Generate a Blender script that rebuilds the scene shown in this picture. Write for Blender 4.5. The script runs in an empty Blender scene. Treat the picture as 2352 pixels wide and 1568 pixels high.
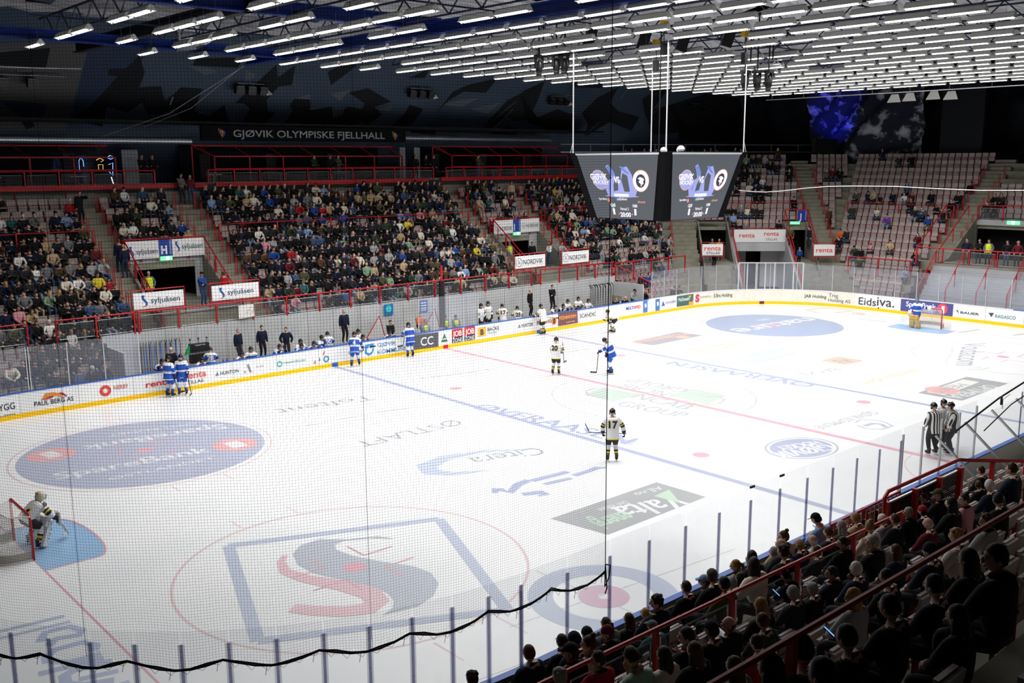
import bpy, math, random
import numpy as np
from mathutils import Vector, Matrix
from mathutils.bvhtree import BVHTree
random.seed(7)
SC = bpy.context.scene
COL = SC.collection
# ---------------------------------------------------------------- camera
CP = np.array([-32.518, -27.267, 10.235]); YAW, PITCH, ROLL, FPX = 0.8454048, -0.1833016, -0.0056433, 2226.147
_f = np.array([math.cos(PITCH)*math.cos(YAW), math.cos(PITCH)*math.sin(YAW), math.sin(PITCH)])
_r0 = np.cross(_f, [0, 0, 1]); _r0 /= np.linalg.norm(_r0); _u0 = np.cross(_r0, _f)
_r = _r0*math.cos(ROLL)+_u0*math.sin(ROLL); _u = -_r0*math.sin(ROLL)+_u0*math.cos(ROLL)
cam_d = bpy.data.cameras.new('camera'); cam = bpy.data.objects.new('camera', cam_d); COL.objects.link(cam)
cam_d.sensor_width = 36; cam_d.lens = 36*FPX/2352; cam_d.clip_end = 400; cam_d.clip_start = .05
M4 = Matrix.Identity(4)
for i in range(3):
    M4[i][0] = _r[i]; M4[i][1] = _u[i]; M4[i][2] = -_f[i]; M4[i][3] = CP[i]
cam.matrix_world = M4
SC.camera = cam
# ---------------------------------------------------------------- world, exposure
w = bpy.data.worlds.new('world'); SC.world = w; w.use_nodes = True
w.node_tree.nodes['Background'].inputs[0].default_value = (.012, .016, .03, 1)
w.node_tree.nodes['Background'].inputs[1].default_value = .35
SC.view_settings.view_transform = 'Standard'; SC.view_settings.look = 'None'
SC.view_settings.exposure = 0.0; SC.view_settings.gamma = 1; SC.view_settings.use_curve_mapping = False
LAMP_W = 37.0          # watts of every fluorescent fitting over the ice
TUBE_E = 6.0           # how bright the tubes themselves look
cy = SC.cycles
cy.max_bounces = 6; cy.diffuse_bounces = 3; cy.glossy_bounces = 2; cy.transmission_bounces = 2
cy.transparent_max_bounces = 14; cy.caustics_reflective = False; cy.caustics_refractive = False
cy.use_light_tree = True; cy.sample_clamp_indirect = 6; cy.use_denoising = True
# ---------------------------------------------------------------- geometry of the view (used to find points on the ice, boards and signs)
def ray(px, py): return _f+_r*(px-1176)/FPX-_u*(py-784)/FPX
def hit(px, py, ax, val):
    d = ray(px, py); return CP+d*((val-CP[ax])/d[ax])
def proj(X):
    d = np.asarray(X, float)-CP; z = d@_f
    return 1176+FPX*(d@_r)/z, 784-FPX*(d@_u)/z, z
def ice(px, py): return hit(px, py, 2, 0.)
# ---------------------------------------------------------------- materials
MATS = {}
def mat(name, col, rough=.6, metal=0., emit=None, es=0., spec=.4):
    if name in MATS: return MATS[name]
    m = bpy.data.materials.new(name); m.use_nodes = True; b = m.node_tree.nodes['Principled BSDF']
    b.inputs['Base Color'].default_value = (*col, 1); b.inputs['Roughness'].default_value = rough
    b.inputs['Metallic'].default_value = metal; b.inputs['Specular IOR Level'].default_value = spec
    if emit: b.inputs['Emission Color'].default_value = (*emit, 1); b.inputs['Emission Strength'].default_value = es
    MATS[name] = m; return m
def noisy(name, c1, c2, scale=3., rough=.8, detail=6, spec=.3, metal=0., stretch=(1, 1, 1), bump=0., contrast=(.3, .7)):
    if name in MATS: return MATS[name]
    m = mat(name, c1, rough, metal, spec=spec); nt = m.node_tree; b = nt.nodes['Principled BSDF']
    tc = nt.nodes.new('ShaderNodeTexCoord'); mp = nt.nodes.new('ShaderNodeMapping'); mp.inputs['Scale'].default_value = stretch
    nz = nt.nodes.new('ShaderNodeTexNoise'); nz.inputs['Scale'].default_value = scale; nz.inputs['Detail'].default_value = detail
    cr = nt.nodes.new('ShaderNodeValToRGB'); cr.color_ramp.elements[0].position = contrast[0]; cr.color_ramp.elements[1].position = contrast[1]
    cr.color_ramp.elements[0].color = (*c1, 1); cr.color_ramp.elements[1].color = (*c2, 1)
    L = nt.links.new
    L(tc.outputs['Object'], mp.inputs[0]); L(mp.outputs[0], nz.inputs['Vector']); L(nz.outputs['Fac'], cr.inputs[0]); L(cr.outputs[0], b.inputs['Base Color'])
    if bump:
        bp = nt.nodes.new('ShaderNodeBump'); bp.inputs['Strength'].default_value = bump; bp.inputs['Distance'].default_value = .05
        L(nz.outputs['Fac'], bp.inputs['Height']); L(bp.outputs[0], b.inputs['Normal'])
    return m
def srgb(h):
    h = h.lstrip('#'); v = [int(h[i:i+2], 16)/255 for i in (0, 2, 4)]
    return tuple(c/12.92 if c <= .04045 else ((c+.055)/1.055)**2.4 for c in v)
def pm(h, rough=.65, **k): return mat('paint_'+h.lstrip('#'), srgb(h), rough, **k)
M_ice = noisy('ice_surface', (.79, .81, .83), (.85, .86, .87), .5, .22, 8, .35, contrast=(.25, .75))
M_board = noisy('board_white', (.78, .79, .80), (.86, .86, .86), 1.3, .45)
M_cream = noisy('board_worn_cream', (.72, .70, .60), (.80, .78, .70), 4., .5)
M_kick = mat('kickplate_yellow', srgb('#f2c200'), .5)
M_cap = mat('cap_blue', srgb('#2f62b8'), .4)
M_capw = mat('cap_white', (.8, .8, .8), .4)
M_conc = noisy('concrete', (.21, .20, .17), (.30, .29, .25), 1.1, .9, 8, .2)
M_concl = noisy('concrete_light', (.40, .41, .42), (.50, .51, .52), .9, .85, 8, .2)
M_step = noisy('concrete_step', (.23, .22, .17), (.32, .30, .24), 2., .9, 8, .2)
M_red = mat('red_paint', srgb('#b5121f'), .45)
M_mesh = mat('grey_steel', (.38, .39, .40), .4, .6)
M_alu = mat('aluminium', (.62, .63, .66), .35, .7)
M_dark = mat('dark_grey', (.02, .021, .024), .7)
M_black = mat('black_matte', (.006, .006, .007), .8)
M_blk = mat('black_plastic', (.012, .012, .014), .4)
M_seat = noisy('seat_plastic', (.37, .31, .295), (.44, .38, .36), 2.5, .45)
M_seatred = mat('seat_frame_red', srgb('#8e1020'), .5)
M_bluebeam = mat('beam_blue', srgb('#16307e'), .35)
M_darkbeam = mat('beam_dark', (.01, .012, .02), .5)
M_tube = mat('tube_glow', (1, 1, 1), .5, emit=(1., .98, .95), es=TUBE_E)
M_tube.cycles.emission_sampling = 'NONE'
M_hous = mat('fixture_grey', (.74, .72, .67), .5)
M_white = mat('white_paint', (.8, .8, .8), .5)
def glassmat(name, tint=(.93, .95, .97), refl=.06, haze=0.):
    m = bpy.data.materials.new(name); m.use_nodes = True; nt = m.node_tree; nt.nodes.clear()
    o = nt.nodes.new('ShaderNodeOutputMaterial'); t = nt.nodes.new('ShaderNodeBsdfTransparent'); g = nt.nodes.new('ShaderNodeBsdfGlossy')
    mx = nt.nodes.new('ShaderNodeMixShader'); mx.inputs[0].default_value = refl
    t.inputs[0].default_value = (*tint, 1); g.inputs['Roughness'].default_value = .05; g.inputs[0].default_value = (.6, .62, .66, 1)
    L = nt.links.new
    L(t.outputs[0], mx.inputs[1]); L(g.outputs[0], mx.inputs[2])
    last = mx
    if haze:
        d = nt.nodes.new('ShaderNodeBsdfDiffuse'); d.inputs[0].default_value = (.62, .65, .76, 1); m2 = nt.nodes.new('ShaderNodeMixShader')
        m2.inputs[0].default_value = haze; L(mx.outputs[0], m2.inputs[1]); L(d.outputs[0], m2.inputs[2]); last = m2
    L(last.outputs[0], o.inputs[0]); MATS[name] = m; return m
M_glass = glassmat('board_glass', haze=.13)
M_glassn = glassmat('board_glass_near', (.96, .97, .98), haze=.035)
M_post_pl = glassmat('post_clear_edge', (.90, .91, .95), haze=.10)
M_post_core = glassmat('post_lilac', (.62, .62, .72), haze=.10)
M_dglass = mat('dark_window_glass', (.008, .009, .012), .12, spec=.5)
def netmat(name, cell, thread, col=(.015, .012, .03), attr='UV'):
    m = bpy.data.materials.new(name); m.use_nodes = True; nt = m.node_tree; nt.nodes.clear(); L = nt.links.new
    N = nt.nodes.new
    o = N('ShaderNodeOutputMaterial'); t = N('ShaderNodeBsdfTransparent'); d = N('ShaderNodeBsdfDiffuse'); d.inputs[0].default_value = (*col, 1)
    uv = N('ShaderNodeUVMap'); sp = N('ShaderNodeSeparateXYZ'); L(uv.outputs[0], sp.inputs[0])
    def line(sock):
        a = N('ShaderNodeMath'); a.operation = 'DIVIDE'; a.inputs[1].default_value = cell; L(sock, a.inputs[0])
        f = N('ShaderNodeMath'); f.operation = 'FRACT'; L(a.outputs[0], f.inputs[0])
        c = N('ShaderNodeMath'); c.operation = 'LESS_THAN'; c.inputs[1].default_value = thread/cell; L(f.outputs[0], c.inputs[0]); return c
    a, b = line(sp.outputs[0]), line(sp.outputs[1])
    mx = N('ShaderNodeMath'); mx.operation = 'MAXIMUM'; L(a.outputs[0], mx.inputs[0]); L(b.outputs[0], mx.inputs[1])
    ms = N('ShaderNodeMixShader'); L(mx.outputs[0], ms.inputs[0]); L(t.outputs[0], ms.inputs[1]); L(d.outputs[0], ms.inputs[2]); L(ms.outputs[0], o.inputs[0])
    MATS[name] = m; return m
M_net = netmat('safety_net', .048, .0027)
M_goalnet = netmat('goal_net', .05, .011, (.75, .74, .70))
M_wire = netmat('wire_mesh', .06, .0055, (.22, .23, .24))
M_blackmesh = netmat('black_mesh', .05, .030, (.012, .012, .014))
# ---------------------------------------------------------------- mesh builder
class MB:
    def __init__(s): s.v = []; s.f = []; s.m = []; s.mats = []; s.uv = None; s.n = 0
    def mi(s, m):
        if m not in s.mats: s.mats.append(m)
        return s.mats.index(m)
    def add(s, vs, fs, m):
        k = s.mi(m); b = s.n; s.calls = getattr(s, 'calls', []); s.calls.append((b, len(vs))); s.v.extend([tuple(float(c) for c in p) for p in vs]); s.n += len(vs)
        for f in fs: s.f.append(tuple(b+i for i in f)); s.m.append(k)
        return s
    def box(s, c, d, m, R=None, taper=1.):
        x, y, z = d[0]/2, d[1]/2, d[2]/2; t = taper
        vs = [Vector(p) for p in ((-x, -y, -z), (x, -y, -z), (x, y, -z), (-x, y, -z), (-x*t, -y*t, z), (x*t, -y*t, z), (x*t, y*t, z), (-x*t, y*t, z))]
        if R is not None: vs = [R @ v for v in vs]
        c = Vector(c); vs = [v+c for v in vs]
        return s.add(vs, [(0, 3, 2, 1), (4, 5, 6, 7), (0, 1, 5, 4), (1, 2, 6, 5), (2, 3, 7, 6), (3, 0, 4, 7)], m)
    def bar(s, a, b, w, h, m, up=(0, 0, 1)):
        a = Vector(a); b = Vector(b); d = b-a; L = d.length
        if L < 1e-6: return s
        x = d/L; u = Vector(up)
        if abs(x.dot(u)) > .99: u = Vector((0, 1, 0))
        y = u.cross(x).normalized(); z = x.cross(y)
        R = Matrix((x, y, z)).transposed(); return s.box((a+b)/2, (L, w, h), m, R)
    def tube(s, pts, r, m, n=6, close=False):
        pts = [Vector(p) for p in pts]; rs = r if isinstance(r, (list, tuple)) else [r]*len(pts)
        vs = []; fs = []; N = len(pts); prev = None
        for i, p in enumerate(pts):
            d = (pts[min(i+1, N-1)]-pts[max(i-1, 0)]).normalized()
            if prev is None:
                u = Vector((0, 0, 1)) if abs(d.z) < .9 else Vector((1, 0, 0)); x = d.cross(u).normalized()
            else:
                x = (prev-d*prev.dot(d)).normalized()
            prev = x; y = d.cross(x)
            for k in range(n):
                a = 2*math.pi*k/n; vs.append(p+(x*math.cos(a)+y*math.sin(a))*rs[i])
        for i in range(N-1):
            for k in range(n): fs.append((i*n+k, i*n+(k+1) % n, (i+1)*n+(k+1) % n, (i+1)*n+k))
        fs.append(tuple(range(n))[::-1]); fs.append(tuple((N-1)*n+k for k in range(n)))
        return s.add(vs, fs, m)
    def poly(s, pts, m): return s.add(pts, [tuple(range(len(pts)))], m)
    def prism(s, pts, d, m):
        n = len(pts); d = Vector(d); vs = [Vector(p) for p in pts]+[Vector(p)+d for p in pts]
        return s.add(vs, [tuple(range(n))[::-1], tuple(range(n, 2*n))]+[(i, (i+1) % n, n+(i+1) % n, n+i) for i in range(n)], m)
    def ell(s, c, r, m, nu=10, nv=7, R=None, fn=None):
        vs = []; fs = []
        for j in range(nv+1):
            th = math.pi*j/nv
            for i in range(nu):
                ph = 2*math.pi*i/nu; v = Vector((math.sin(th)*math.cos(ph), math.sin(th)*math.sin(ph), math.cos(th)))
                if fn: v = fn(v)
                v = Vector((v.x*r[0], v.y*r[1], v.z*r[2]))
                if R is not None: v = R @ v
                vs.append(v+Vector(c))
        for j in range(nv):
            for i in range(nu): fs.append((j*nu+i, (j+1)*nu+i, (j+1)*nu+(i+1) % nu, j*nu+(i+1) % nu))
        return s.add(vs, fs, m)
    def disc(s, c, r, m, X=(1, 0, 0), Y=(0, 1, 0), r0=0, n=40, a0=0, a1=2*math.pi):
        c = Vector(c); X = Vector(X); Y = Vector(Y); vs = []; fs = []
        for i in range(n+1):
            a = a0+(a1-a0)*i/n; d = X*math.cos(a)+Y*math.sin(a)
            vs.append(c+d*r); vs.append(c+d*r0)
        for i in range(n): fs.append((2*i+1, 2*i, 2*i+2, 2*i+3))
        return s.add(vs, fs, m)
    def build(s, name, parent=None, smooth=False, loc=None):
        me = bpy.data.meshes.new(name); me.from_pydata(s.v, [], s.f)
        for m in s.mats: me.materials.append(m)
        me.polygons.foreach_set('material_index', s.m)
        if smooth: me.polygons.foreach_set('use_smooth', [True]*len(s.f))
        if s.uv is not None:
            l = me.uv_layers.new(name='UVMap')
            idx = np.zeros(len(me.loops), np.int32); me.loops.foreach_get('vertex_index', idx)
            l.data.foreach_set('uv', np.asarray(s.uv, np.float32)[idx].ravel())
        me.update(); o = bpy.data.objects.new(name, me); COL.objects.link(o)
        if parent is not None: o.parent = parent
        if loc is not None: o.location = loc
        return o
def tag(o, label=None, cat=None, group=None, kind=None):
    if label: o['label'] = label
    if cat: o['category'] = cat
    if group: o['group'] = group
    if kind: o['kind'] = kind
    return o
def empty(name, loc=(0, 0, 0), rz=0., label=None, cat=None, group=None):
    o = bpy.data.objects.new(name, None); COL.objects.link(o); o.location = loc; o.rotation_euler = (0, 0, rz); o.empty_display_size = .1
    return tag(o, label, cat, group)
def struct(mb, name, **k): o = mb.build(name, **k); o['kind'] = 'structure'; return o
def clone(o, parent=None):
    c = o.copy(); COL.objects.link(c)
    if parent is not None: c.parent = parent
    for ch in o.children: clone(ch, c)
    return c
def netsheet(name, quads, m, parent=None):
    """quads: list of (p0,p1,p2,p3) with metre uv"""
    b = MB(); uv = []
    for q in quads:
        q = [Vector(p) for p in q]; w_ = (q[1]-q[0]).length; h_ = (q[3]-q[0]).length
        b.add(q, [(0, 1, 2, 3)], m); uv += [(0, 0), (w_, 0), (w_, h_), (0, h_)]
    b.uv = uv; return b.build(name, parent)
# ---------------------------------------------------------------- lettering
_TX = {}
def glyphs(txt, bold=0., shear=0.):
    k = (txt, bold, shear)
    if k in _TX: return _TX[k]
    c = bpy.data.curves.new('t', 'FONT'); c.body = txt; c.size = 1; c.offset = bold; c.shear = shear; c.resolution_u = 3
    o = bpy.data.objects.new('t', c); COL.objects.link(o); dg = bpy.context.evaluated_depsgraph_get(); dg.update()
    me = bpy.data.meshes.new_from_object(o.evaluated_get(dg))
    V = np.array([v.co[:2] for v in me.vertices]) if len(me.vertices) else np.zeros((1, 2)); F = [tuple(p.vertices) for p in me.polygons]
    bpy.data.objects.remove(o); bpy.data.curves.remove(c); bpy.data.meshes.remove(me)
    lo = V.min(0); hi = V.max(0); 
    has_desc = any(ch in 'gjpqyQ,' for ch in txt)
    y0 = 0. ; y1 = .73 if any(ch.isupper() or ch.isdigit() or ch in 'bdfhklt' for ch in txt) else .56
    V = np.stack([(V[:, 0]-lo[0])/max(hi[0]-lo[0], 1e-6), (V[:, 1]-y0)/(y1-y0)], 1)
    _TX[k] = (V, F); return _TX[k]
def text_on(mb, txt, A, B, C, m, off=(0, 0, 0), bold=0., shear=0.):
    """A baseline start, B baseline end, C cap height above A (world points)"""
    V, F = glyphs(txt, bold, shear); A = np.array(A, float); U = np.array(B, float)-A; W = np.array(C, float)-A
    P = A+V[:, :1]*U+V[:, 1:]*W+np.array(off, float)
    n = np.cross(U, W)
    mb.add(P, F, m)
def text_px(mb, txt, a, b, c, m, fn, lift, bold=0., shear=0.):
    A, B, Cc = fn(*a), fn(*b), fn(*c); text_on(mb, txt, A, B, Cc, m, lift, bold, shear)
# ================================================================ THE RINK
PI = math.pi; AR = 8.5*PI/2; S1 = 21.5; S2 = S1+AR; S3 = S2+13; S4 = S3+AR; S5 = S4+43; S6 = S5+AR; S7 = S6+13; S8 = S7+AR; STOT = S8+21.5
def bpath(s, d=0.):
    """point on the board line (d metres outward) and outward normal"""
    s = s % STOT
    if s < S1: return s, 15.+d, 0., 1.
    if s < S2: cx, cy_, a = 21.5, 6.5, PI/2-(s-S1)/8.5
    elif s < S3: return 30.+d, 6.5-(s-S2), 1., 0.
    elif s < S4: cx, cy_, a = 21.5, -6.5, -(s-S3)/8.5
    elif s < S5: return 21.5-(s-S4), -15.-d, 0., -1.
    elif s < S6: cx, cy_, a = -21.5, -6.5, -PI/2-(s-S5)/8.5
    elif s < S7: return -30.-d, -6.5+(s-S6), -1., 0.
    elif s < S8: cx, cy_, a = -21.5, 6.5, PI-(s-S7)/8.5
    else: return -21.5+(s-S8), 15.+d, 0., 1.
    return cx+(8.5+d)*math.cos(a), cy_+(8.5+d)*math.sin(a), math.cos(a), math.sin(a)
def bhit(px, py):
    """image direction -> (s,z) on the far and right-hand boards"""
    X = hit(px, py, 1, 15.)
    if X[0] < 21.5: return X[0], X[2]
    Y = hit(px, py, 0, 30.)
    if Y[1] < 6.5: return S2+(6.5-Y[1]), Y[2]
    d = ray(px, py); ox, oy = CP[0]-21.5, CP[1]-6.5; a = d[0]**2+d[1]**2; b = 2*(ox*d[0]+oy*d[1]); c = ox*ox+oy*oy-8.5**2
    t = (-b+math.sqrt(b*b-4*a*c))/2/a; P = CP+d*t; an = math.atan2(P[1]-6.5, P[0]-21.5)
    return S1+(PI/2-an)*8.5, P[2]
def bpt(s, z, d=-.012):
    x, y, _, _ = bpath(s, d); return (x, y, z)
def ring(s0, s1, step=.5):
    n = max(1, int(math.ceil((s1-s0)/step))); return [s0+(s1-s0)*i/n for i in range(n+1)]
def band(mb, s0, s1, d0, z0, z1, m, step=.5, flip=False):
    vs = []; L = ring(s0, s1, step)
    for s in L: vs += [bpt(s, z0, d0), bpt(s, z1, d0)]
    mb.add(vs, [(2*i, 2*i+2, 2*i+3, 2*i+1) for i in range(len(L)-1)], m)
def slab(mb, s0, s1, d0, d1, z0, z1, m, step=.5):
    L = ring(s0, s1, step); vs = []
    for s in L: vs += [bpt(s, z0, d0), bpt(s, z1, d0), bpt(s, z1, d1), bpt(s, z0, d1)]
    fs = []
    for i in range(len(L)-1):
        a = 4*i; b = a+4
        fs += [(a, b, b+1, a+1), (a+1, b+1, b+2, a+2), (a+2, b+2, b+3, a+3), (a+3, b+3, b, a)]
    e = 4*(len(L)-1); fs += [(0, 1, 2, 3), (e+3, e+2, e+1, e)]
    mb.add(vs, fs, m)
# --- the ice sheet with everything painted under it
I = MB(); L = ring(0, STOT, .8)[:-1]
I.add([bpt(s, 0, 0) for s in L], [tuple(range(len(L)))[::-1]], M_ice)
pB = mat('ice_blue', (.30, .36, .62), .3); pR = mat('ice_red', (.78, .30, .40), .3); pRl = mat('ice_red_faint', (.84, .56, .60), .3)
pN = mat('ice_grey_text', (.26, .30, .36), .3); pNl = mat('ice_grey_faint', (.42, .46, .50), .3); pNB = mat('ice_navy_disc', (.36, .41, .60), .3)
pSB = mat('ice_slate', (.42, .48, .60), .3); pW = mat('ice_white_text', (.84, .86, .90), .3); pCr = mat('ice_crease', (.22, .50, .85), .3)
pG = mat('ice_dark_panel', (.27, .30, .32), .3); pGr = mat('ice_green', (.45, .72, .52), .3); pGl = mat('ice_green_faint', (.48, .62, .53), .3)
pO = mat('ice_orange', (.84, .42, .28), .3); pOl = mat('ice_orange_faint', (.86, .60, .34), .3); pPk = mat('ice_pink', (.72, .42, .58), .3)
pBr = mat('ice_brown', (.30, .28, .33), .3); pBl = mat('ice_blue_faint', (.46, .54, .74), .3)
def rect(x0, x1, y0, y1, m, z=.004): I.add([(x0, y0, z), (x1, y0, z), (x1, y1, z), (x0, y1, z)], [(0, 1, 2, 3)], m)
def ipoly(px, m, z=.006): I.add([(*ice(*p)[:2], z) for p in px], [tuple(range(len(px)))], m)
def ipath(px, w_, m, z=.008, close=False):
    P = [Vector((*ice(*p)[:2], z)) for p in px]
    if close: P.append(P[0])
    n = len(P); vs = []
    for i in range(n):
        d = (P[min(i+1, n-1)]-P[max(i-1, 0)]).normalized(); nn = Vector((-d.y, d.x, 0)); wi = w_[i] if isinstance(w_, list) else w_
        vs += [P[i]+nn*wi/2, P[i]-nn*wi/2]
    I.add(vs, [(2*i, 2*i+1, 2*i+3, 2*i+2) for i in range(n-1)], m)
def itext(t, a, b, c, m, z=.010, bold=0., shear=0.): text_px(I, t, a, b, c, m, ice, (0, 0, z), 0., shear)
for x, m in ((-7.14, pB), (0, pR), (7.14, pB)): rect(x-.15, x+.15, -15, 15, m)
for s in (-1, 1):
    yg = 6.5+math.sqrt(8.5**2-4.5**2); rect(s*26-.03, s*26+.03, -yg, yg, pR)
    for yy in (-7, 7):
        I.disc((s*5.64, yy, .014), .30, pR); I.disc((s*20, yy, .006), 4.5, pRl, r0=4.43, n=64)
        I.disc((s*20, yy, .014), .30, pR)
        for q in (-1, 1):
            for e in (-1, 1): rect(s*20+q*.9-.03+e*0, s*20+q*.9+.03, yy+e*5.25-.0, yy+e*4.55, pRl)
            for e in (-1, 1):
                rect(s*20+q*.6, s*20+q*1.5, yy+e*.5-.03, yy+e*.5+.03, pR, .015); rect(s*20+q*.6-.03, s*20+q*.6+.03, yy+e*.5, yy+e*1.3, pR, .015)
    cr = [(s*26, -1.83), (s*(26-1.37), -1.83)]+[(s*(26-1.37-.46*math.sin(PI*k/14)), -1.83*math.cos(PI*k/14)) for k in range(1, 14)]+[(s*(26-1.37), 1.83), (s*26, 1.83)]
    if s > 0: cr = cr[::-1]
    I.add([(*p, .006) for p in cr], [tuple(range(len(cr)))], pCr)
    for a, b in zip(cr[:-1], cr[1:]):
        d = Vector((b[0]-a[0], b[1]-a[1], 0)).normalized()*.03; nn = Vector((-d.y, d.x, 0)); A = Vector((*a, .012)); B = Vector((*b, .012))
        I.add([A+nn, B+nn, B-nn, A-nn], [(0, 1, 2, 3)], pR)
I.disc((0, 0, .006), 4.5, pNl, r0=4.45, n=80); I.disc((0, -15, .006), 3.0, pRl, r0=2.95, n=50, a0=0, a1=PI)
# goal-crease bars behind the nets, hash lines of the near zone
for x in (-20.9, -19.1): rect(x-.02, x+.02, -12.6, -11.6, pRl)
def mt(t, p0, p1, h, m, z=.010, bold=.01, wx=1.):
    """lettering along the line p0-p1 through the middle of the letters, read in that direction"""
    A, B = ice(*p0), ice(*p1); R_ = (B-A)/np.linalg.norm(B-A); U = np.array([-R_[1], R_[0], 0]); A = A-U*h/2; B = B-U*h/2
    for q in ((0,) if bold < .015 else (-1, 1)): text_on(I, t, A+R_*q*h*bold*1.1, B+R_*q*h*bold*1.1, A+U*h+R_*q*h*bold*1.1, m, (0, 0, z), 0.)
# left circle: navy disc with two copies of the bank name
I.disc((-20, 7, .008), 4.22, pNB, n=72)
mt('SpareBank', (125, 1094), (478, 1030), .80, pW, .012, .02); mt('ØSTLANDET', (250, 1100), (492, 1050), .34, pW, .012)
mt('SpareBank', (518, 978), (192, 1030), .80, pW, .012, .02); mt('ØSTLANDET', (450, 972), (250, 1000), .34, pW, .012)
I.disc((*ice(118, 1044)[:2], .010), .82, mat('ice_red_disc', (.84, .33, .36), .3)); I.disc((*ice(540, 1020)[:2], .010), .82, MATS['ice_red_disc'])
mt('1', (527, 1023), (553, 1017), .95, pW, .013, .05); mt('1', (131, 1041), (105, 1047), .95, pW, .013, .05)
# near left circle: bank of the river logo inside a square frame
for a, b_ in (((525, 1253), (1008, 1191)), ((1008, 1191), (1165, 1400)), ((1165, 1400), (592, 1472)), ((592, 1472), (525, 1253))): ipath([a, b_], .32, pBl)
nav = [(796, 1238), (735, 1238), (690, 1252), (672, 1272), (684, 1297), (720, 1316), (790, 1332), (850, 1345), (890, 1362), (905, 1380), (900, 1398), (880, 1412), (960, 1392), (995, 1368), (1008, 1340), (990, 1315), (950, 1300), (880, 1290), (810, 1276), (772, 1262), (770, 1250), (790, 1242), (850, 1236), (905, 1237), (870, 1231)]
ipoly(nav, pSB, .008)
ipath([(655, 1275), (645, 1290), (655, 1312), (700, 1328), (790, 1345), (850, 1362), (866, 1380), (845, 1397), (790, 1404), (720, 1402), (670, 1396)], [.16, .22, .32, .42, .55, .62, .60, .60, .55, .5, .42], mat('ice_rose', (.80, .48, .56), .3), .010)
# curling house
hc = ice(1387, 1369); I.disc((hc[0], hc[1], .006), 1.83, pBl, r0=1.22, n=60); I.disc((hc[0], hc[1], .016), .62, pPk, r0=.15, n=40)
for a, b in (((1170, 1440), (1690, 1260)), ((1230, 1310), (1530, 1440)), ((1080, 1568), (1385, 1455))): ipath([a, b], .03, pNl, .005)
# big blue lettering at the bottom left corner
rb_ = mat('ice_royal', (.42, .52, .78), .3)
for P_, w_ in (([(-10, 1452), (148, 1414)], .16), ([(-10, 1468), (162, 1427)], .14), ([(92, 1474), (104, 1452), (160, 1438), (188, 1446), (182, 1458), (130, 1466), (112, 1482)], .22), ([(110, 1522), (106, 1508), (125, 1492), (190, 1474), (222, 1482), (214, 1494)], .22), ([(118, 1520), (160, 1520), (232, 1500)], .2), ([(88, 1548), (238, 1510)], .22),
                ([(258, 1518), (170, 1538), (148, 1552), (152, 1570), (190, 1574), (262, 1562)], .26), ([(272, 1540), (180, 1560)], .18), ([(300, 1568), (200, 1600)], .3)): ipath(P_, w_, rb_)
# lettering of the left half, read from the far side
mt('Toftent', (858, 912), (638, 946), .95, pN); mt('ØSTLAFT', (1056, 968), (822, 1022), .85, pN); mt('Citera', (1246, 1034), (1085, 1060), .95, pN)
ipath([(985, 930), (860, 948), (770, 965), (700, 978)], .09, pNl); ipath([(800, 968), (880, 952), (905, 962), (850, 975)], .07, pRl)
ipath([(1240, 1031), (1110, 1036), (1020, 1052), (980, 1070), (990, 1084), (1040, 1088), (1120, 1080)], [.05, .3, .6, .8, .7, .4, .1], pBl)
ipath([(1392, 1074), (1372, 1074), (1345, 1084), (1318, 1092)], [.15, .3, .25, .3], pB); ipath([(1305, 1083), (1270, 1092), (1222, 1104)], .30, pB); ipath([(1312, 1098), (1250, 1112)], .24, pB)
ipath([(1215, 1102), (1190, 1112), (1172, 1130), (1150, 1124), (1137, 1122), (1137, 1132)], [.3, .35, .3, .3, .25, .2], pB); ipath([(1200, 1135), (1245, 1130), (1258, 1134), (1236, 1139)], [.3, .35, .2, .12], pB)
mt('GRAND', (1125, 849), (968, 869), .62, pNl); mt('HOTEL', (1096, 862), (1051, 868), .26, pNl); mt('NO', (1352, 802), (1287, 812), .5, pNl); mt('ROM', (1258, 818), (1198, 827), .5, pRl)
bl_ = mat('ice_blue_letters', (.28, .34, .60), .3); mt('ØVERAASEN', (1100, 931), (1452, 1013), 1.0, bl_, .010, .035); mt('ØVERAASEN', (1866, 886), (1538, 833), 1.0, bl_, .010, .035)
# centre circle lettering
mt('NCAB', (1463, 908), (1588, 936), .95, pNl, bold=.02); mt('GROUP', (1426, 925), (1575, 954), .95, pNl, bold=.02); mt('NCAB', (1532, 906), (1428, 885), .95, pNl, bold=.02); mt('GROUP', (1574, 898), (1444, 872), .95, pNl, bold=.02)
ipoly([(1340, 905), (1388, 891), (1475, 905), (1405, 922)], pGl); ipoly([(1532, 908), (1592, 893), (1672, 908), (1625, 928)], pGl)
ipath([(1395, 892), (1365, 892), (1345, 898), (1352, 908), (1390, 912)], .12, pNl); ipath([(1610, 928), (1650, 928), (1665, 918), (1650, 909), (1620, 912)], .12, pNl)
ipath([(1452, 866), (1680, 902)], .05, pRl); ipath([(1318, 915), (1500, 958)], .05, pRl)
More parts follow.
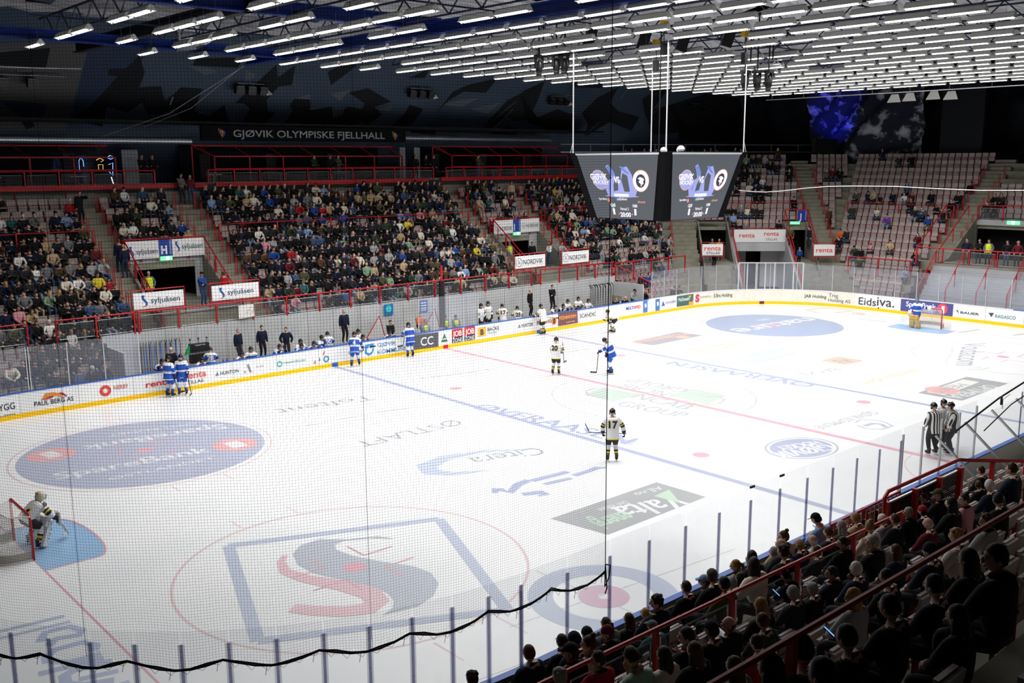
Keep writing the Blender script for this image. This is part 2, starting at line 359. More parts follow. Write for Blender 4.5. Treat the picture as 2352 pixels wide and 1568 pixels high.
# right half
I.disc((20, 7, .008), 4.22, mat('ice_steel', (.22, .32, .56), .3), n=72)
mt('nature', (1870, 733), (1698, 761), 1.7, pW, .012, .02); ipath([(1740, 736), (1765, 732)], .35, pBl, .011)
ipoly([(1447, 785), (1557, 762), (1615, 770), (1500, 793)], pBr, .008); mt('PIZZABAKEREN', (1578, 766), (1456, 786), .7, pO, .010, .03); I.disc((*ice(1568, 774)[:2], .012), .42, pO)
ipath([(1585, 803), (1640, 796), (1685, 784), (1708, 786), (1660, 800), (1590, 808)], .22, pOl); mt('SKYLTPARTNER', (1712, 783), (1562, 806), .45, pNl, .012)
ipoly([(1692, 826), (1740, 808), (1800, 798), (1828, 812), (1770, 828), (1728, 836)], pBl); mt('ICE HOUSE', (1815, 808), (1712, 826), .8, pW, .012, .03)
ipoly([(1885, 828), (1925, 818), (1987, 828), (1940, 838)], pO); mt('B', (1950, 828), (1918, 830), .75, pN, .012, .05); mt('BACKE', (1924, 847), (1838, 860), .7, pN); mt('OPPLAND', (1892, 838), (1830, 848), .32, pNl); mt('Innlandet', (2108, 850), (1982, 882), .7, pOl, bold=.02)
itext('Vodacom', (2212.5, 787.5), (2193.6, 839), (2269, 788), pN, .010, .01); itext('TELEKOMMUNIKASJON', (2189, 784), (2168, 837), (2198, 785), pNl); ipath([(2224, 843), (2245, 844), (2254, 842)], .12, pGr); ipath([(2226, 848), (2255, 848), (2274, 844)], .12, pGr)
ipoly([(2108, 902), (2220, 865), (2316, 880), (2210, 920)], pG, .006); ipoly([(2128, 900), (2212, 871), (2250, 877), (2170, 907)], mat('ice_cream', (.86, .86, .78), .3), .009)
I.disc((*ice(2165, 896)[:2], .011), .75, mat('ice_red_seal', (.80, .36, .35), .3)); mt('MENY', (2214, 882), (2152, 900), .6, pN, .013, .01); mt('OPTIMERA', (2282, 886), (2188, 913), .7, pW, .011, .02)
mt('GJØVIK KOMMUNE', (2010, 946), (1878, 983), .5, pN)
ipath([(1965, 970), (1975, 964), (2000, 964), (2030, 968), (2050, 978), (2025, 986), (1990, 984), (1968, 976)], .09, pSB); ipath([(1985, 978), (2005, 972), (2025, 974), (2035, 981)], .2, pSB)
em = ice(1841, 1028); ex = Vector(ice(1927, 1028)-em); ey = Vector(ice(1841, 1004)-em)
I.disc((em[0], em[1], .006), 1., pNl, X=ex, Y=ey, n=50); I.disc((em[0], em[1], .009), .93, mat('ice_white', (.86, .88, .9), .3), X=ex, Y=ey, n=50); I.disc((em[0], em[1], .011), .85, pB, X=ex, Y=ey, n=50)
mt('HOCKEY', (1880, 1016), (1790, 1030), .52, pW, .014, .04); mt('GJØVIK', (1912, 1026), (1782, 1046), .75, pW, .014, .04)
ipoly([(1264, 1191), (1508, 1107), (1622, 1141), (1396, 1228)], pG, .006)
mt('Valta', (1578, 1150), (1425, 1180), 1.15, pW, .011, .02); ipoly([(1502, 1139), (1537, 1124), (1563, 1155)], pGr, .013); mt('energi', (1446, 1181), (1370, 1204), .7, pGr, .012, .02); mt('Din lokale', (1442, 1153), (1378, 1172), .3, pW, .012); mt('AE.no', (1520, 1119), (1462, 1136), .3, pW, .012)
ipath([(1880, 718), (1850, 712), (1900, 707), (1960, 713), (1920, 718)], .35, pRl); mt('Eidsiva', (2035, 738), (1972, 732), .5, pNl); ipoly([(1960, 716), (1990, 719), (1984, 724), (1955, 721)], pRl)
ipath([(2330, 770), (2352, 766)], .3, pNl); ipath([(2200, 764), (2250, 756)], .25, pNl); ipath([(1436, 1020), (1449, 1010)], .5, pBl, .005)
od = sorted(range(1, len(I.calls)), key=lambda i: (round(I.v[I.calls[i][0]][2], 4), i)); done = []
for i in od:
    b0, n0 = I.calls[i]; xs = [v[0] for v in I.v[b0:b0+n0]]; ys = [v[1] for v in I.v[b0:b0+n0]]; bb = (min(xs), max(xs), min(ys), max(ys))
    lv = 1+max([l for l, q in done if q[0] < bb[1] and bb[0] < q[1] and q[2] < bb[3] and bb[2] < q[3]], default=0); done.append((lv, bb))
    I.v[b0:b0+n0] = [(x, y, .0004*lv) for x, y, z in I.v[b0:b0+n0]]
for m_ in I.mats:
    if m_ is not M_ice:
        c_ = m_.node_tree.nodes['Principled BSDF'].inputs['Base Color']; kk = .20 if m_.name == 'ice_crease' else .27
        c_.default_value = tuple((v*(1-kk)+.90*kk)*.83 for v in c_.default_value[:3])+(1,)
fl = struct(I, 'floor')
fl['label'] = 'white ice sheet with blue and red lines and sponsor logos'
# --- ground under the stands
G = MB(); G.add([(-70, -60, -.06), (90, -60, -.06), (90, 70, -.06), (-70, 70, -.06)], [(0, 1, 2, 3)], M_conc); struct(G, 'floor_slab')
# ================================================================ BOARDS
rb = empty('rink_boards', (0, 0, 0), 0, 'white dasher boards with sponsor panels and a yellow kick plate around the ice', 'rink boards')
b = MB(); slab(b, 0, STOT, 0, .10, 0, 1.04, M_board)
for s in ring(-29, S3, 2.4): slab(b, s-.008, s+.008, -.004, 0, .2, 1.04, mat('joint_grey', (.35, .35, .36), .6))
slab(b, S1+.5, S2-.5, -.006, 0, .2, 1.02, M_cream); slab(b, -24.9, -23.2, -.006, 0, .2, 1.02, M_cream); b.build('board_wall', rb)
k = MB(); slab(k, 0, STOT, -.012, .0, .0, .20, M_kick)
for s, m in ((-7.14, M_cap), (0, pm('#d01c28')), (7.14, M_cap), (S1+AR*.47, pm('#7a2020'))): slab(k, s-.17, s+.17, -.016, 0, 0, .205, m)
k.build('kick_plate', rb)
k = MB(); slab(k, S3-3, STOT+17.3, -.02, .14, 1.04, 1.08, M_cap); k.build('cap_rail', rb)
k = MB(); slab(k, 17.3, S3-3, -.02, .14, 1.04, 1.08, M_capw); k.build('cap_rail', rb)
def advert(items):
    """items: ('t',text,(xl,yl),(xr,yr),ytop,colour[,bold]) | ('p',[px...],colour) | ('c',x,y,r_px,colour)"""
    a = MB(); lift = .014
    for it in items:
        lift += .002
        if it[0] == 't':
            _, t, l, r_, yt, col = it[:6]; s0, z0 = bhit(*l); s1, z1 = bhit(*r_); _, zt = bhit(l[0], yt); V, F = glyphs(t, it[6] if len(it) > 6 else .005)
            zb = (z0+z1)/2; h = zt-z0
            a.add([bpt(s0+(s1-s0)*v[0], zb+h*v[1], -lift) for v in V], F, pm(col))
        elif it[0] == 'p':
            Q = [bhit(*p) for p in it[1]]; a.add([bpt(s, z, -lift) for s, z in Q], [tuple(range(len(Q)))], pm(it[2]))
        elif it[0] == 'q':   # rectangle, bent round the boards: x0,x1 px at y mid, z0,z1
            _, x0, x1, ym, z0, z1, col = it; s0, s1 = bhit(x0, ym)[0], bhit(x1, ym)[0]; band(a, s0, s1, -lift, z0, z1, pm(col))
        elif it[0] == 'c':
            s, z = bhit(it[1], it[2]); s2, _ = bhit(it[1]+it[3], it[2]); r_ = abs(_-z)+abs(bhit(it[1], it[2]-it[3])[1]-z); r0 = it[5] if len(it) > 5 else 0
            vs = []; n = 20
            for i in range(n+1): 
                c_, s_ = math.cos(2*PI*i/n), math.sin(2*PI*i/n); vs += [bpt(s+r_*c_, z+r_*s_, -lift), bpt(s+r_*r0*c_, z+r_*r0*s_, -lift)]
            a.add(vs, [(2*i, 2*i+1, 2*i+3, 2*i+2) for i in range(n)], pm(it[4]))
    a.build('advert_panel', rb)
K = '#33373c'
advert([('t', 'BYGG', (-14, 948), (34, 935), 932, K), ('t', 'GRUPPEN', (-14, 962), (34, 949), 958, K)])
advert([('t', 'PAUL BERG AS', (79, 933), (169, 919), 922, '#2b3440', .01), ('p', [(94, 919), (104, 903), (124, 900), (141, 905), (143, 913), (131, 909), (118, 908), (106, 914)], '#e0862e'), ('p', [(133, 901), (144, 901), (155, 909), (150, 910), (141, 905)], '#b0254e'), ('p', [(95, 919), (118, 914), (125, 908), (114, 910)], '#b0254e')])
advert([('c', 242, 897, 11, '#d8443a', .45), ('t', 'NERBY', (261, 895), (295, 889.5), 885, '#c8605a')])
advert([('t', 'renta', (335, 890), (393, 880.5), 876, '#d8303a', .02)]); advert([('t', 'renta', (424, 871), (474, 862.5), 855, '#e06a6a', .02), ('t', 'STILLAS', (425, 883), (467, 876.5), 875, '#4c5154')])
advert([('p', [(494, 864), (503, 861.5), (498.5, 853)], '#808588'), ('t', 'HUNTON', (506, 861.5), (548, 854.5), 853, K)])
advert([('p', [(567, 838), (571, 835), (577, 853), (580, 852.5), (580, 854), (573, 855)], '#7d8288'), ('c', 562.5, 854, 2, '#7d8288'), ('t', 'ALYER', (588, 844), (606, 841), 840, '#9a9ea2')])
advert([('c', 642, 835.5, 6, '#3fa9a0', .6), ('t', 'recordit.no', (652, 836), (701, 828), 829, '#3fa9a0', .01)])
advert([('c', 749, 824, 6.5, '#3f86a8', .6), ('p', [(743, 807), (746, 805.5), (743.5, 816), (741.5, 816.5)], '#c83c44'), ('c', 723, 832, 3, '#c85a50', .5), ('p', [(733, 822), (735, 821.5), (735, 829), (733, 829.3)], '#5a6a72')])
advert([('t', 'HUNTON', (801, 814), (833, 809), 806, K), ('p', [(838, 792), (858, 788), (858, 806), (852, 814), (846, 816.5), (838, 811)], '#3a86cc'), ('p', [(842, 803), (847, 795), (851, 797), (848, 802), (855, 797), (854, 806), (848, 811), (843, 809)], '#dfe9f2'), ('t', 'GJØVIK', (867, 797), (909.5, 790), 787.5, '#4a86b8', .006), ('t', 'KOMMUNE', (867, 813.5), (934, 803), 803.5, '#4a86b8', .006)])
advert([('p', [(949, 770), (1006.5, 762.5), (1006.5, 796), (949, 803)], '#55565c'), ('t', 'CC', (966, 794), (995, 790), 774, '#e9e9ea', .01)])
advert([('p', [(1013, 786), (1028, 784), (1020.5, 765)], '#3d7a58'), ('p', [(1014.5, 780), (1026.5, 778.4), (1020.5, 776)], '#e6e8e8')])
for x in (1038, 1066.3):
    dy = (x-1038)*-.17
    advert([('p', [(x, 757+dy), (x+24, 753+dy), (x+24, 771+dy), (x, 775+dy)], '#c42a36'), ('p', [(x, 775.4+dy), (x+24, 771.4+dy), (x+24, 784+dy), (x, 788+dy)], '#3b3d44'), ('t', 'JOB', (x+2, 773+dy), (x+22, 769.7+dy), 760+dy, '#f0e8e8', .02), ('t', 'ZONE', (x+1.5, 786.5+dy), (x+22.5, 783+dy), 777.3+dy, '#e8e8ec', .005)])
advert([('p', [(1097.5, 753), (1115.5, 750), (1115.5, 770.5), (1097.5, 773.8)], '#f0b13c'), ('t', 'B', (1103, 769), (1111, 767.6), 756, '#4a4238', .05), ('t', 'BACKE', (1119.6, 761), (1146, 756.3), 752, '#4e5358', .01), ('t', 'OPPLAND', (1119.6, 767.5), (1141, 763.8), 764, '#6a6f74')])
advert([('p', [(1189.5, 753), (1196, 751.8), (1192.5, 744)], '#7a8088'), ('t', 'HUNTON', (1197.5, 752), (1223.5, 747.5), 743.6, K)])
advert([('t', 'BOWLING', (1233, 745.5), (1266, 739.8), 736, '#8c3040', .01), ('c', 1272, 737, 7.2, '#e58a3c'), ('t', '1', (1270, 743), (1275, 742), 731, '#6a3030', .03)])
advert([('p', [(1281.6, 718.5), (1326, 712.5), (1327, 741.3), (1281.6, 749)], '#7a4f52'), ('t', 'PIZZABAKEREN', (1284, 734), (1323, 728), 726, '#f0a24a', .02), ('t', 'HAMAR', (1300, 742), (1320, 739), 738, '#e0b080')])
advert([('t', 'SCANDIC', (1331.5, 730.5), (1368.5, 724.5), 721, '#4a4e52')]); advert([('t', 'MULTI', (1438, 712), (1455, 709.3), 704.8, '#3a4fae', .02), ('t', 'SPED', (1456, 709.3), (1471.2, 706.9), 702.2, '#d83a48', .02)])
advert([('p', [(1477, 691.5), (1487, 690), (1487, 716), (1477, 718)], '#4a78c0'), ('p', [(1480, 698), (1484, 696), (1485, 704), (1481, 707)], '#e0e8f4')]); advert([('p', [(1505.4, 687.5), (1515, 686), (1515, 712), (1505.4, 713.8)], '#4a78c0'), ('p', [(1508, 694), (1512, 692), (1513, 700), (1509, 703)], '#e0e8f4')])
advert([('p', [(1519, 703), (1527, 701.6), (1523, 691)], '#4a68b8'), ('t', 'KONGSBERG', (1529, 698), (1552.5, 694.3), 692, '#8a94b8')])
advert([('q', 1554.5, 1592, 690, .26, 1.0, '#4a6a60'), ('t', "McDonald's", (1558, 692), (1586, 688.5), 684, '#e8ecea', .02), ('t', 'M', (1582, 701), (1591, 699.5), 692, '#e8b040', .04), ('p', [(1580, 679), (1588, 678), (1585, 683)], '#e8b040')])
advert([('t', 'S', (1596.5, 693.5), (1606, 692), 677, '#d04050', .06), ('t', 'SKANCKE MOTOR', (1607.5, 685), (1632, 681.5), 681, '#a08088')])
advert([('t', 'E.Bra Holding', (1639.5, 683.5), (1682, 680), 675, '#4a4a4a', .015)])
advert([('t', 'JAB Holding', (1847, 682.5), (1898, 685.5), 675, '#3c3f44', .015)]); advert([('t', 'Trag', (1903.5, 681.6), (1925, 683), 672.6, '#5c6066'), ('t', 'Holding AS', (1902, 692.5), (1953, 696), 684.5, '#5c6066')])
advert([('t', 'Eids', (1972, 699.3), (2012, 702), 681.8, '#3a3e44'), ('t', 'iva.', (2014, 702.2), (2054, 705.2), 685.2, '#3a3e44'), ('c', 2018, 707, 1.6, '#3a3e44')])
advert([('q', 2068.5, 2189.5, 707, .22, 1.02, '#4d4f8c'), ('t', 'SpareBank', (2081, 702.5), (2150, 710.5), 690.5, '#e6e6f0', .02), ('t', 'ØSTLANDET', (2097, 713.5), (2150, 719.5), 706, '#d6d6e6', .01), ('c', 2165, 709, 11, '#e0485a'), ('t', '1', (2162, 718), (2169, 719), 702, '#f4f0f2', .05)])
advert([('t', 'BAUER', (2206, 720), (2249, 724), 714.5, '#43474c', .02, ), ('p', [(2196, 712), (2203, 720), (2200, 712)], '#43474c')]); advert([('t', 'RAGASCO', (2285.5, 729.5), (2332.5, 734), 721.5, '#3f8a9a', .01), ('p', [(2271, 718), (2283, 718.5), (2277, 728)], '#3a4a58')])
y_ = MB(); x, y, nx, ny = bpath(S3+3.2, .3)
# ================================================================ GLASS AND POSTS
gz = {}
def glass_panel(s0, s1, d, z0, z1, m, name='glass_panel', grp='clear glass panels around the rink', lab=None):
    g = MB(); L = ring(s0, s1, 1.2); vs = []
    for s in L: vs += [bpt(s, z0, d), bpt(s, z1, d)]
    g.add(vs, [(2*i, 2*i+2, 2*i+3, 2*i+1) for i in range(len(L)-1)], m); return g.build(name)
NP = [0]
def gl(s0, s1, pitch, z1, m, postm, pz, lab, pm_r=.03, cat='glass barrier'):
    n = max(1, round((s1-s0)/pitch)); st = (s1-s0)/n
    R_ = empty('rink_glass', (0, 0, 0), 0, lab, cat)
    for i in range(n+1):
        s = s0+i*st
        if i < n:
            o = glass_panel(s+.012, s+st-.012, .05, 1.08, z1, m); o.parent = R_
        x, y, nx, ny = bpath(s, .05)
        p = MB()
        if postm is M_alu:
            p.box((0, 0, (1.08+pz)/2), (.045, .05, pz-1.08), M_alu)
        else:
            p.box((0, 0, (1.08+pz)/2), (.045, .03, pz-1.08), M_post_core); p.box((0, 0, (1.08+pz)/2), (.11, .014, pz-1.08), M_post_pl)
            for zz in np.arange(1.3, pz-.05, .32): p.box((0, -.03, zz), (.012, .012, .012), M_blk)
        o = p.build('glass_post', loc=(x, y, 0)); o.rotation_euler = (0, 0, math.atan2(ny, nx)-PI/2)
        o.parent = R_
# near long side: posts at 1.2 m from the tunnel to the corner, then round the corner
gl(S5+0.0-14.2, S5, 1.2, 2.93, M_glassn, None, 2.58, 'clear glass panels with slim posts in front of the near crowd')
gl(S5, S6, AR/18, 2.93, M_glassn, None, 2.70, 'run of glass panels and posts round the near left corner under the net')
gl(S5-43+0, S5-22.5, 1.37, 3.02, M_glassn, None, 2.62, 'run of glass panels and posts on the near boards beyond the penalty gate')
gl(S5-19.0, S5-14.3, 1.2, 2.93, M_glassn, M_alu, 2.75, 'run of glass panels and posts beside the gate in the near boards')
# far side, left of the home bench, between the benches, and round the far end
gl(-21.5, -17.0, 1.5, 2.9, M_glass, M_alu, 2.9, 'run of glass panels and posts left of the home bench')
gl(-28.0, -21.6, 1.6, 2.9, M_glass, M_alu, 2.9, 'run of glass panels and posts at the far left corner')
gl(-1.8, 2.4, 1.05, 2.95, M_glass, M_alu, 2.95, 'run of glass panels and posts of the timekeeper box between the benches')
gl(17.6, S1+.3*AR, 1.25, 2.9, M_glass, M_alu, 2.9, 'run of glass panels and posts in front of the far right seats')
gl(S1+.3*AR, S1+.72*AR, .95, 2.95, M_glass, mat('post_white', (.8, .8, .82), .4) and M_alu, 2.95, 'run of glass panels and posts across the corner gateway')
gl(S1+.72*AR, S3-.2, 1.55, 2.9, M_glass, M_alu, 2.9, 'run of glass panels and posts behind the far goal')
gl(S3-.2, S4, 1.9, 2.9, M_glass, M_alu, 2.9, 'run of glass panels and posts at the right-hand end')
gate = MB(); 
for t in np.linspace(.34, .68, 8): 
    x, y, _, _ = bpath(S1+t*AR, .16); gate.bar((x, y, 1.08), (x, y, 2.98), .07, .07, M_white)
a_ = bpath(S1+.34*AR, .16); b_ = bpath(S1+.68*AR, .16); gate.bar((a_[0], a_[1], 3.0), (b_[0], b_[1], 3.0), .08, .08, M_alu)
tag(gate.build('machine_gate'), 'white barred frame of the machine gate in the far corner', 'gate')
fg = MB(); P = [bpt(s, 1.3, .4) for s in (S3+2.6, S3+3.6)]
fg.add([bpt(S3-.9, .62, -.03), bpt(S3-.35, .62, -.03), bpt(S3-.35, 1.0, -.03), bpt(S3-.9, 1.0, -.03)], [(0, 1, 2, 3)], pm('#e8c21c'))
# ================================================================ STANDS
Q2 = math.sqrt(.5); DG = 28.28
RISE, DEP = .567, .81
def rowD(k): return 3.9+DEP*k            # distance of row k behind the board line
def rowZ(k): return 1.95+RISE*k
LOW = [(.9+.8*j, .15+.45*j) for j in range(4)]     # rows below the front rail
def legs(D):
    """plan of the ring D metres behind the boards: three straight legs (start, end)"""
    y = 15+D; x = 30+D; c = (DG+D)/Q2
    return [((-46., y), (c-y, y)), ((c-y, y), (x, c-x)), ((x, c-x), (x, -14.))]
def uof(x, y): return (x-y)*Q2
def bar_poly(mb, pts, w_, h_, m):
    for a, b_ in zip(pts[:-1], pts[1:]): mb.bar(a, b_, w_, h_, m)
# --- openings (x ranges on the far leg, u ranges on the corner leg, y ranges on the end leg)
AIS = [(-15.3, -14.2), (-9.9, -8.7), (9.7, 10.9), (15.2, 16.5)]
VOM = [(-14.2, -9.9), (10.9, 15.2)]
def zone(leg, x, y, k):
    """'seat', 'stair', 'void' for a spot on row k (k<0: lower rows)"""
    u = uof(x, y)
    if leg == 0:
        if u > 4.3 and x > 16: return 'stair' if u < 6.3 else 'void'
        for a, c in AIS:
            if a < x < c and k >= 0: return 'stair'
        for a, c in VOM:
            if a <= x <= c and 0 <= k < 6: return 'void'
        if k < 0 and -17.3 < x < 17.3: return 'void'
        return 'seat'
    if leg == 1:
        if u < 4.3: return 'seat'
        if u < 6.3: return 'stair'
        if u < 6.6: return 'void' if k < 6 else 'seat'
        if u < 8.9: return ('void' if 1 < k < 6 else 'stair') if k < 6 else 'seat'
        if u < 13.3: return 'void' if k < 4 else 'seat'
        if u < 15.2: return ('void' if 1 < k < 6 else 'stair') if k < 6 else 'seat'
        if u < 16.8: return 'stair'
        return 'seat'
    if u < 16.8: return 'stair' if u > 15.2 else 'seat'
    if 3.2 < y < 4.75: return 'stair' if k > 1 else 'void'
    if y <= 3.2: return 'void' if k < 7 else ('seat' if y > -.6 else 'void')
    if k < 0 and y < 4.4: return 'void'
    return 'seat'
# --- concrete terracing, one step per row, cut where the openings are
T = MB(); TL = MB()
def steprun(D, z, k, depth, drop):
    for li, (a, b_) in enumerate(legs(D)):
        if li == 0 and k > 10: continue
        a = Vector((*a, 0)); b_ = Vector((*b_, 0)); L_ = (b_-a).length; d = (b_-a)/L_; nrm = Vector((0, 1, 0)) if li == 0 else (Vector((Q2, Q2, 0)) if li == 1 else Vector((1, 0, 0)))
        n = int(L_/.2); st = None
        def flush(t0, t1):
            p = a+d*t0; q = a+d*t1
            e0 = 0 if t0 > 1e-6 else (0 if li == 0 else -depth*.4142); e1 = 0 if t1 < L_-1e-6 else (depth*.4142 if li < 2 else 0)
            p2 = p+nrm*depth+d*(e0 if li else 0); q2 = q+nrm*depth+d*e1
            vs = [p, q, q2, p2]; T.add([(v.x, v.y, z-drop) for v in vs]+[(v.x, v.y, z) for v in vs], [(4, 5, 6, 7), (0, 1, 5, 4), (1, 2, 6, 5), (3, 0, 4, 7), (2, 3, 7, 6)], M_step)
        for i in range(n+1):
            t = L_*i/n; p = a+d*min(t+.1, L_-.01)+nrm*.3
            solid = zone(li, p.x, p.y, k) != 'void' and i < n
            if solid and st is None: st = t
            if not solid and st is not None: flush(st, t); st = None
for j, (D, z) in enumerate(LOW): steprun(D, z, j-4, .8, .5)
for k in range(0, 15): steprun(rowD(k), rowZ(k), k, DEP+.02, .62)
# stair half steps in the aisles
for k in range(0, 15):
    D, z = rowD(k), rowZ(k)
    if k < 11:
        for a, c in AIS: T.box(((a+c)/2, 15+D+DEP*.75, z+RISE/4), (c-a, DEP/2, RISE/2), M_step)
    for u0, u1 in ((4.3, 6.3), (15.3, 16.7)):
        q = (DG+D+DEP*.75); c_ = Vector((Q2*(q+(u0+u1)/2), Q2*(q-(u0+u1)/2), z+RISE/4)); T.box(c_, (DEP/2, u1-u0, RISE/2), M_step, Matrix.Rotation(PI/4, 3, 'Z'))
    if k > 1: T.box((30+D+DEP*.75, 3.97, z+RISE/4), (DEP/2, 1.5, RISE/2), M_step)
# near stand, mirror image of the far one
def nearstep(D, z, dp, drop): T.box((-15, -15-D-dp/2, z-drop/2), (60, dp, drop), M_step)
LOWN = [(.75+.78*j, .5+.42*j) for j in range(4)]
for j, (D, z) in enumerate(LOWN): nearstep(D, z, .8, .5)
for k in range(0, 9): nearstep(rowD(k), rowZ(k), DEP, .62)
tr = T.build('terracing'); tag(tr, kind='structure'); 
# --- front wall behind the benches, walls of the openings, rear wall
W_ = MB()
W_.box((0, 18.35, 1.2), (35.0, .12, 2.4), M_concl)
for x in np.arange(-16, 17, 1.55): W_.box((x, 18.28, 1.2), (.012, .01, 2.36), M_mesh)
W_.box((-17.42, 17.0, 1.0), (.1, 2.8, 2.0), M_concl); W_.box((17.42, 17.0, 1.0), (.1, 2.8, 2.0), M_concl)
W_.box((1.2, 18.27, 1.15), (1.1, .03, 2.1), mat('door_pale', (.42, .46, .50), .5))
struct(W_, 'wall_bench')
W_ = MB(); W_.box((-9, 28.3, 8.3), (74, .2, 1.7), M_conc); struct(W_, 'wall_rear')
for xa, xb in VOM:
    W_ = MB(); yb = 15+rowD(6)
    W_.box(((xa+xb)/2, yb-.2, 2.97), (xb-xa, 8.2, .16), M_conc); W_.box(((xa+xb)/2, 19.2, 2.2), (xb-xa, .7, .5), M_step); W_.box(((xa+xb)/2, 19.5, 2.4), (xb-xa, .5, .9), M_step)
    for x in (xa, xb):
        W_.prism([(x-.07, 18.9, 1.4), (x-.07, yb, 1.4), (x-.07, yb, rowZ(6)+.1), (x-.07, 18.9, rowZ(0)+.3)], (.14, 0, 0), M_conc)
    W_.box(((xa+xb)/2, yb+.05, rowZ(6)-.12), (xb-xa, .2, .3), M_concl)
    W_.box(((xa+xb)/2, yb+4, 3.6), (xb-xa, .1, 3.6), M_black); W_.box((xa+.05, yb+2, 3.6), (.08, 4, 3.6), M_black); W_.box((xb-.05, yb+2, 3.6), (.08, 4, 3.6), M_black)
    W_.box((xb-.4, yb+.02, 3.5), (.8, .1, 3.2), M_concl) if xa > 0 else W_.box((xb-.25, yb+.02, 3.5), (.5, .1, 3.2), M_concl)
    struct(W_, 'wall_opening')
def diagp(u, q, z): return Vector((Q2*(q+u), Q2*(q-u), z))
R45 = Matrix.Rotation(PI/4, 3, 'Z')
def dbox(mb, u0, u1, q0, q1, z0, z1, m): mb.box(diagp((u0+u1)/2, (q0+q1)/2, (z0+z1)/2), (q1-q0, u1-u0, z1-z0), m, R45)
W_ = MB(); 
for u in (9.05, 13.3): W_.prism([diagp(u-.08, DG+.9, -.05), diagp(u-.08, DG+7.3, -.05), diagp(u-.08, DG+7.3, 4.3), diagp(u-.08, DG+.9, .7)], Vector((Q2, -Q2, 0))*.16, M_concl)
dbox(W_, 9.05, 13.3, DG+6.95, DG+7.15, 3.2, 4.3, M_concl)
dbox(W_, 9.05, 10.7, DG+9.9, DG+10.0, 0, 3.4, M_concl); dbox(W_, 11.9, 13.3, DG+9.9, DG+10.0, 0, 3.4, M_white)
dbox(W_, 10.7, 11.9, DG+9.9, DG+10.0, 2.9, 3.4, M_concl); dbox(W_, 10.7, 11.9, DG+12.0, DG+12.1, 0, 3.0, mat('dark_maroon', (.05, .02, .02), .7))
dbox(W_, 8.9, 9.05, DG+7.3, DG+10, 0, 3.4, M_concl); dbox(W_, 13.3, 13.45, DG+7.3, DG+10, 0, 3.4, M_white); dbox(W_, 9.05, 13.3, DG+7.3, DG+10, 3.4, 3.5, M_concl)
struct(W_, 'wall_gateway')
W_ = MB()
for u0, u1 in ((6.6, 8.9), (13.45, 15.2)):
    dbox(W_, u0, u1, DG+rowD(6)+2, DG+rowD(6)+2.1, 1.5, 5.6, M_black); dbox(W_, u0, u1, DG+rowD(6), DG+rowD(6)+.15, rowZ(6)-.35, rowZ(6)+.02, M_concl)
    dbox(W_, u0, u1, DG+rowD(1.5), DG+rowD(6)+2, 2.35, 2.5, M_conc)
    for u in (u0, u1): W_.prism([diagp(u-.06, DG+rowD(0), 1.2), diagp(u-.06, DG+rowD(6), 1.2), diagp(u-.06, DG+rowD(6), rowZ(6)+.1), diagp(u-.06, DG+rowD(0), rowZ(0)+.2)], Vector((Q2, -Q2, 0))*.12, M_conc)
struct(W_, 'wall_corner_opening')
# right-hand opening, its gallery floor and the dark wall beyond
W_ = MB(); W_.box((36.3, -3, 2.95), (5.6, 12.6, .5), M_conc); W_.box((39.4, 3.2, 4.6), (.3, .25, 3.0), M_conc); W_.prism([(33.6, 3.1, 3.2), (39.3, 3.1, 3.2), (39.3, 3.1, rowZ(7)+.1), (35.2, 3.1, 3.4)], (0, .14, 0), M_conc)
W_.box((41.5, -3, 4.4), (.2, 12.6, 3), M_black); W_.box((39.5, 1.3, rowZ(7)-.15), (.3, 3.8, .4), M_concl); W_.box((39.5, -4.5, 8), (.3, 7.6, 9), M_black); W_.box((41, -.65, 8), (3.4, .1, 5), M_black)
struct(W_, 'wall_right')
# metal standing terrace behind the goal
B_ = MB()
for i in range(9):
    x = 31.2+.27*i; z = .55+.31*i; B_.box((x+.13, .4-.9, z), (.28, 7.6, .05), M_alu); B_.box((x, .4-.9, z-.15), (.02, 7.6, .26), mat('terrace_riser', (.42, .43, .46), .5, .3))
for y in np.arange(-4.2, 3.6, .9): B_.box((31.2, y, .3), (.06, .05, .5), M_alu)
tt = empty('standing_terrace', (0, 0, 0), 0, 'grey metal standing terrace with red handrails at the right end', 'terrace'); B_.build('step_bench', tt)
for y, l in ((3.2, 1), (1.3, .8), (-.7, .8), (-2.6, 1)):
    h = MB(); h.tube([(31.15, y, 0.6), (31.15, y, 1.75), (33.55, y, 4.1), (33.55, y, 3.2)], .035, M_red); h.tube([(32.4, y, 1.8), (32.4, y, 2.95)], .03, M_red)
    if l == 1:
        for t in np.linspace(.05, .95, 13): h.tube([(31.15+2.4*t, y, .7+2.45*t), (31.15+2.4*t, y, 1.75+2.35*t)], .012, M_red, 4)
    h.build('handrail', tt)
# ================================================================ SEATS
def seat_parts(open_=False):
    bk = MB(); bk.box((0, -.05, .66), (.43, .045, .30), M_seat, Matrix.Rotation(math.radians(9), 3, 'X')); bk.box((0, -.02, .80), (.36, .05, .05), M_seat)
    pn = MB()
    if open_: pn.box((0, .17, .43), (.42, .40, .05), M_seat)
    else: pn.box((0, .05, .34), (.42, .05, .29), M_seat, Matrix.Rotation(math.radians(-7), 3, 'X')); pn.box((0, .075, .20), (.36, .04, .04), M_seat)
    fr = MB(); 
    for x in (-.235, .235): fr.box((x, -.03, .28), (.025, .05, .56), M_seatred); fr.box((x, .03, .44), (.025, .20, .05), M_seatred)
    fr.box((0, -.03, .49), (.46, .04, .035), M_seatred)
    return bk, pn, fr
def seat_proto():
    r_ = empty('stadium_seat'); bk, pn, fr = seat_parts(); bk.build('backrest', r_); pn.build('seat_pan', r_); fr.build('frame', r_); return r_
SEATS = []   # x,y,z,rz,leg,row,index, occupied later
random.seed(11)
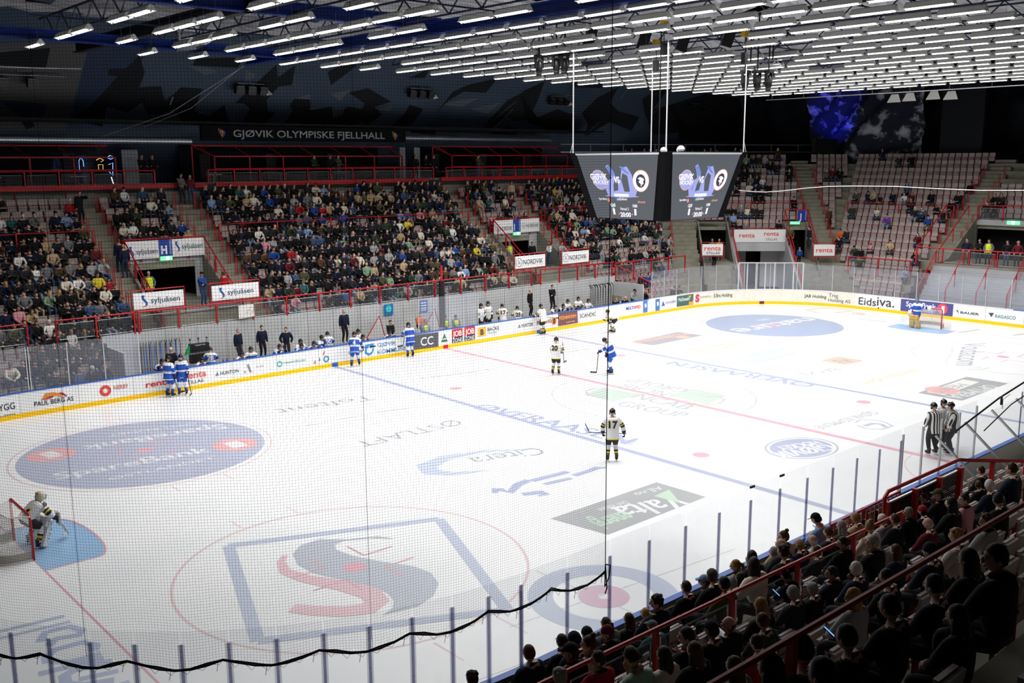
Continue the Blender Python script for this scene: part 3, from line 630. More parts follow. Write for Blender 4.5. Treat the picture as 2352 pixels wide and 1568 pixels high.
def seatrow(D, z, k):
    for li, (a, b_) in enumerate(legs(D)):
        a = Vector((*a, 0)); b_ = Vector((*b_, 0)); L_ = (b_-a).length; d = (b_-a)/L_; nrm = [Vector((0, 1, 0)), Vector((Q2, Q2, 0)), Vector((1, 0, 0))][li]
        if k >= 11 and li == 0: continue
        if li == 0: ts = [x+46 for x in np.arange(-24.9 if k < 0 else -29.8, L_-46-.3, .52)]
        else: ts = list(np.arange(.35, L_-.3, .52))
        for n_, t in enumerate(ts):
            p = a+d*t+nrm*.50
            ok = all(zone(li, (p+d*e).x, (p+d*e).y, k) == 'seat' for e in (-.26, 0, .26))
            if li == 2 and p.y < 3.2 and k < 7: ok = False
            if li == 2 and p.y < -.6: ok = False
            if li == 2 and k > 10 and p.y < 3.2: ok = False
            if ok: SEATS.append(dict(p=(p.x, p.y, z), rz=[PI, PI*.75, PI/2][li], leg=li, k=k, n=n_, t=t))
for j, (D, z) in enumerate(LOW): seatrow(D, z, j-4)
for k in range(15): seatrow(rowD(k), rowZ(k), k)
for k in list(range(-4, 0))+list(range(0, 8)):
    D, z = (LOWN[k+4] if k < 0 else (rowD(k), rowZ(k)))
    for n_, x in enumerate(np.arange(-29, -4 if k < 0 else 1.5, .55)):
        SEATS.append(dict(p=(float(x), -15-D-.42, z), rz=0., leg=3, k=k, n=n_, t=float(x)))
# ================================================================ RED RAILS, AISLE HOOPS
def railing(name, pts, label, cat='railing', h=1.0, post=1.9, panel=None, grp=None, r=.04, base=0.):
    """hand rail over posts along floor points; panel: material of the infill mesh"""
    root = empty(name, (0, 0, 0), 0, label, cat, grp); t = MB(); t.tube([(p[0], p[1], p[2]+h) for p in pts], r, M_red, 6); t.build('top_rail', root)
    pm_ = None
    for a, b_ in zip(pts[:-1], pts[1:]):
        a = Vector(a); b_ = Vector(b_); L_ = (b_-a).length; n = max(1, round(L_/post)); up = Vector((0, 0, 1)); d = (b_-a)/L_
        for i in range(n+1):
            p = a+(b_-a)*i/n
            if pm_ is None: pb = MB(); pb.box((0, 0, h/2-base), (.07, .07, h), M_red); pm_ = pb.build('post', root); pm_.location = p
            else: q_ = pm_.copy(); COL.objects.link(q_); q_.location = p
            if i < n and panel:
                q = a+(b_-a)*(i+1)/n; o = d*.12; A, B = p+o, q-o; f = MB()
                f.tube([A+up*.12, B+up*.12, B+up*(h-.18), A+up*(h-.18), A+up*.12], .018, M_alu, 4); fo = f.build('panel_frame', root)
                netsheet('wire_infill', [(A+up*.12, B+up*.12, B+up*(h-.18), A+up*(h-.18))], panel, fo)
    return root
yF = 18.3
for a, b_, lab in ((-29.5, -20.6, 'red front railing below the far left block of the stand'), (-19.4, -15.9, 'short red railing beside the aisle at the far left'),
                   (-15.7, 9.6, 'long red front railing with wire panels above the home bench and timekeepers'), (10.4, 17.2, 'red front railing with wire panels above the visitors bench')):
    railing('railing', [(a, yF, 2.35), (b_, yF, 2.35)], lab, panel=M_wire)
q = DG+3.35; c_ = q/Q2
railing('railing', [(17.6, 18.35, 1.95), (25.3, 18.35, 1.95)], 'red railing between the lower and upper seats of the far right block', panel=M_wire, h=1.3)
railing('railing', [(33.35, 9.6, 1.95), (33.35, 4.9, 1.95)], 'red railing between the lower and upper seats behind the far goal', panel=M_wire, h=1.3)
railing('railing', [(33.6, 4.6, 3.2), (33.6, -4.5, 3.2)], 'red railing along the gallery above the metal standing terrace', h=1.05, panel=M_wire)
# thin rails half way up the blocks
for pts, lab in (([(-30, 15+rowD(7)-.02, rowZ(7)), (-15.4, 15+rowD(7)-.02, rowZ(7))], 'thin red rail half way up the far left block'),
                 ([(-8.5, 15+rowD(7)-.02, rowZ(7)), (9.5, 15+rowD(7)-.02, rowZ(7))], 'thin red rail half way up the crowded middle block'),
                 ([(16.7, 15+rowD(7)-.02, rowZ(7)), (28.2, 15+rowD(7)-.02, rowZ(7))], 'thin red rail half way up the block behind the scoreboard'),
                 ([(*diagp(6.7, DG+rowD(7)-.02, 0)[:2], rowZ(7)), (*diagp(15.1, DG+rowD(7)-.02, 0)[:2], rowZ(7))], 'thin red rail above the corner gateway block'),
                 ([(30+rowD(7)-.02, 13.4, rowZ(7)), (30+rowD(7)-.02, 4.9, rowZ(7))], 'thin red rail half way up the half-empty right block')):
    railing('railing', pts, lab, h=.95, post=3.4, r=.028)
def hoop(x, y, z, dirv, root):
    d = Vector(dirv)*.0; h = MB(); s_ = Vector(dirv)
    p = Vector((x, y, z)); h.tube([p-s_*.05+Vector((0, 0, -.1)), p-s_*.05+Vector((0, 0, .92)), p+Vector((0, 0, .98)), p+s_*.05+Vector((0, 0, .92)), p+s_*.05+Vector((0, 0, -.1))], .022, M_red, 5)
    h.box(p+Vector((0, 0, .35)), (.1, .03, .06), M_red); h.build('hoop', root)
for (a, c), lab in zip(AIS, ('aisle left of the H entrance', 'aisle right of the H entrance', 'aisle left of the I entrance', 'aisle right of the I entrance')):
    for x, sd in ((a, 'left'), (c, 'right')):
        R_ = empty('aisle_rail', (0, 0, 0), 0, f'red hoop rails on the {sd} edge of the {lab}', 'handrail')
        for k in range(0, 11): hoop(x, 15+rowD(k)+.12, rowZ(k), (1, 0, 0), R_)
for u, lab in ((4.35, 'left edge of the corner stairs by the scoreboard'), (15.25, 'left edge of the stairs right of the J entrance'), (16.75, 'right edge of the stairs right of the J entrance')):
    R_ = empty('aisle_rail', (0, 0, 0), 0, f'red hoop rails on the {lab}', 'handrail')
    for k in range(2, 13): hoop(*diagp(u, DG+rowD(k)+.12, rowZ(k)), (Q2, -Q2, 0), R_)
for y, lab in ((4.7, 'left'), (3.2, 'right')):
    R_ = empty('aisle_rail', (0, 0, 0), 0, f'red hoop rails on the {lab} edge of the stairs at the right end', 'handrail')
    for k in range(4, 13): hoop(30+rowD(k)+.12, y, rowZ(k), (0, 1, 0), R_)
# sloping rails and sign boards of the entrances
def sign(name, P0, P1, z0, z1, drawings, label, cat='sign', thick=.04, out=Vector((0, -1, 0))):
    """panel from P0 to P1 (plan points) with drawing(mb, at) where at(u,v) is a spot on its face"""
    P0 = Vector((*P0, 0)); P1 = Vector((*P1, 0)); s_ = MB(); d = P1-P0
    s_.prism([P0+Vector((0, 0, z0)), P1+Vector((0, 0, z0)), P1+Vector((0, 0, z1)), P0+Vector((0, 0, z1))], -out*thick, M_white)
    def at(u, v, l=.01): return P0+d*u+Vector((0, 0, z0+(z1-z0)*v))+out*l
    for it in drawings:
        if it[0] == 't': text_on(s_, it[1], at(it[2], it[3], .012), at(it[4], it[3], .012), at(it[2], it[3]+it[5], .012), pm(it[6]), (0, 0, 0), it[7] if len(it) > 7 else 0.)
        if it[0] == 'r': s_.add([at(it[1], it[2]), at(it[3], it[2]), at(it[3], it[4]), at(it[1], it[4])], [(0, 1, 2, 3)], it[5] if not isinstance(it[5], str) else pm(it[5]))
        if it[0] == 'p': s_.add([at(*p, it[3] if len(it) > 3 else .012) for p in it[1]], [tuple(range(len(it[1])))], pm(it[2]))
        if it[0] == 'o':
            r = it[3]; s_.disc(at(it[1], it[2], .012), r, pm(it[4]), X=d.normalized(), Y=(0, 0, 1), r0=r*it[5], n=24)
    return tag(s_.build(name), label, cat)
def sylj(u0, u1, v0, v1, lw=.30):
    w_ = u1-u0; h = v1-v0; L0 = u0; S_ = [(L0+.02*w_, v0+.95*h), (L0+.10*w_, v0+.95*h), (L0+.08*w_, v0+.72*h), (L0+.17*w_, v0+.35*h), (L0+.16*w_, v0+.12*h), (L0+.10*w_, v0+.05*h), (L0+.12*w_, v0+.3*h), (L0+.03*w_, v0+.65*h)]
    return [('p', S_, '#1d4f9a'), ('p', [(L0+.0*w_, v0+.0*h), (L0+.11*w_, v0+.04*h), (L0+.15*w_, v0+.2*h), (L0+.1*w_, v0+.1*h)], '#d83a50', .014), ('t', 'syljuåsen', u0+.25*w_, v0+.28*h, u1, .46*h, '#41506a', .008)]
def nord(u0, u1, v0, v1, w_m, cross=True):
    return [('o', u0+.09*(u1-u0), (v0+v1)/2, w_m, '#4a4c50', .9), ('t', 'N', u0+.06*(u1-u0), v0+.32*(v1-v0), u0+.12*(u1-u0), .34*(v1-v0), '#4a4c50'), ('t', 'NORDVIK', u0+.25*(u1-u0), v0+.28*(v1-v0), u1, .42*(v1-v0), '#3a3c40')]
GRN = mat('exit_green', (.1, .6, .3), .5, emit=(.25, 1., .5), es=1.1)
yS = 15+rowD(6)-.26
def entrance(xa, xb, letter, kind):
    z0, z1 = rowZ(6)-.02, rowZ(6)+.92; w_ = xb-xa; wl = .46
    s0 = xa+.02; e0 = xb-.02; m0 = xa+w_*.40+(.05 if letter == 'H' else .02); m1 = m0+w_*.17
    A = (sylj(.10, .95, .1, .75) if kind == 's' else nord(.12, .95, .05, .75, .19))
    sign('advertising_sign', (s0, yS), (m0, yS), z0, z1, A, f'white sponsor banner left of the blue {letter} board over the entrance')
    sign('advertising_sign', (m1, yS), (e0, yS), z0, z1, (sylj(.08, .95, .25, .9) if kind == 's' else nord(.08, .95, .15, .85, .19)), f'white sponsor banner right of the blue {letter} board over the entrance')
    dr = [('r', 0, 0, 1, 1, '#23409a'), ('t', letter, .14 if letter == 'H' else .12, .12, .60 if letter == 'H' else .22, .52, '#e8ecf4', .05)]+[('o', .86, v, .05, '#b8c4e8', .6) for v in np.linspace(.12, .9, 9)]
    sign('section_sign', (m0+.01, yS), (m1-.01, yS), z0+.1, z1, dr, f'blue section board with the white letter {letter}')
    ex = MB(); ex.box(((m0+m1)/2, yS-.02, z0-.04), (m1-m0-.1, .08, .22), GRN); ex.box(((m0+m1)/2+.05, yS-.07, z0-.04), (.16, .02, .16), M_tube)
    tag(ex.build('exit_sign'), f'lit green exit sign under the letter {letter}', 'exit sign')
    R_ = empty('entrance_rail', (0, 0, 0), 0, f'red rails framing the {letter} entrance', 'railing')
    t = MB(); t.tube([(xa, yS+.1, z1+.08), (xb, yS+.1, z1+.08)], .04, M_red); 
    for x in np.linspace(xa, xb, 6): t.box((x, yS+.1, z0+.4), (.07, .07, 1.1), M_red)
    t.build('top_rail', R_)
    for x in (xa, xb):
        t = MB(); t.tube([(x, yS+.1, z1+.08), (x, 19.3, rowZ(0)+1.35), (x, 19.2, 2.0)], .04, M_red)
        for f_ in (.3, .62): yy = yS+(19.3-yS)*f_; zz = z1+.08+(rowZ(0)+1.35-z1-.08)*f_; t.tube([(x, yy, zz), (x, yy, zz-.95)], .035, M_red)
        t.tube([(x, yS, z1-.25), (x, 19.4, rowZ(0)+1.05)], .018, M_alu); t.tube([(x, yS, z0+.05), (x, 19.4, rowZ(0)+.45)], .018, M_alu); t.build('sloping_rail', R_)
entrance(-14.2, -9.9, 'H', 's'); entrance(10.9, 15.2, 'I', 'n')
def framed(name_l, P0, P1, z0, z1, dr, out=Vector((0, -1, 0))):
    sign('advertising_sign', P0, P1, z0, z1, dr, name_l, out=out)
    R_ = empty('sign_frame', (0, 0, 0), 0, 'red frame of the '+name_l, 'frame'); t = MB(); a = Vector((*P0, 0))-out*.07; b_ = Vector((*P1, 0))-out*.07; d = (b_-a).normalized()*.08; a -= d; b_ += d
    zz = z1+.12; t.tube([a+Vector((0, 0, z0-.45)), a+Vector((0, 0, zz)), b_+Vector((0, 0, zz)), b_+Vector((0, 0, z0-.45))], .035, M_red); t.tube([a+Vector((0, 0, z0-.08)), b_+Vector((0, 0, z0-.08))], .035, M_red); t.build('tube', R_)
framed('white syljuåsen banner below the H entrance, left of the gap', (-15.75, 18.62), (-13.3, 18.62), 3.42, 4.2, sylj(.14, .92, .12, .88))
framed('white syljuåsen banner below the H entrance, right of the gap', (-11.85, 18.62), (-9.3, 18.62), 3.46, 4.22, sylj(.14, .88, .12, .88))
framed('white NORDVIK banner below the I entrance, left of the gap', (8.5, 18.62), (11.1, 18.62), 3.52, 4.3, nord(.04, .92, .0, 1., .27))
framed('white NORDVIK banner below the I entrance, right of the gap', (12.7, 18.62), (15.2, 18.62), 3.52, 4.3, nord(.04, .92, .0, 1., .27))
oD = Vector((-Q2, -Q2, 0)); RT = '#e2473c'
def dp2(u, D): v = diagp(u, DG+D, 0); return (v.x, v.y)
sign('advertising_sign', dp2(9.2, 6.9), dp2(13.2, 6.9), 3.9, 4.9, [('t', 'renta', .10, .38, .40, .36, RT, .012), ('t', 'renta', .58, .52, .87, .34, RT, .012), ('t', 'STILLAS', .62, .14, .84, .18, '#3a3c40')], 'wide white renta banner over the corner gateway', out=oD)
R_ = empty('entrance_rail', (0, 0, 0), 0, 'red rails around the corner gateway', 'railing'); t = MB(); t.tube([diagp(9.05, DG+7.35, 4.95), diagp(13.3, DG+7.35, 4.95)], .04, M_red); t.build('top_rail', R_)
for u in (9.05, 13.3):
    t = MB(); t.tube([diagp(u, DG+7.35, 5.0), diagp(u, DG+1.3, 1.7), diagp(u, DG+1.1, .2)], .04, M_red)
    for f_ in np.linspace(.05, .98, 16 if u < 10 else 16):
        t.tube([diagp(u, DG+7.35-6.05*f_, 4.95-3.3*f_), diagp(u, DG+7.35-6.05*f_, 4.0-3.3*f_)], .016, M_red, 4)
    t.build('sloping_rail', R_)
framed('small white renta STILLAS board left of the corner gateway', dp2(6.35, 3.9), dp2(7.9, 3.9), 3.15, 4.0, [('t', 'renta', .10, .45, .90, .42, RT, .012), ('t', 'STILLAS', .20, .12, .85, .2, '#3a3c40', .01)], out=oD)
framed('small white renta board right of the corner gateway', dp2(14.75, 4.1), dp2(16.3, 4.1), 3.1, 3.95, [('t', 'renta', .10, .32, .90, .42, RT, .012)], out=oD)
zJ = rowZ(6); sign('section_sign', dp2(14.45, rowD(6)-.15), dp2(15.15, rowD(6)-.15), zJ+.1, zJ+.95, [('r', 0, 0, 1, 1, '#1c34a0'), ('t', 'J', .2, .15, .42, .55, '#e8ecf4', .05)]+[('o', .9, v, .04, '#b8c4e8', .5) for v in np.linspace(.12, .9, 8)], 'blue section board with the white letter J', out=oD)
for u0, u1, n_ in ((13.45, 15.25, 'J'),):
    R_ = empty('entrance_rail', (0, 0, 0), 0, f'red rails around the {n_} entrance', 'railing'); t = MB(); q = DG+rowD(6)-.1
    t.tube([diagp(u0, q, zJ+1), diagp(u1, q, zJ+1)], .04, M_red)
    for u in np.linspace(u0, u1, 3): t.tube([diagp(u, q, zJ), diagp(u, q, zJ+1)], .035, M_red)
    for u in (u0, u1): t.tube([diagp(u, q, zJ+1), diagp(u, DG+rowD(1), rowZ(1)+1), diagp(u, DG+rowD(1), rowZ(1))], .04, M_red)
    t.build('top_rail', R_)
ex = MB(); ex.box(diagp(14.25, DG+rowD(6)-.2, zJ-.05), (.08, .75, .22), GRN, R45); tag(ex.build('exit_sign'), 'lit green exit sign over the J entrance', 'exit sign')
ex = MB(); ex.box((39.3, .55, rowZ(7)-.1), (.08, .85, .26), GRN); ex.box((39.25, .55, rowZ(7)-.1), (.04, .16, .2), M_tube); tag(ex.build('exit_sign'), 'lit green exit sign over the dark right-hand entrance', 'exit sign')
railing('railing', [(39.3, 3.0, rowZ(7)), (39.3, -.4, rowZ(7))], 'red railing above the dark right-hand entrance', panel=M_wire, h=1.05)
R_ = empty('aisle_rail', (0, 0, 0), 0, 'sloping red handrails on the concrete stairs at the right end', 'handrail')
for y in (4.75, 3.15): t = MB(); t.tube([(33.8, y, 3.0), (33.8, y, 4.1), (38.0, y, 7.0), (38.0, y, 6.2)], .04, M_red); t.tube([(35.8, y, 5.5), (35.8, y, 4.5)], .035, M_red); t.build('sloping_rail', R_)
R_ = empty('stair_rail', (0, 0, 0), 0, 'barred red handrail of the steps down to the visitors bench', 'handrail')
t = MB(); t.tube([(17.3, 18.2, 3.1), (17.6, 18.1, 3.1), (18.6, 15.6, 1.9), (18.6, 15.6, 1.0)], .035, M_red)
for f_ in np.linspace(0, 1, 14): t.tube([(17.6+f_, 18.1-2.5*f_, 3.1-1.2*f_), (17.6+f_, 18.1-2.5*f_, 2.0-1.2*f_)], .014, M_red, 4)
t.build('sloping_rail', R_)
# ================================================================ MEZZANINE
Mz = MB(); Mz.box((-6, 31.5, 8.85), (68, 7, .3), M_dark); Mz.box((-6, 34.9, 10.4), (68, .2, 3.6), M_black); Mz.box((2.0, 31.4, 12.6), (50, 6, .1), M_black)
struct(Mz, 'floor_gallery')
bm = MB(); bm.box((-15, 27.95, 8.98), (15, .14, .26), M_red); tag(bm.build('edge_beam'), 'red edge beam of the upper gallery, left part', 'beam')
bm = MB(); bm.box((.85, 27.95, 9.0), (15.7, .14, .26), M_red); tag(bm.build('edge_beam'), 'red edge beam of the upper gallery under the hall name', 'beam')
bm = MB(); bm.box((16.6, 27.95, 9.06), (13.6, .14, .26), M_red); tag(bm.build('edge_beam'), 'red edge beam of the upper gallery beside the scoreboard', 'beam')
R_ = empty('support_struts', (0, 0, 0), 0, 'thin red struts between the rear wall and the gallery', 'strut')
for x in np.arange(-18, 23, 2.55): t = MB(); t.tube([(x, 28.02, 8.9), (x, 28.12, 8.2)], .035, M_red); t.build('strut', R_)
for a, b_, lab in ((-29.5, -10.6, 'red gallery railing with wire panels at the far left'), (-7.4, 9.2, 'red gallery railing with wire panels under the hall name'), (10.3, 23.4, 'red gallery railing with wire panels beside the scoreboard')):
    railing('railing', [(a, 28.0, 9.0), (b_, 28.0, 9.0)], lab, h=.86, post=1.72, panel=M_wire)
def booth(x0, x1, zt, lab, step=2.1):
    R_ = empty('gallery_booth', (0, 0, 0), 0, lab, 'booth'); t = MB(); yf, yb = 29.2, 31.5; zf = zt-.65
    t.bar((x0, yb-1.2, zt), (x1, yb-1.2, zt), .09, .09, M_red); t.bar((x0+.9, yf, zf), (x1, yf, zf), .08, .08, M_red); t.bar((x0+.9, yf, 9.9), (x1, yf, 9.9), .08, .08, M_red)
    n = max(1, int((x1-x0-.9)/step))
    for i in range(n+1):
        x = x0+.9+(x1-x0-.9)*i/n; t.bar((x, yf, 9.0), (x, yf, zf), .08, .08, M_red); t.bar((x, yf, zf), (x-.5, yb-1.2, zt), .06, .06, M_red)
    t.bar((x0, yb-1.2, 9), (x0, yb-1.2, zt), .08, .08, M_red); t.bar((x0, yb-1.2, zt), (x0+.9, yf, zf), .06, .06, M_red); t.build('red_frame', R_)
    g = MB(); g.box(((x0+x1)/2, 32.2, 10.2), (x1-x0, .06, 2.3), M_dglass); g.build('window_front', R_)
    g = MB(); 
    for i in range(0, n, 2): x = x0+1.6+(x1-x0-.9)*i/n; g.box((x, 32.1, 10.0), (.7, .04, 1.7), mat('back_room_grey', (.05, .05, .055), .7)); g.box((x, 30.9, 9.55), (.9, .5, .04), M_alu); g.tube([(x, 30.9, 9.0), (x, 30.9, 9.55)], .03, M_alu)
    g.build('table_and_panel', R_)
booth(-29, -12.3, 11.25, 'red framed glass booth of the left gallery'); booth(-7.3, 7.4, 11.3, 'long red framed glass booth below the hall name'); booth(10.9, 23.6, 11.35, 'red framed glass booth left of the scoreboard')
dr_ = MB(); dr_.box((-10.65, 31.4, 10.05), (.95, .06, 2.0), mat('door_white', (.45, .47, .50), .5)); text_on(dr_, 'INFO', (-10.85, 31.36, 10.45), (-10.45, 31.36, 10.45), (-10.85, 31.36, 10.55), pm('#555a60')); dr_.build('door_1')['kind'] = 'structure'
dr_ = MB(); dr_.box((9.0, 31.4, 10.2), (.5, .06, 2.2), mat('door_pale', (.42, .46, .50), .5)); dr_.box((10.3, 31.4, 10.2), (.5, .06, 2.2), MATS['door_pale']); dr_.build('door_2')['kind'] = 'structure'
NB = mat('neon_blue', (.1, .3, 1), .5, emit=(.15, .35, 1.), es=2.2); NW = mat('neon_white', (.8, .8, 1), .5, emit=(.9, .85, 1.), es=1.6); NO_ = mat('neon_orange', (1, .5, .1), .5, emit=(1., .5, .15), es=1.2)
def neon(x, y, z, kind, lab):
    n_ = MB()
    if kind == 0: n_.tube([(x-.12, y, z-.4), (x-.12, y, z+.2), (x, y, z+.42), (x+.12, y, z+.2), (x+.12, y, z-.1)], .018, NB, 5); n_.tube([(x-.3, y, z-.3), (x+.3, y, z-.3)], .02, NW, 5)
    elif kind == 1: n_.tube([(x-.2, y, z+.3), (x, y, z+.42), (x+.2, y, z+.3), (x+.05, y, z+.2)], .02, NO_, 5); n_.tube([(x-.12, y, z+.05), (x+.15, y, z+.05), (x+.12, y, z-.3), (x-.1, y, z-.3), (x-.12, y, z+.05)], .02, NO_, 5)
    else: n_.tube([(x-.22, y, z+.5), (x, y, z+.62), (x+.22, y, z+.5), (x, y, z+.4), (x-.22, y, z+.5)], .02, NB, 5); n_.tube([(x-.15, y, z+.1), (x+.1, y, z+.2), (x+.05, y, z-.5), (x-.15, y, z-.3)], .02, NB, 5); n_.tube([(x-.05, y, z-.6), (x+.05, y, z-1.0)], .03, NW, 5)
    tag(n_.build('neon_sign'), lab, 'neon sign')
neon(-13.9, 30.0, 10.2, 0, 'blue bottle shaped neon sign in the left booth'); neon(-12.9, 29.9, 10.15, 1, 'orange neon glass sign beside the blue neon'); neon(-12.3, 29.9, 10.1, 2, 'blue and white neon sign at the end of the left booth')
# name board, ducts
nb = MB(); y0 = 28.45; nb.box((-.1, y0+.12, 12.0), (14.7, .2, .86), mat('name_board', (.005, .0055, .007), .8, spec=.1)); P = lambda x, z: (x, y0-.005, z)
lt = mat('letter_grey', (.32, .33, .34), .5); text_on(nb, 'GJØVIK OLYMPISKE FJELLHALL', P(-5.45, 11.80), P(5.5, 11.80), P(-5.45, 12.24), lt, (0, 0, 0), .012)
for cx in (-6.2, 6.3):
    for i, c in enumerate(('#2a8a4a', '#d8333a', '#e0b030', '#2a5ac8')):
        a = cx-.20+.11*i; nb.add([P(a, 12.28-.05*i), P(a+.09, 12.30-.05*i), P(a+.12, 12.1-.05*i), P(cx+.05, 11.72), P(a+.05, 12.05-.04*i)], [(0, 1, 2, 3, 4)], pm(c))
tag(nb.build('name_board'), 'long dark board reading GJØVIK OLYMPISKE FJELLHALL', 'sign')
duct_m = mat('duct_steel', (.35, .38, .42), .35, .8)
def duct(x0, x1, y, z, r, lab):
    d_ = MB(); xs = np.arange(x0, x1, .25); pts = [(x, y, z) for x in xs]; rs = [r*(1.03 if i % 2 else 1.) for i in range(len(xs))]; d_.tube(pts, rs, duct_m, 14); tag(d_.build('air_duct', smooth=False), lab, 'air duct')
duct(-32, -7.7, 29.3, 11.55, .2, 'round steel air duct over the left gallery'); duct(7.6, 23, 30.4, 11.95, .2, 'round steel air duct right of the name board')
# ================================================================ CAVERN WALLS
V_ = MB(); wall_bl = noisy('painted_wall_blue', (.055, .082, .125), (.075, .105, .15), .35, .85, 4, .15)
def wallY(z): return 32.5-(z-11.)*.55
WN = Vector((0, -.55, -1)).normalized()
V_.add([(-60, wallY(9), 9), (70, wallY(9), 9), (70, wallY(24), 24), (-60, wallY(24), 24)], [(0, 1, 2, 3)], wall_bl)
def wpt(px, py, lift=.02):
    d = ray(px, py); n = np.array([0, 1, .55]); c = 32.5+11*.55; t = (c-CP@n)/(d@n); X = CP+d*t; return (X[0], X[1]-lift, X[2]-lift*.5)
dk = mat('mural_dark', (.012, .014, .018), .9); md = mat('mural_navy', (.03, .05, .10), .85); bw = mat('mural_grey', (.10, .10, .105), .85); lb = mat('mural_slate', (.11, .13, .16), .85)
def wpoly(pts, m, l=.02): V_.add([wpt(x, y, l) for x, y in pts], [tuple(range(len(pts)))], m)
wpoly([(0, 100), (205, 100), (150, 300), (0, 300)], bw, .01); wpoly([(205, 100), (340, 110), (300, 200), (160, 290)], md, .012)
for pts in ([(0, 120), (115, 110), (105, 155), (0, 150)], [(320, 127), (332, 165), (322, 195), (318, 200), (370, 198), (378, 232), (400, 215), (415, 200), (465, 203), (445, 255), (480, 265), (515, 240), (528, 285), (455, 283), (420, 282), (398, 250), (375, 262), (340, 262), (325, 235), (292, 258), (245, 245), (235, 290), (158, 275), (210, 240), (270, 175), (248, 172), (250, 158), (288, 157)],
            [(450, 135), (560, 132), (545, 155), (443, 150)], [(600, 180), (635, 148), (638, 178), (678, 150), (670, 195), (640, 198), (612, 228), (615, 255), (632, 258), (610, 283), (555, 282), (573, 250), (562, 238), (540, 236)],
            [(752, 165), (800, 142), (820, 150), (760, 195)], [(665, 242), (675, 226), (712, 228), (712, 252), (762, 244), (765, 270), (790, 262), (835, 285), (650, 286), (672, 254)], [(802, 213), (845, 202), (898, 233), (860, 245), (878, 262), (845, 285), (800, 270), (812, 262), (780, 285), (790, 250), (800, 244), (830, 250), (838, 238)],
            [(940, 240), (972, 250), (945, 285), (910, 300), (895, 290), (928, 262)], [(1000, 260), (1040, 210), (1075, 195), (1142, 180), (1115, 213), (1065, 210), (1030, 230)], [(940, 179), (988, 156), (975, 179)], [(940, 290), (1008, 290), (998, 310), (945, 305)],
            [(1110, 290), (1165, 230), (1195, 215), (1205, 207), (1250, 187), (1235, 230), (1210, 280), (1280, 250), (1320, 265), (1300, 308), (1255, 300), (1240, 278), (1215, 275), (1180, 278), (1165, 268), (1125, 292)], [(1310, 200), (1325, 185), (1385, 185), (1380, 202)],
            [(1335, 260), (1370, 225), (1420, 200), (1400, 235), (1420, 255), (1468, 268), (1450, 300), (1400, 280), (1340, 315), (1350, 285)], [(1475, 228), (1520, 195), (1530, 210), (1500, 250), (1540, 240), (1590, 300), (1500, 310), (1480, 260)], [(1540, 240), (1620, 215), (1700, 225), (1710, 330), (1560, 320)],
            [(1165, 290), (1190, 296), (1185, 310), (1120, 306)], [(50, 280), (70, 270), (80, 290), (60, 296)]): wpoly(pts, dk, .03)
for pts in ([(0, 230), (50, 232), (105, 240), (100, 272), (45, 270)],): wpoly(pts, md, .025)
for pts in ([(668, 228), (712, 228), (712, 215)], [(865, 250), (895, 255), (900, 245)], [(1010, 240), (1060, 228), (1100, 225), (1060, 245)], [(430, 150), (480, 155), (500, 165), (470, 172)], [(255, 200), (275, 230), (258, 255)], [(1080, 250), (1150, 235), (1120, 262)], [(760, 215), (805, 205), (780, 232)], [(565, 160), (590, 172), (560, 195)], [(700, 250), (745, 246), (742, 262)], [(1250, 225), (1310, 215), (1290, 240)]): wpoly(pts, lb, .022)
for a, b_ in (((1115, 290), (1185, 232)), ((1125, 305), (1178, 250)), ((1335, 318), (1375, 280)), ((1440, 318), (1480, 285)), ((1425, 225), (1445, 200)), ((1500, 260), (1515, 245)), ((452, 262), (466, 258)), ((390, 240), (397, 222))):
    A, B = Vector(wpt(*a, .04)), Vector(wpt(*b_, .04)); n_ = (B-A).cross(WN).normalized()*.05; V_.add([A+n_, B+n_, B-n_, A-n_], [(0, 1, 2, 3)], mat('scratch_grey', (.25, .27, .3), .7))
struct(V_, 'wall_far')
V_ = MB()
for x, w_ in ((-14.5, 0),): pass
V_.add([(48.5, 40, -1), (56, -10, -1), (54, -10, 24), (46.5, 40, 22)], [(0, 1, 2, 3)], noisy('rock_dark', (.004, .005, .008), (.03, .034, .045), .5, .95, 8, .1, bump=.6)); V_.box((50, -7, 9), (1, 20, 24), mat('end_panel_navy', (.004, .006, .012), .7))
V_.box((47.5, 8.2, 11), (.6, 3.4, 12), MATS['end_panel_navy']); V_.box((43.4, 18, 11.4), (3.5, .3, 1.2), M_black)
struct(V_, 'wall_end')
RK = MB(); rng = np.random.RandomState(3); n = 44; P = []
for j in range(n):
    for i in range(n):
        u = i/(n-1); v = j/(n-1); P.append((47.2+rng.rand()*.25+.5*math.sin(u*7+v*4)+.2*math.sin(u*23+v*17), 11.6+10.5*u, 9.6+7.5*v))
RK.add(P, [(j*n+i, j*n+i+1, (j+1)*n+i+1, (j+1)*n+i) for j in range(n-1) for i in range(n-1)], noisy('rock_rough', (.03, .035, .05), (.5, .52, .6), .9, .9, 12, .1, bump=1., contrast=(.52, .66))); tag(RK.build('rock_face', smooth=True), 'bare rock face lit blue above the right-hand stand', 'rock')
lb_ = bpy.data.lights.new('blue_spot', 'SPOT'); lb_.color = (.02, .03, 1.); lb_.energy = 1500; lb_.spot_size = 1.0; lb_.spot_blend = .8; lb_.shadow_soft_size = .2
o = bpy.data.objects.new('blue_spot', lb_); COL.objects.link(o); o.location = (43., 19.3, 10.9); o.rotation_euler = (Vector((47.6, 19.6, 14.2))-o.location).to_track_quat('-Z', 'Y').to_euler()
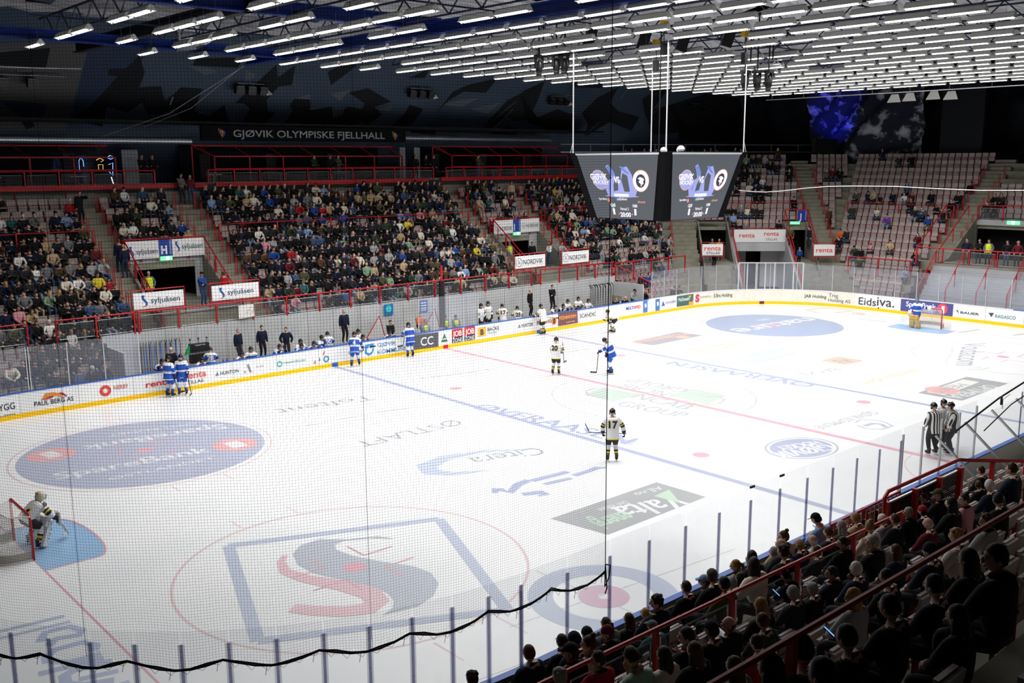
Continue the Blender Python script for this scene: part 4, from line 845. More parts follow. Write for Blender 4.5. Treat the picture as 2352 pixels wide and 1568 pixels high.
# trussed catwalk seen over the scoreboard
cw = MB(); cw.box((34, 24.5, 10.95), (26, .12, .1), M_mesh, Matrix.Rotation(-.25, 3, 'Z'))
for i in range(8): cw.box((24+3*i, 27-.77*i, 11.3), (.05, .05, .6), M_mesh)
cw.box((34, 24.5, 11.55), (26, .05, .05), M_mesh, Matrix.Rotation(-.25, 3, 'Z')); tag(cw.build('catwalk'), 'dark catwalk railing behind the scoreboard', 'catwalk')
# ================================================================ CEILING: lamps, trusses, beams, foil
random.seed(5)
def fixture_parts():
    h = MB(); w0, w1, L_ = .17, .055, .76
    h.add([(-w0, -L_, -.14), (w0, -L_, -.14), (w0, L_, -.14), (-w0, L_, -.14), (-w1, -L_, .03), (w1, -L_, .03), (w1, L_, .03), (-w1, L_, .03)], [(4, 5, 6, 7), (0, 1, 5, 4), (1, 2, 6, 5), (2, 3, 7, 6), (3, 0, 4, 7)], M_hous)
    h.box((0, 0, .045), (.10, 1.5, .03), M_mesh)
    for y in (-.45, .45): h.tube([(0, y, .05), (0, y, .42)], .006, M_mesh, 4)
    t = MB(); t.box((-.075, 0, -.145), (.035, 1.44, .035), M_tube); t.box((.075, 0, -.145), (.035, 1.44, .035), M_tube)
    for y in (-.74, .74): t.box((0, y, -.15), (.05, .03, .07), M_hous)
    return h, t
ld = bpy.data.lights.new('fluorescent', 'AREA'); ld.shape = 'RECTANGLE'; ld.size = .28; ld.size_y = 4.9; ld.energy = LAMP_W*3; ld.color = (1., .985, .97); ld.spread = math.radians(152)
ld2 = ld.copy(); ld2.energy = ld.energy*.55; ld2.size_y = 3.2
fx = []
for i in range(23):
    x = -20.4+2.2*i
    for j in range(16):
        y = 14.2-1.8*j
        if x < -9.6 and j in (1,): continue
        if x < -9.6 and random.random() < .22: continue
        if -4 < x < 6 and -5 < y < 4.5 and random.random() < .35: continue
        if random.random() < .015: continue
        p = (x, y, 14.9); px, py, zz = proj(p); vis = -60 < px < 2410 and py > -25; fx.append((0 if vis else 1, zz, p, i, j))
for i in range(23):
    for j in (1, 4, 7, 10, 12.6):
        lo = bpy.data.objects.new('fluorescent', ld if j < 12 else ld2); COL.objects.link(lo); lo.location = (-20.4+2.2*i, 14.2-1.8*j, 14.72)
fx.sort(); h_, t_ = fixture_parts(); proto = empty('ceiling_light'); hp = h_.build('lamp_housing', proto); tb = t_.build('tube', proto)
rest = MB(); first = True
def ordn(n): return {1: '1st', 2: '2nd', 3: '3rd'}.get(n, f'{n}th')
for n_, (vis, zz, p, i, j) in enumerate(fx):
    if n_ < 290 and not vis:
        o = proto if first else clone(proto); first = False; o.location = p
        tag(o, f'fluorescent ceiling light, {ordn(j+1)} from far end, {ordn(i+1)} row from the left', 'ceiling light', 'fluorescent lights in rows over the ice')
    else:
        for s_ in fixture_parts(): rest.add([(a+p[0], b_+p[1], c+p[2]) for a, b_, c in s_.v], s_.f, M_hous); k0 = len(rest.m)-len(s_.f); rest.m[k0:] = [rest.mi(s_.mats[q_]) for q_ in s_.m]
if rest.n: tag(rest.build('ceiling_light_rows'), 'remaining rows of fluorescent lights over the far part of the ice', 'ceiling lights', kind='stuff')
M_truss = mat('truss_navy', (.012, .018, .05), .5)
for i in range(-1, 12):
    x = -19.3+4.4*i; t = MB(); t.bar((x, 17, 16.15), (x, -19, 16.15), .07, .07, M_truss); t.bar((x, 17, 15.35), (x, -19, 15.35), .06, .06, M_truss)
    for k in range(40): y = 17-.9*k; t.bar((x, y, 16.15 if k % 2 else 15.35), (x, y-.9, 15.35 if k % 2 else 16.15), .045, .045, M_truss)
    tag(t.build('roof_truss'), f'dark zigzag roof truss, {ordn(i+2)} from the left end of the hall', 'roof truss', 'zigzag trusses above the lights')
for y, lab in ((9., 'nearer the far wall'), (-1.5, 'over the middle'), (-10, 'nearer the camera')):
    t = MB()
    for x in np.arange(-22, 30, 2.2): t.bar((x, y, 15.2), (x+2.2, y, 15.2), .05, .05, M_truss)
    tag(t.build('light_rail'), f'thin steel rail carrying the lights, {lab}', 'rail')
def ibeam(a, b_, h, m, lab, wd=.34):
    t = MB(); a = Vector(a); b_ = Vector(b_); u = Vector((0, 0, h)); t.bar(a, b_, wd, .05, m); t.bar(a+u, b_+u, wd, .05, m); t.bar(a+u/2, b_+u/2, .05, h, m); tag(t.build('steel_beam'), lab, 'steel beam')
ibeam((-34, 14.3, 15.12), (-8.9, 14.3, 14.98), .34, M_bluebeam, 'blue steel beam along the far edge of the ceiling at the left')
ibeam((-26, 4.0, 15.2), (-8.8, 3.6, 15.2), .42, M_bluebeam, 'blue steel beam over the ice meeting the long cross beam')
ibeam((-9.5, 18.2, 15.0), (-9.5, -12, 14.95), .40, M_bluebeam, 'long blue cross beam running towards the camera')
ibeam((-17.0, 19.8, 15.2), (-16.5, -4, 15.2), .45, M_darkbeam, 'dark cross beam over the left end')
F_ = MB(); nx_, ny_ = 60, 44; rng = np.random.RandomState(1); P = []
for j in range(ny_+1):
    for i in range(nx_+1):
        x = -24+58*i/nx_; y = 18.5-39*j/ny_; P.append((x, y, 16.55+.10*math.sin(y*3.1+x*.35)+.16*abs(math.sin(x*.714))+.06*rng.randn()))
fs = [(j*(nx_+1)+i, j*(nx_+1)+i+1, (j+1)*(nx_+1)+i+1, (j+1)*(nx_+1)+i) for j in range(ny_) for i in range(nx_)]
rr = random.Random(3); fs = [f for f in fs if rr.random() > .035]
m_foil = noisy('ceiling_foil', (.30, .31, .34), (.80, .81, .84), 1.4, .33, 9, .6, .35, stretch=(.5, 2.4, 1), bump=.9, contrast=(.35, .72))
F_.add(P, fs, m_foil); struct(F_, 'ceiling', smooth=True)
V_ = MB(); V_.box((0, 0, 19.5), (130, 90, .2), M_black); struct(V_, 'ceiling_rock')
# torn foil hanging at the left
tf = MB(); rng = np.random.RandomState(9); P = []
for j in range(6):
    for i in range(7): P.append((-15.0+.45*i-.05*j*i+.1*rng.randn(), 13.2+.12*rng.randn(), 16.3-.32*j+.12*rng.randn()+.05*i))
tf.add(P, [(j*7+i, j*7+i+1, (j+1)*7+i+1, (j+1)*7+i) for j in range(5) for i in range(6) if i+j < 8 or j < 2], m_foil); tag(tf.build('torn_foil'), 'torn silver foil hanging from the ceiling beside the dark beam', 'foil')
p_ = MB(); p_.tube([(30, 15, 14.57), (30, -14, 14.57)], .035, M_alu)
for y in np.arange(14.5, -13, -2.6): p_.tube([(30, y, 14.57), (30, y, 15.1)], .015, M_alu, 4)
tag(p_.build('pipe_rail'), 'thin steel pipe hung below the last row of lights', 'pipe')
p_ = MB(); p_.tube([hit(-20, 152, 1, 20.), hit(80, 156, 1, 20.), hit(186, 158, 1, 20.)], .02, mat('cable_white', (.7, .7, .72), .4)); tag(p_.build('light_rod'), 'thin pale rod in front of the mural at the upper left', 'rod')
p_ = MB(); pts = [hit(a, b_, 0, 26.) for a, b_ in ((1697, 437), (1730, 440), (1760, 441), (1800, 438), (1850, 432), (1900, 428), (1960, 427), (2060, 428), (2150, 433), (2250, 437), (2420, 437))]
p_.tube(pts, .022, mat('cable_bright', (.9, .9, .9), .4, emit=None)); tag(p_.build('net_cable'), 'white sagging cable across the right-hand stand', 'cable')
for a, b_, lab in (((560, 150), (330, 292), 'upper'), ((560, 152), (230, 315), 'lower')):
    p_ = MB(); A = Vector(hit(*a, 1, 17.5)); B = Vector(hit(*b_, 1, 27.)); p_.tube([A, A.lerp(B, .5)-Vector((0, 0, .5)), B], .018, mat('cable_grey', (.3, .3, .32), .4), 4); tag(p_.build('stay_cable'), f'thin grey stay cable from the beam corner to the left wall, {lab} one', 'cable')
# spot rigs on the far wall
def wallrig(px, py, n, lab):
    R_ = empty('speaker_rig', wpt(px, py, .5), 0, lab, 'speaker'); a = MB(); a.bar((-.9, 0, .5), (.9, 0, .5), .04, .04, M_mesh); a.bar((0, .4, 1.), (0, 0, .5), .04, .04, M_mesh); a.build('bracket', R_)
    for i in range(n):
        x = -.8+1.6*i/max(n-1, 1); s_ = MB(); s_.box((x, 0, .1), (.52, .42, .46), M_blk, Matrix.Rotation(.35, 3, 'X')); s_.box((x, -.22, .28), (.5, .02, .05), M_mesh); s_.build('speaker_box', R_)
    if n == 3: s_ = MB(); s_.prism([(1.0, -.1, .3), (1.35, -.2, -.1), (.95, -.2, -.2)], (0, .3, 0), M_hous); s_.build('lamp_shade', R_)
wallrig(568, 203, 3, 'black speaker rig on the mural wall, left of the middle'); wallrig(958, 213, 3, 'black speaker rig on the mural wall, above the end of the name board')
wallrig(1274, 230, 3, 'black speaker rig on the mural wall, left of the scoreboard'); wallrig(1590, 245, 2, 'black speaker rig on the wall right of the scoreboard')
wallrig(37, 185, 1, 'single black speaker on the wall at the far upper left'); wallrig(103, 187, 1, 'black speaker on the wall beside the single one')
for i, (px, py) in enumerate(((2055, 225), (2090, 222), (2145, 218), (2185, 218))):
    c = hit(px, py, 0, 33.); s_ = MB(); s_.add([(c[0], c[1]-.25, c[2]+.25), (c[0], c[1]+.25, c[2]+.25), (c[0]-.1, c[1]+.5, c[2]-.3), (c[0]-.1, c[1]-.5, c[2]-.3)], [(0, 1, 2, 3)], M_hous); s_.box((c[0]+.1, c[1], c[2]), (.2, .4, .4), M_blk); s_.bar((c[0]+.1, c[1], c[2]), (c[0]+.1, c[1], 19.3), .04, .04, M_blk)
    tag(s_.build('flood_light'), f'unlit floodlight under the right end of the ceiling, {ordn(i+1)} from the left', 'floodlight', 'floodlights at the right end')
# hoist gear above the scoreboard
for px, py, d, lab in ((1355, 88, 40, 'leftmost'), (1478, 95, 41, 'second'), (1568, 98, 41, 'third'), (1672, 88, 41, 'rightmost')):
    c = CP+ray(px, py)*d; s_ = MB(); R3 = Matrix.Rotation(.8, 3, 'Z') @ Matrix.Rotation(.3, 3, 'X'); s_.box(c, (.5, .45, .75), M_blk, R3); s_.box(Vector(c)+R3 @ Vector((0, 0, -.38)), (.48, .43, .02), M_mesh, R3); s_.bar(Vector(c), Vector(c)+Vector((0, 0, 1.)), .03, .03, M_mesh)
    tag(s_.build('loudspeaker'), f'black loudspeaker hung above the scoreboard, {lab} of four', 'loudspeaker', 'loudspeakers above the scoreboard')
for px, py, d, lab in ((1526, 55, 38, 'over the scoreboard'), (1508, 98, 41, 'below the first'), (1712, 78, 39, 'right of the scoreboard hoists')):
    c = Vector(CP+ray(px, py)*d); s_ = MB(); s_.box(c, (.3, .2, .22), pm('#e0b010')); s_.tube([c, c-Vector((0, 0, .8))], .02, M_blk, 4); s_.box(c-Vector((0, 0, .95)), (.2, .2, .45), M_blk); tag(s_.build('chain_hoist'), f'yellow chain hoist {lab}', 'hoist')
def movinghead(c, lab):
    R_ = empty('moving_head_light', c, 0, lab, 'stage light'); b0 = MB(); b0.box((0, 0, .42), (.34, .34, .12), M_blk); b0.bar((0, 0, .45), (0, 0, 3.3), .05, .05, M_blk); b0.build('base', R_); y0 = MB()
    for s_ in (-1, 1): y0.box((s_*.19, 0, .15), (.06, .14, .5), M_blk)
    y0.build('yoke', R_); hh = MB(); hh.ell((0, 0, -.05), (.16, .17, .33), M_blk, 12, 8); hh.tube([(0, 0, -.28), (0, 0, -.40)], .12, M_dark, 10); hh.build('lamp_head', R_, smooth=True)
for px, py, d, lab in ((1238, 152, 42, 'dark moving head stage light, leftmost left of the scoreboard'), (1278, 148, 42, 'dark moving head stage light, middle one left of the scoreboard'), (1297, 148, 42, 'dark moving head stage light, nearest the scoreboard on its left'),
                       (1711, 187, 43, 'dark moving head stage light, first right of the scoreboard'), (1739, 187, 43, 'dark moving head stage light, middle one right of the scoreboard'), (1765, 187, 43, 'dark moving head stage light, last one right of the scoreboard')): movinghead(CP+ray(px, py)*d, lab)
for px0, px1, py, d, lab in ((1218, 1318, 108, 42, 'short lighting truss left of the scoreboard'), (1693, 1795, 155, 43, 'short lighting truss right of the scoreboard')):
    A = Vector(CP+ray(px0, py+4)*d); B = Vector(CP+ray(px1, py-4)*d); s_ = MB(); o2 = Vector((0, 0, .25))
    s_.bar(A, B, .04, .04, M_mesh); s_.bar(A+o2, B+o2, .04, .04, M_mesh); s_.bar(A+Vector((.2, .2, .1)), B+Vector((.2, .2, .1)), .04, .04, M_mesh)
    for k in range(8): s_.bar(A.lerp(B, k/8)+(o2 if k % 2 else Vector()), A.lerp(B, (k+1)/8)+(Vector() if k % 2 else o2), .02, .02, M_mesh)
    for f_ in (.3, .8): s_.bar(A.lerp(B, f_)+o2, A.lerp(B, f_)+Vector((0, 0, 1.6)), .05, .05, M_blk)
    tag(s_.build('lighting_truss'), lab, 'truss')
# ================================================================ SCOREBOARD
zt, zb, ht, hb = 10.58, 7.85, 2.62, 2.02
SB = empty('scoreboard', (0, 0, 0), 0, 'hanging four-sided scoreboard with tapering screens over centre ice', 'scoreboard')
b = MB(); M_sb = mat('scoreboard_shell', (.006, .0062, .0075), .8, spec=.05)
vs = [(-ht, -ht, zt), (ht, -ht, zt), (ht, ht, zt), (-ht, ht, zt), (-hb, -hb, zb), (hb, -hb, zb), (hb, hb, zb), (-hb, hb, zb)]
b.add(vs, [(0, 1, 2, 3), (7, 6, 5, 4), (0, 4, 5, 1), (1, 5, 6, 2), (2, 6, 7, 3), (3, 7, 4, 0)], M_sb); b.build('body', SB)
def emi(name, c, s): return mat(name, (0.01, 0.01, 0.01), .5, emit=c, es=s)
E0 = emi('screen_grey', (.085, .095, .115), 1.); E1 = emi('screen_white', (.95, .93, 1.), 1.15); E2 = emi('screen_blue', (.22, .32, .85), .8); E3 = emi('screen_lilac', (.42, .46, .95), .9); E4 = emi('screen_orange', (1., .45, .28), 1.); E5 = emi('screen_red', (1., .25, .22), 1.); E6 = emi('screen_dark', (.04, .035, .06), 1.)
def screen(face):
    s_ = MB(); rot = Matrix.Rotation(face*PI/2, 3, 'Z')
    def F(u, v, l=.03):   # u 0..1 left to right seen from outside, v 0..1 bottom to top
        z = zb+.02+(zt-.04-zb)*v; h_ = hb+(ht-hb)*(z-zb)/(zt-zb); lo = -h_*.80 if True else 0
        wl = h_*(.86-.09*(1-v)); x = -wl+2*wl*u
        return rot @ Vector((x, -h_-l, z))
    s_.add([F(0, 0), F(1, 0), F(1, .97), F(0, .97)], [(0, 1, 2, 3)], E0)
    def pl(pts, m, l=.035): s_.add([F(x, y, l) for x, y in pts], [tuple(range(len(pts)))], m)
    def el(cx, cy_, rx, ry, m, l=.035, r0=0., n=28):
        vs = []
        for i in range(n+1): a = 2*PI*i/n; vs += [F(cx+rx*math.cos(a), cy_+ry*math.sin(a), l), F(cx+rx*r0*math.cos(a), cy_+ry*r0*math.sin(a), l)]
        s_.add(vs, [(2*i, 2*i+1, 2*i+3, 2*i+2) for i in range(n)], m)
    def tx(t, u0, v0, u1, h, m, l=.045, bold=.01):
        V, Fc = glyphs(t, bold); s_.add([F(u0+(u1-u0)*a, v0+h*b_, l) for a, b_ in V], Fc, m)
    pl([(.24, .345), (.30, .36), (.27, .50), (.33, .58), (.40, .62), (.38, .70), (.34, .80), (.38, .83), (.44, .72), (.46, .60), (.52, .60), (.55, .78), (.62, .80), (.68, .68), (.70, .50), (.75, .45), (.72, .36), (.78, .345), (.52, .325)], E3, .034)
    pl([(.40, .42), (.47, .44), (.48, .56), (.44, .60), (.41, .52)], E0, .038); pl([(.56, .42), (.64, .42), (.62, .66), (.56, .70), (.53, .60)], E0, .038); pl([(.35, .78), (.38, .82), (.45, .70), (.42, .62)], E2, .039); pl([(.52, .80), (.56, .80), (.66, .68), (.60, .70)], E2, .039); pl([(.33, .44), (.36, .60), (.35, .44)], E2, .039)
    el(.22, .595, .105, .155, E4, .040, .93); el(.22, .595, .098, .145, E3, .041); tx('GJØVIK', .10, .60, .34, .09, E1, .046, .03); tx('HOCKEY', .12, .53, .35, .06, E1, .046, .03)
    el(.80, .585, .112, .165, E4, .040, .95); el(.80, .585, .106, .155, E1, .041); el(.80, .585, .065, .10, E6, .044)
    pl([(.76, .62), (.79, .645), (.83, .63), (.85, .60), (.83, .585), (.84, .55), (.82, .52), (.805, .50), (.80, .54), (.77, .57), (.79, .60)], E1, .048); pl([(.81, .545), (.83, .54), (.82, .515), (.812, .52)], E5, .05)
    tx('VS', .43, .55, .51, .10, E1, .05, .03); pl([(.40, .345), (.62, .345), (.62, .385), (.40, .385)], E1, .05)
    tx('SpareBank', .14, .285, .27, .035, E1, .05); el(.295, .285, .02, .03, E5, .05); tx('syljuåsen', .44, .29, .59, .04, E1, .05); pl([(.42, .28), (.44, .28), (.44, .315), (.42, .315)], E2, .05); tx('GRAND', .75, .255, .87, .03, E4, .05)
    tx('GJØ', .31, .185, .39, .05, E1, .05, .02); tx('HAM', .67, .185, .74, .05, E1, .05, .02); tx('1', .33, .065, .365, .10, E1, .05, .01); tx('1', .69, .065, .725, .10, E1, .05, .01)
    tx('Period 2', .465, .135, .60, .045, E1, .05); tx('20:00', .45, .035, .63, .07, E1, .05, .03); el(.43, .075, .01, .014, E5, .05); el(.655, .075, .01, .014, E5, .05)
    o = s_.build('screen', SB); bb = MB(); bb.add([F(-.01, .972, .04), F(1.01, .972, .04), F(1.01, 1.0, .06), F(-.01, 1.0, .06)], [(0, 1, 2, 3)], M_alu); bb.build('top_trim', o)
for f_ in range(4): screen(f_)
b = MB()
for sx in (-1, 1):
    for sy in (-1, 1): b.tube([(sx*ht*.97, sy*ht*.97, zt), (sx*ht*.97, sy*ht*.97, 15.3)], .028, mat('cable_white', (.7, .7, .72), .4), 5); b.tube([(sx*ht, sy*ht, zt), (sx*ht*.97, sy*ht*.97, zt+.5)], .02, M_alu, 4)
b.tube([(-.3, -.3, zt), (-.3, -.3, 15.5)], .03, M_blk, 5); b.build('suspension_cable', SB)
for a, b_ in ((-1.2, -2.2), (1.6, 1.0), (2.1, .5)): c = MB(); c.ell((a, b_, zt+.12), (.16, .16, .14), M_white, 10, 6); c.build('dome_camera', SB)
# ================================================================ SAFETY NET (near left corner)
s_end = S5-2.15; L_ = ring(s_end, S7-2, .25); posts = [s_end+.7*i for i in range(80)]
def zlow(s):
    f_ = ((s-s_end) % 1.48)/1.48; return 2.47-.17*math.sin(PI*f_)+(.0 if s > S5 else -.06*(S5-s))
N_ = MB(); uv = []; cols = len(L_); ts = [0, .02, .06, .15, .3, .5, .75, 1.]
for s in L_:
    for t in ts:
        zl = zlow(s); z = zl+(15.0-zl)*t; sw = .05*math.sin(s*2.1)*math.sin(PI*min(t*2, 1)); P = bpt(s, z, .13+sw); N_.v.append(P); uv.append((s, z+.04*math.sin(s*4.24)*max(0, 1-t*6)))
N_.n = len(N_.v); k = len(ts); N_.f = [(i*k+j, (i+1)*k+j, (i+1)*k+j+1, i*k+j+1) for i in range(cols-1) for j in range(k-1)]; N_.m = [N_.mi(M_net)]*len(N_.f); N_.uv = uv
NR = empty('safety_net', (0, 0, 0), 0, 'black safety net hanging above the glass of the near left corner', 'net'); N_.build('netting', NR)
rp = MB(); rp.tube([bpt(s, zlow(s), .13) for s in L_], .022, M_black, 5); rp.tube([bpt(s, zlow(s)+.03+.02*math.sin(s*9), .15) for s in L_], .014, M_black, 4)
for s in L_:
    rp.tube([bpt(s, zlow(s), .14), bpt(s+.06, zlow(s)-.07, .15), bpt(s+.14, zlow(s+.14)-.01, .14)], .004, M_black, 3)
for s in np.arange(s_end+.1, S6+3, .74): rp.tube([bpt(s, zlow(s), .14), bpt(s+.03, zlow(s)-.16, .14)], .005, M_black, 3)
rp.build('bottom_rope', NR); rp = MB(); rp.tube([bpt(s_end, 2.35, .13), bpt(s_end+.02, 5, .13), bpt(s_end, 9, .13), bpt(s_end, 15, .13)], .009, mat('cord_maroon', (.06, .015, .03), .7), 5)
rp.tube([bpt(s_end, 2.5, .13), bpt(s_end-.12, 2.45, .15), bpt(s_end-.08, 2.2, .15), bpt(s_end+.03, 2.05, .15), bpt(s_end, 2.5, .13), bpt(s_end-.03, 2.0, .15), bpt(s_end+.02, 1.9, .15)], .014, M_black, 5)
for s in (s_end+5.1, s_end+9.6): rp.tube([bpt(s, 2.5, .12), bpt(s, 15, .12)], .004, M_black, 3)
rp.build('edge_cord', NR)
# roll of black netting hung at the timekeeper box
c = MB(); c.tube([(.12, 15.42, 1.15), (.12, 15.42, 2.4), (.12, 15.42, 3.75)], [.17, .19, .17], M_black, 10); c.tube([(.12, 15.42, 3.75), (.12, 15.42, 4.6)], .07, M_red, 8); tag(c.build('rolled_net'), 'black rolled net with a red top beside the timekeeper box', 'net')
# ================================================================ GOALS
def goal(sx, lab):
    R_ = empty('goal', (sx*26, 0, 0), 0 if sx < 0 else PI, lab, 'goal'); f = MB()   # opens towards +x
    f.tube([(0, -.915, 0), (0, -.915, 1.13), (0, -.84, 1.22), (0, .84, 1.22), (0, .915, 1.13), (0, .915, 0)], .034, pm('#b01020', .35), 8); f.build('goal_frame', R_)
    bs = MB(); arc = [(-.9*math.sin(PI*t)**.6*1.05 if 0 < t < 1 else 0, -.915*math.cos(PI*t), .02) for t in np.linspace(0, 1, 17)]; bs.tube(arc, .025, M_white, 6)
    bs.tube([(0, -.915, 1.2), (-.45, -.6, 1.18), (-.52, 0, 1.18), (-.45, .6, 1.18), (0, .915, 1.2)], .02, M_white, 6); bs.tube([(-.5, 0, 1.18), (-.62, 0, .5), (-.92, 0, .03)], .02, M_white, 6); bs.build('rear_bar', R_)
    sk = MB(); sk.add([(a, b_, z) for a, b_, _ in arc for z in (.04, .26)], [(2*i, 2*i+2, 2*i+3, 2*i+1) for i in range(16)], mat('canvas_dirty', (.42, .40, .36), .8)); sk.build('skirt', R_)
    top = [(-.5*math.sin(PI*t)**.6 if 0 < t < 1 else 0, -.9*math.cos(PI*t), 1.19) for t in np.linspace(0, 1, 17)]; q = []
    for i in range(16):
        a, b_, c, d = Vector(arc[i]), Vector(arc[i+1]), Vector(top[i+1]), Vector(top[i]); q.append((a, b_, c, d))
        q.append((Vector(top[i]), Vector(top[i+1]), Vector((0, top[i+1][1], 1.2)), Vector((0, top[i][1], 1.2))))
    netsheet('net', q, M_goalnet, R_); return R_
goal(-1, 'red framed goal at the left end behind the white goalkeeper'); goal(1, 'red framed goal at the far right end behind the blue goalkeeper')
# ================================================================ NEAR STAND RAILS, PENALTY GATE, TUNNEL GLASS
railing('railing', [(-27.5, -18.2, 2.15), (-13.5, -18.2, 2.0)], 'red front railing with wire panels among the near crowd', h=.95, post=2.1, panel=M_wire, r=.035)
R_ = railing('railing', [(-31, -23.2, 5.35), (-5, -23.2, 5.3)], 'dark red rail crossing the lower right corner of the picture', h=.98, post=5.2, r=.03)
R_ = empty('railing', (0, 0, 0), 0, 'high red railing with black mesh beside the tunnel in the near boards', 'railing'); t = MB()
t.tube([(-12.95, -17.5, 1.2), (-12.95, -17.5, 2.95), (-12.8, -17.5, 3.05), (-9.3, -17.5, 3.03), (-9.1, -17.6, 3.0), (-7.3, -18.3, 2.75)], .045, M_red, 7); t.build('top_rail', R_)
for x in (-12.9, -11.6, -10.4, -9.3): t = MB(); t.box((x, -17.55, 2.0), (.12, .12, 1.7), M_red); t.build('post', R_)
t = MB()
t.tube([(-7.3, -18.3, 1.8), (-7.3, -18.3, 3.3), (-6.2, -18.3, 3.7)], .05, M_red); t.box((-8.3, -17.9, 2.2), (.1, .1, 1.3), M_red); t.build('post', R_)
netsheet('mesh_panel', [((-12.85, -17.5, 1.2), (-9.35, -17.5, 1.2), (-9.35, -17.5, 2.75), (-12.85, -17.5, 2.75))], M_blackmesh, R_)
t = MB(); t.bar((-12.85, -17.5, 2.78), (-9.35, -17.5, 2.76), .04, .04, M_alu); t.build('panel_frame', R_)
R_ = empty('gate', (0, 0, 0), 0, 'small barred red gate at the end of the near front seats', 'gate'); t = MB(); t.tube([(-13.2, -16.4, 1.0), (-13.2, -16.4, 2.05), (-10.0, -16.4, 2.1), (-10.0, -16.4, 1.0)], .035, M_red)
for f_ in np.linspace(.05, .95, 15): t.tube([(-13.2+3.2*f_, -16.4, 1.0), (-13.2+3.2*f_, -16.4, 2.06)], .014, M_red, 4)
t.build('bars', R_)
W_ = MB(); W_.box((-20, -15.2, .5), (30, .06, 1.0), mat('board_back', (.10, .085, .065), .8))
for x in np.arange(-34, -6, 1.2): W_.box((x, -15.26, .5), (.08, .1, 1.0), M_blk)
struct(W_, 'wall_board_back')
W_ = empty('tunnel_roof', (0, 0, 0), 0, 'sloping clear tunnel roof on thin steel bars beyond the red gate', 'tunnel roof')
for i, x in enumerate(np.arange(-5.2, 6, 1.9)):
    t = MB(); t.bar((x, -15.05, 2.32+.05*i), (x, -17.0, .75), .06, .06, M_alu); t.build('bar', W_)
    if i < 5: g = MB(); g.add([(x, -15.05, 2.30+.05*i), (x+1.9, -15.05, 2.35+.05*i), (x+1.9, -17.0, .72), (x, -17.0, .72)], [(0, 1, 2, 3)], M_glassn); g.build('roof_pane', W_)
t = MB(); t.tube([(-4.2, -15.2, 2.3), (-1, -15.1, 2.75), (3, -15.1, 3.2)], .03, M_black, 5); t.tube([(-3.2, -15.6, 2.2), (-.5, -15.3, 2.5), (3, -15.3, 2.9)], .02, M_black, 5); tag(t.build('net_rope'), 'black rope bundle lying along the glass above the tunnel roof', 'rope')
m_ = empty('microphone', (-1.73, -15.5, 2.6), 0, 'small black microphone on a stand above the near glass', 'microphone'); t = MB(); t.tube([(0, 0, 0), (0, 0, .3), (.5, 0, .38)], .01, M_blk, 4); t.build('stand', m_); t = MB(); t.tube([(-.12, 0, .42), (-.12, 0, .15)], .035, M_blk, 7); t.build('capsule', m_)
for x, lab in ((-14.36, 'fourth'), (-13.16, 'fifth')):
    t = MB(); t.box((x, -15.05, 2.9), (.17, .03, .05), M_blk); tag(t.build('clip'), f'small black clip on top of the near glass, the {"nearer" if x < -14 else "farther"} of two', 'clip')
# ================================================================ PEOPLE
def V3(*a): return Vector(a)
def ik(S, T, a, b_, hint):
    d = T-S; L_ = d.length
    if L_ > (a+b_)*.995: T = S+d*((a+b_)*.995/L_); d = T-S; L_ = d.length
    u = d/L_; x = (a*a-b_*b_+L_*L_)/(2*L_); h = math.sqrt(max(a*a-x*x, 0)); v = Vector(hint); v = v-u*v.dot(u)
    v = v.normalized() if v.length > 1e-5 else Vector((0, 0, -1)); return S+u*x+v*h, T
def skeleton(pose, k=1., bulk=1.):
    """joint positions of one figure facing +y; seated figures have their origin on the floor below the seat edge"""
    g = dict(hip_z=.93, lean=4, head=0, turn=0, sit=False, hands=((-.30, .02, .80), (.30, .02, .80)), feet=((-.12, .02, .09), (.12, .02, .09)), elbow=((-.5, -.8, -.3), (.5, -.8, -.3)), knee=((0, 1, 0), (0, 1, 0)), twist=0)
    g.update(pose); J = {}
    P_ = V3(0, g.get('hip_y', 0.), g['hip_z']); le = math.radians(g['lean']); up = V3(0, math.sin(le), math.cos(le)); fw = V3(0, math.cos(le), -math.sin(le))
    J['pel'] = P_; J['waist'] = P_+up*.17; J['chest'] = P_+up*.37+fw*.01; J['neck'] = P_+up*.53-fw*.01
    hd = math.radians(g['head']); J['head'] = J['neck']+V3(0, math.sin(le*.6+hd)*.145, math.cos(le*.6+hd)*.145)+fw*.025
    J['up'] = up; J['headpitch'] = le*.6+hd; J['turn'] = g['turn']
    for i, s in enumerate((-1, 1)):
        sh = P_+up*.475+V3(s*.185, 0, 0); J[f'sh{i}'] = sh
        el, wr = ik(sh, V3(*g['hands'][i]), .285, .255, g['elbow'][i]); J[f'el{i}'] = el; J[f'wr{i}'] = wr; J[f'hd{i}'] = wr+(wr-el).normalized()*.085
        hp = P_+V3(s*.09, 0, -.03); J[f'hp{i}'] = hp
        kn, an = ik(hp, V3(*g['feet'][i]), .425, .415, g['knee'][i]); J[f'kn{i}'] = kn; J[f'an{i}'] = an; J[f'to{i}'] = an+V3(s*.02, .15, -.045)
    return J
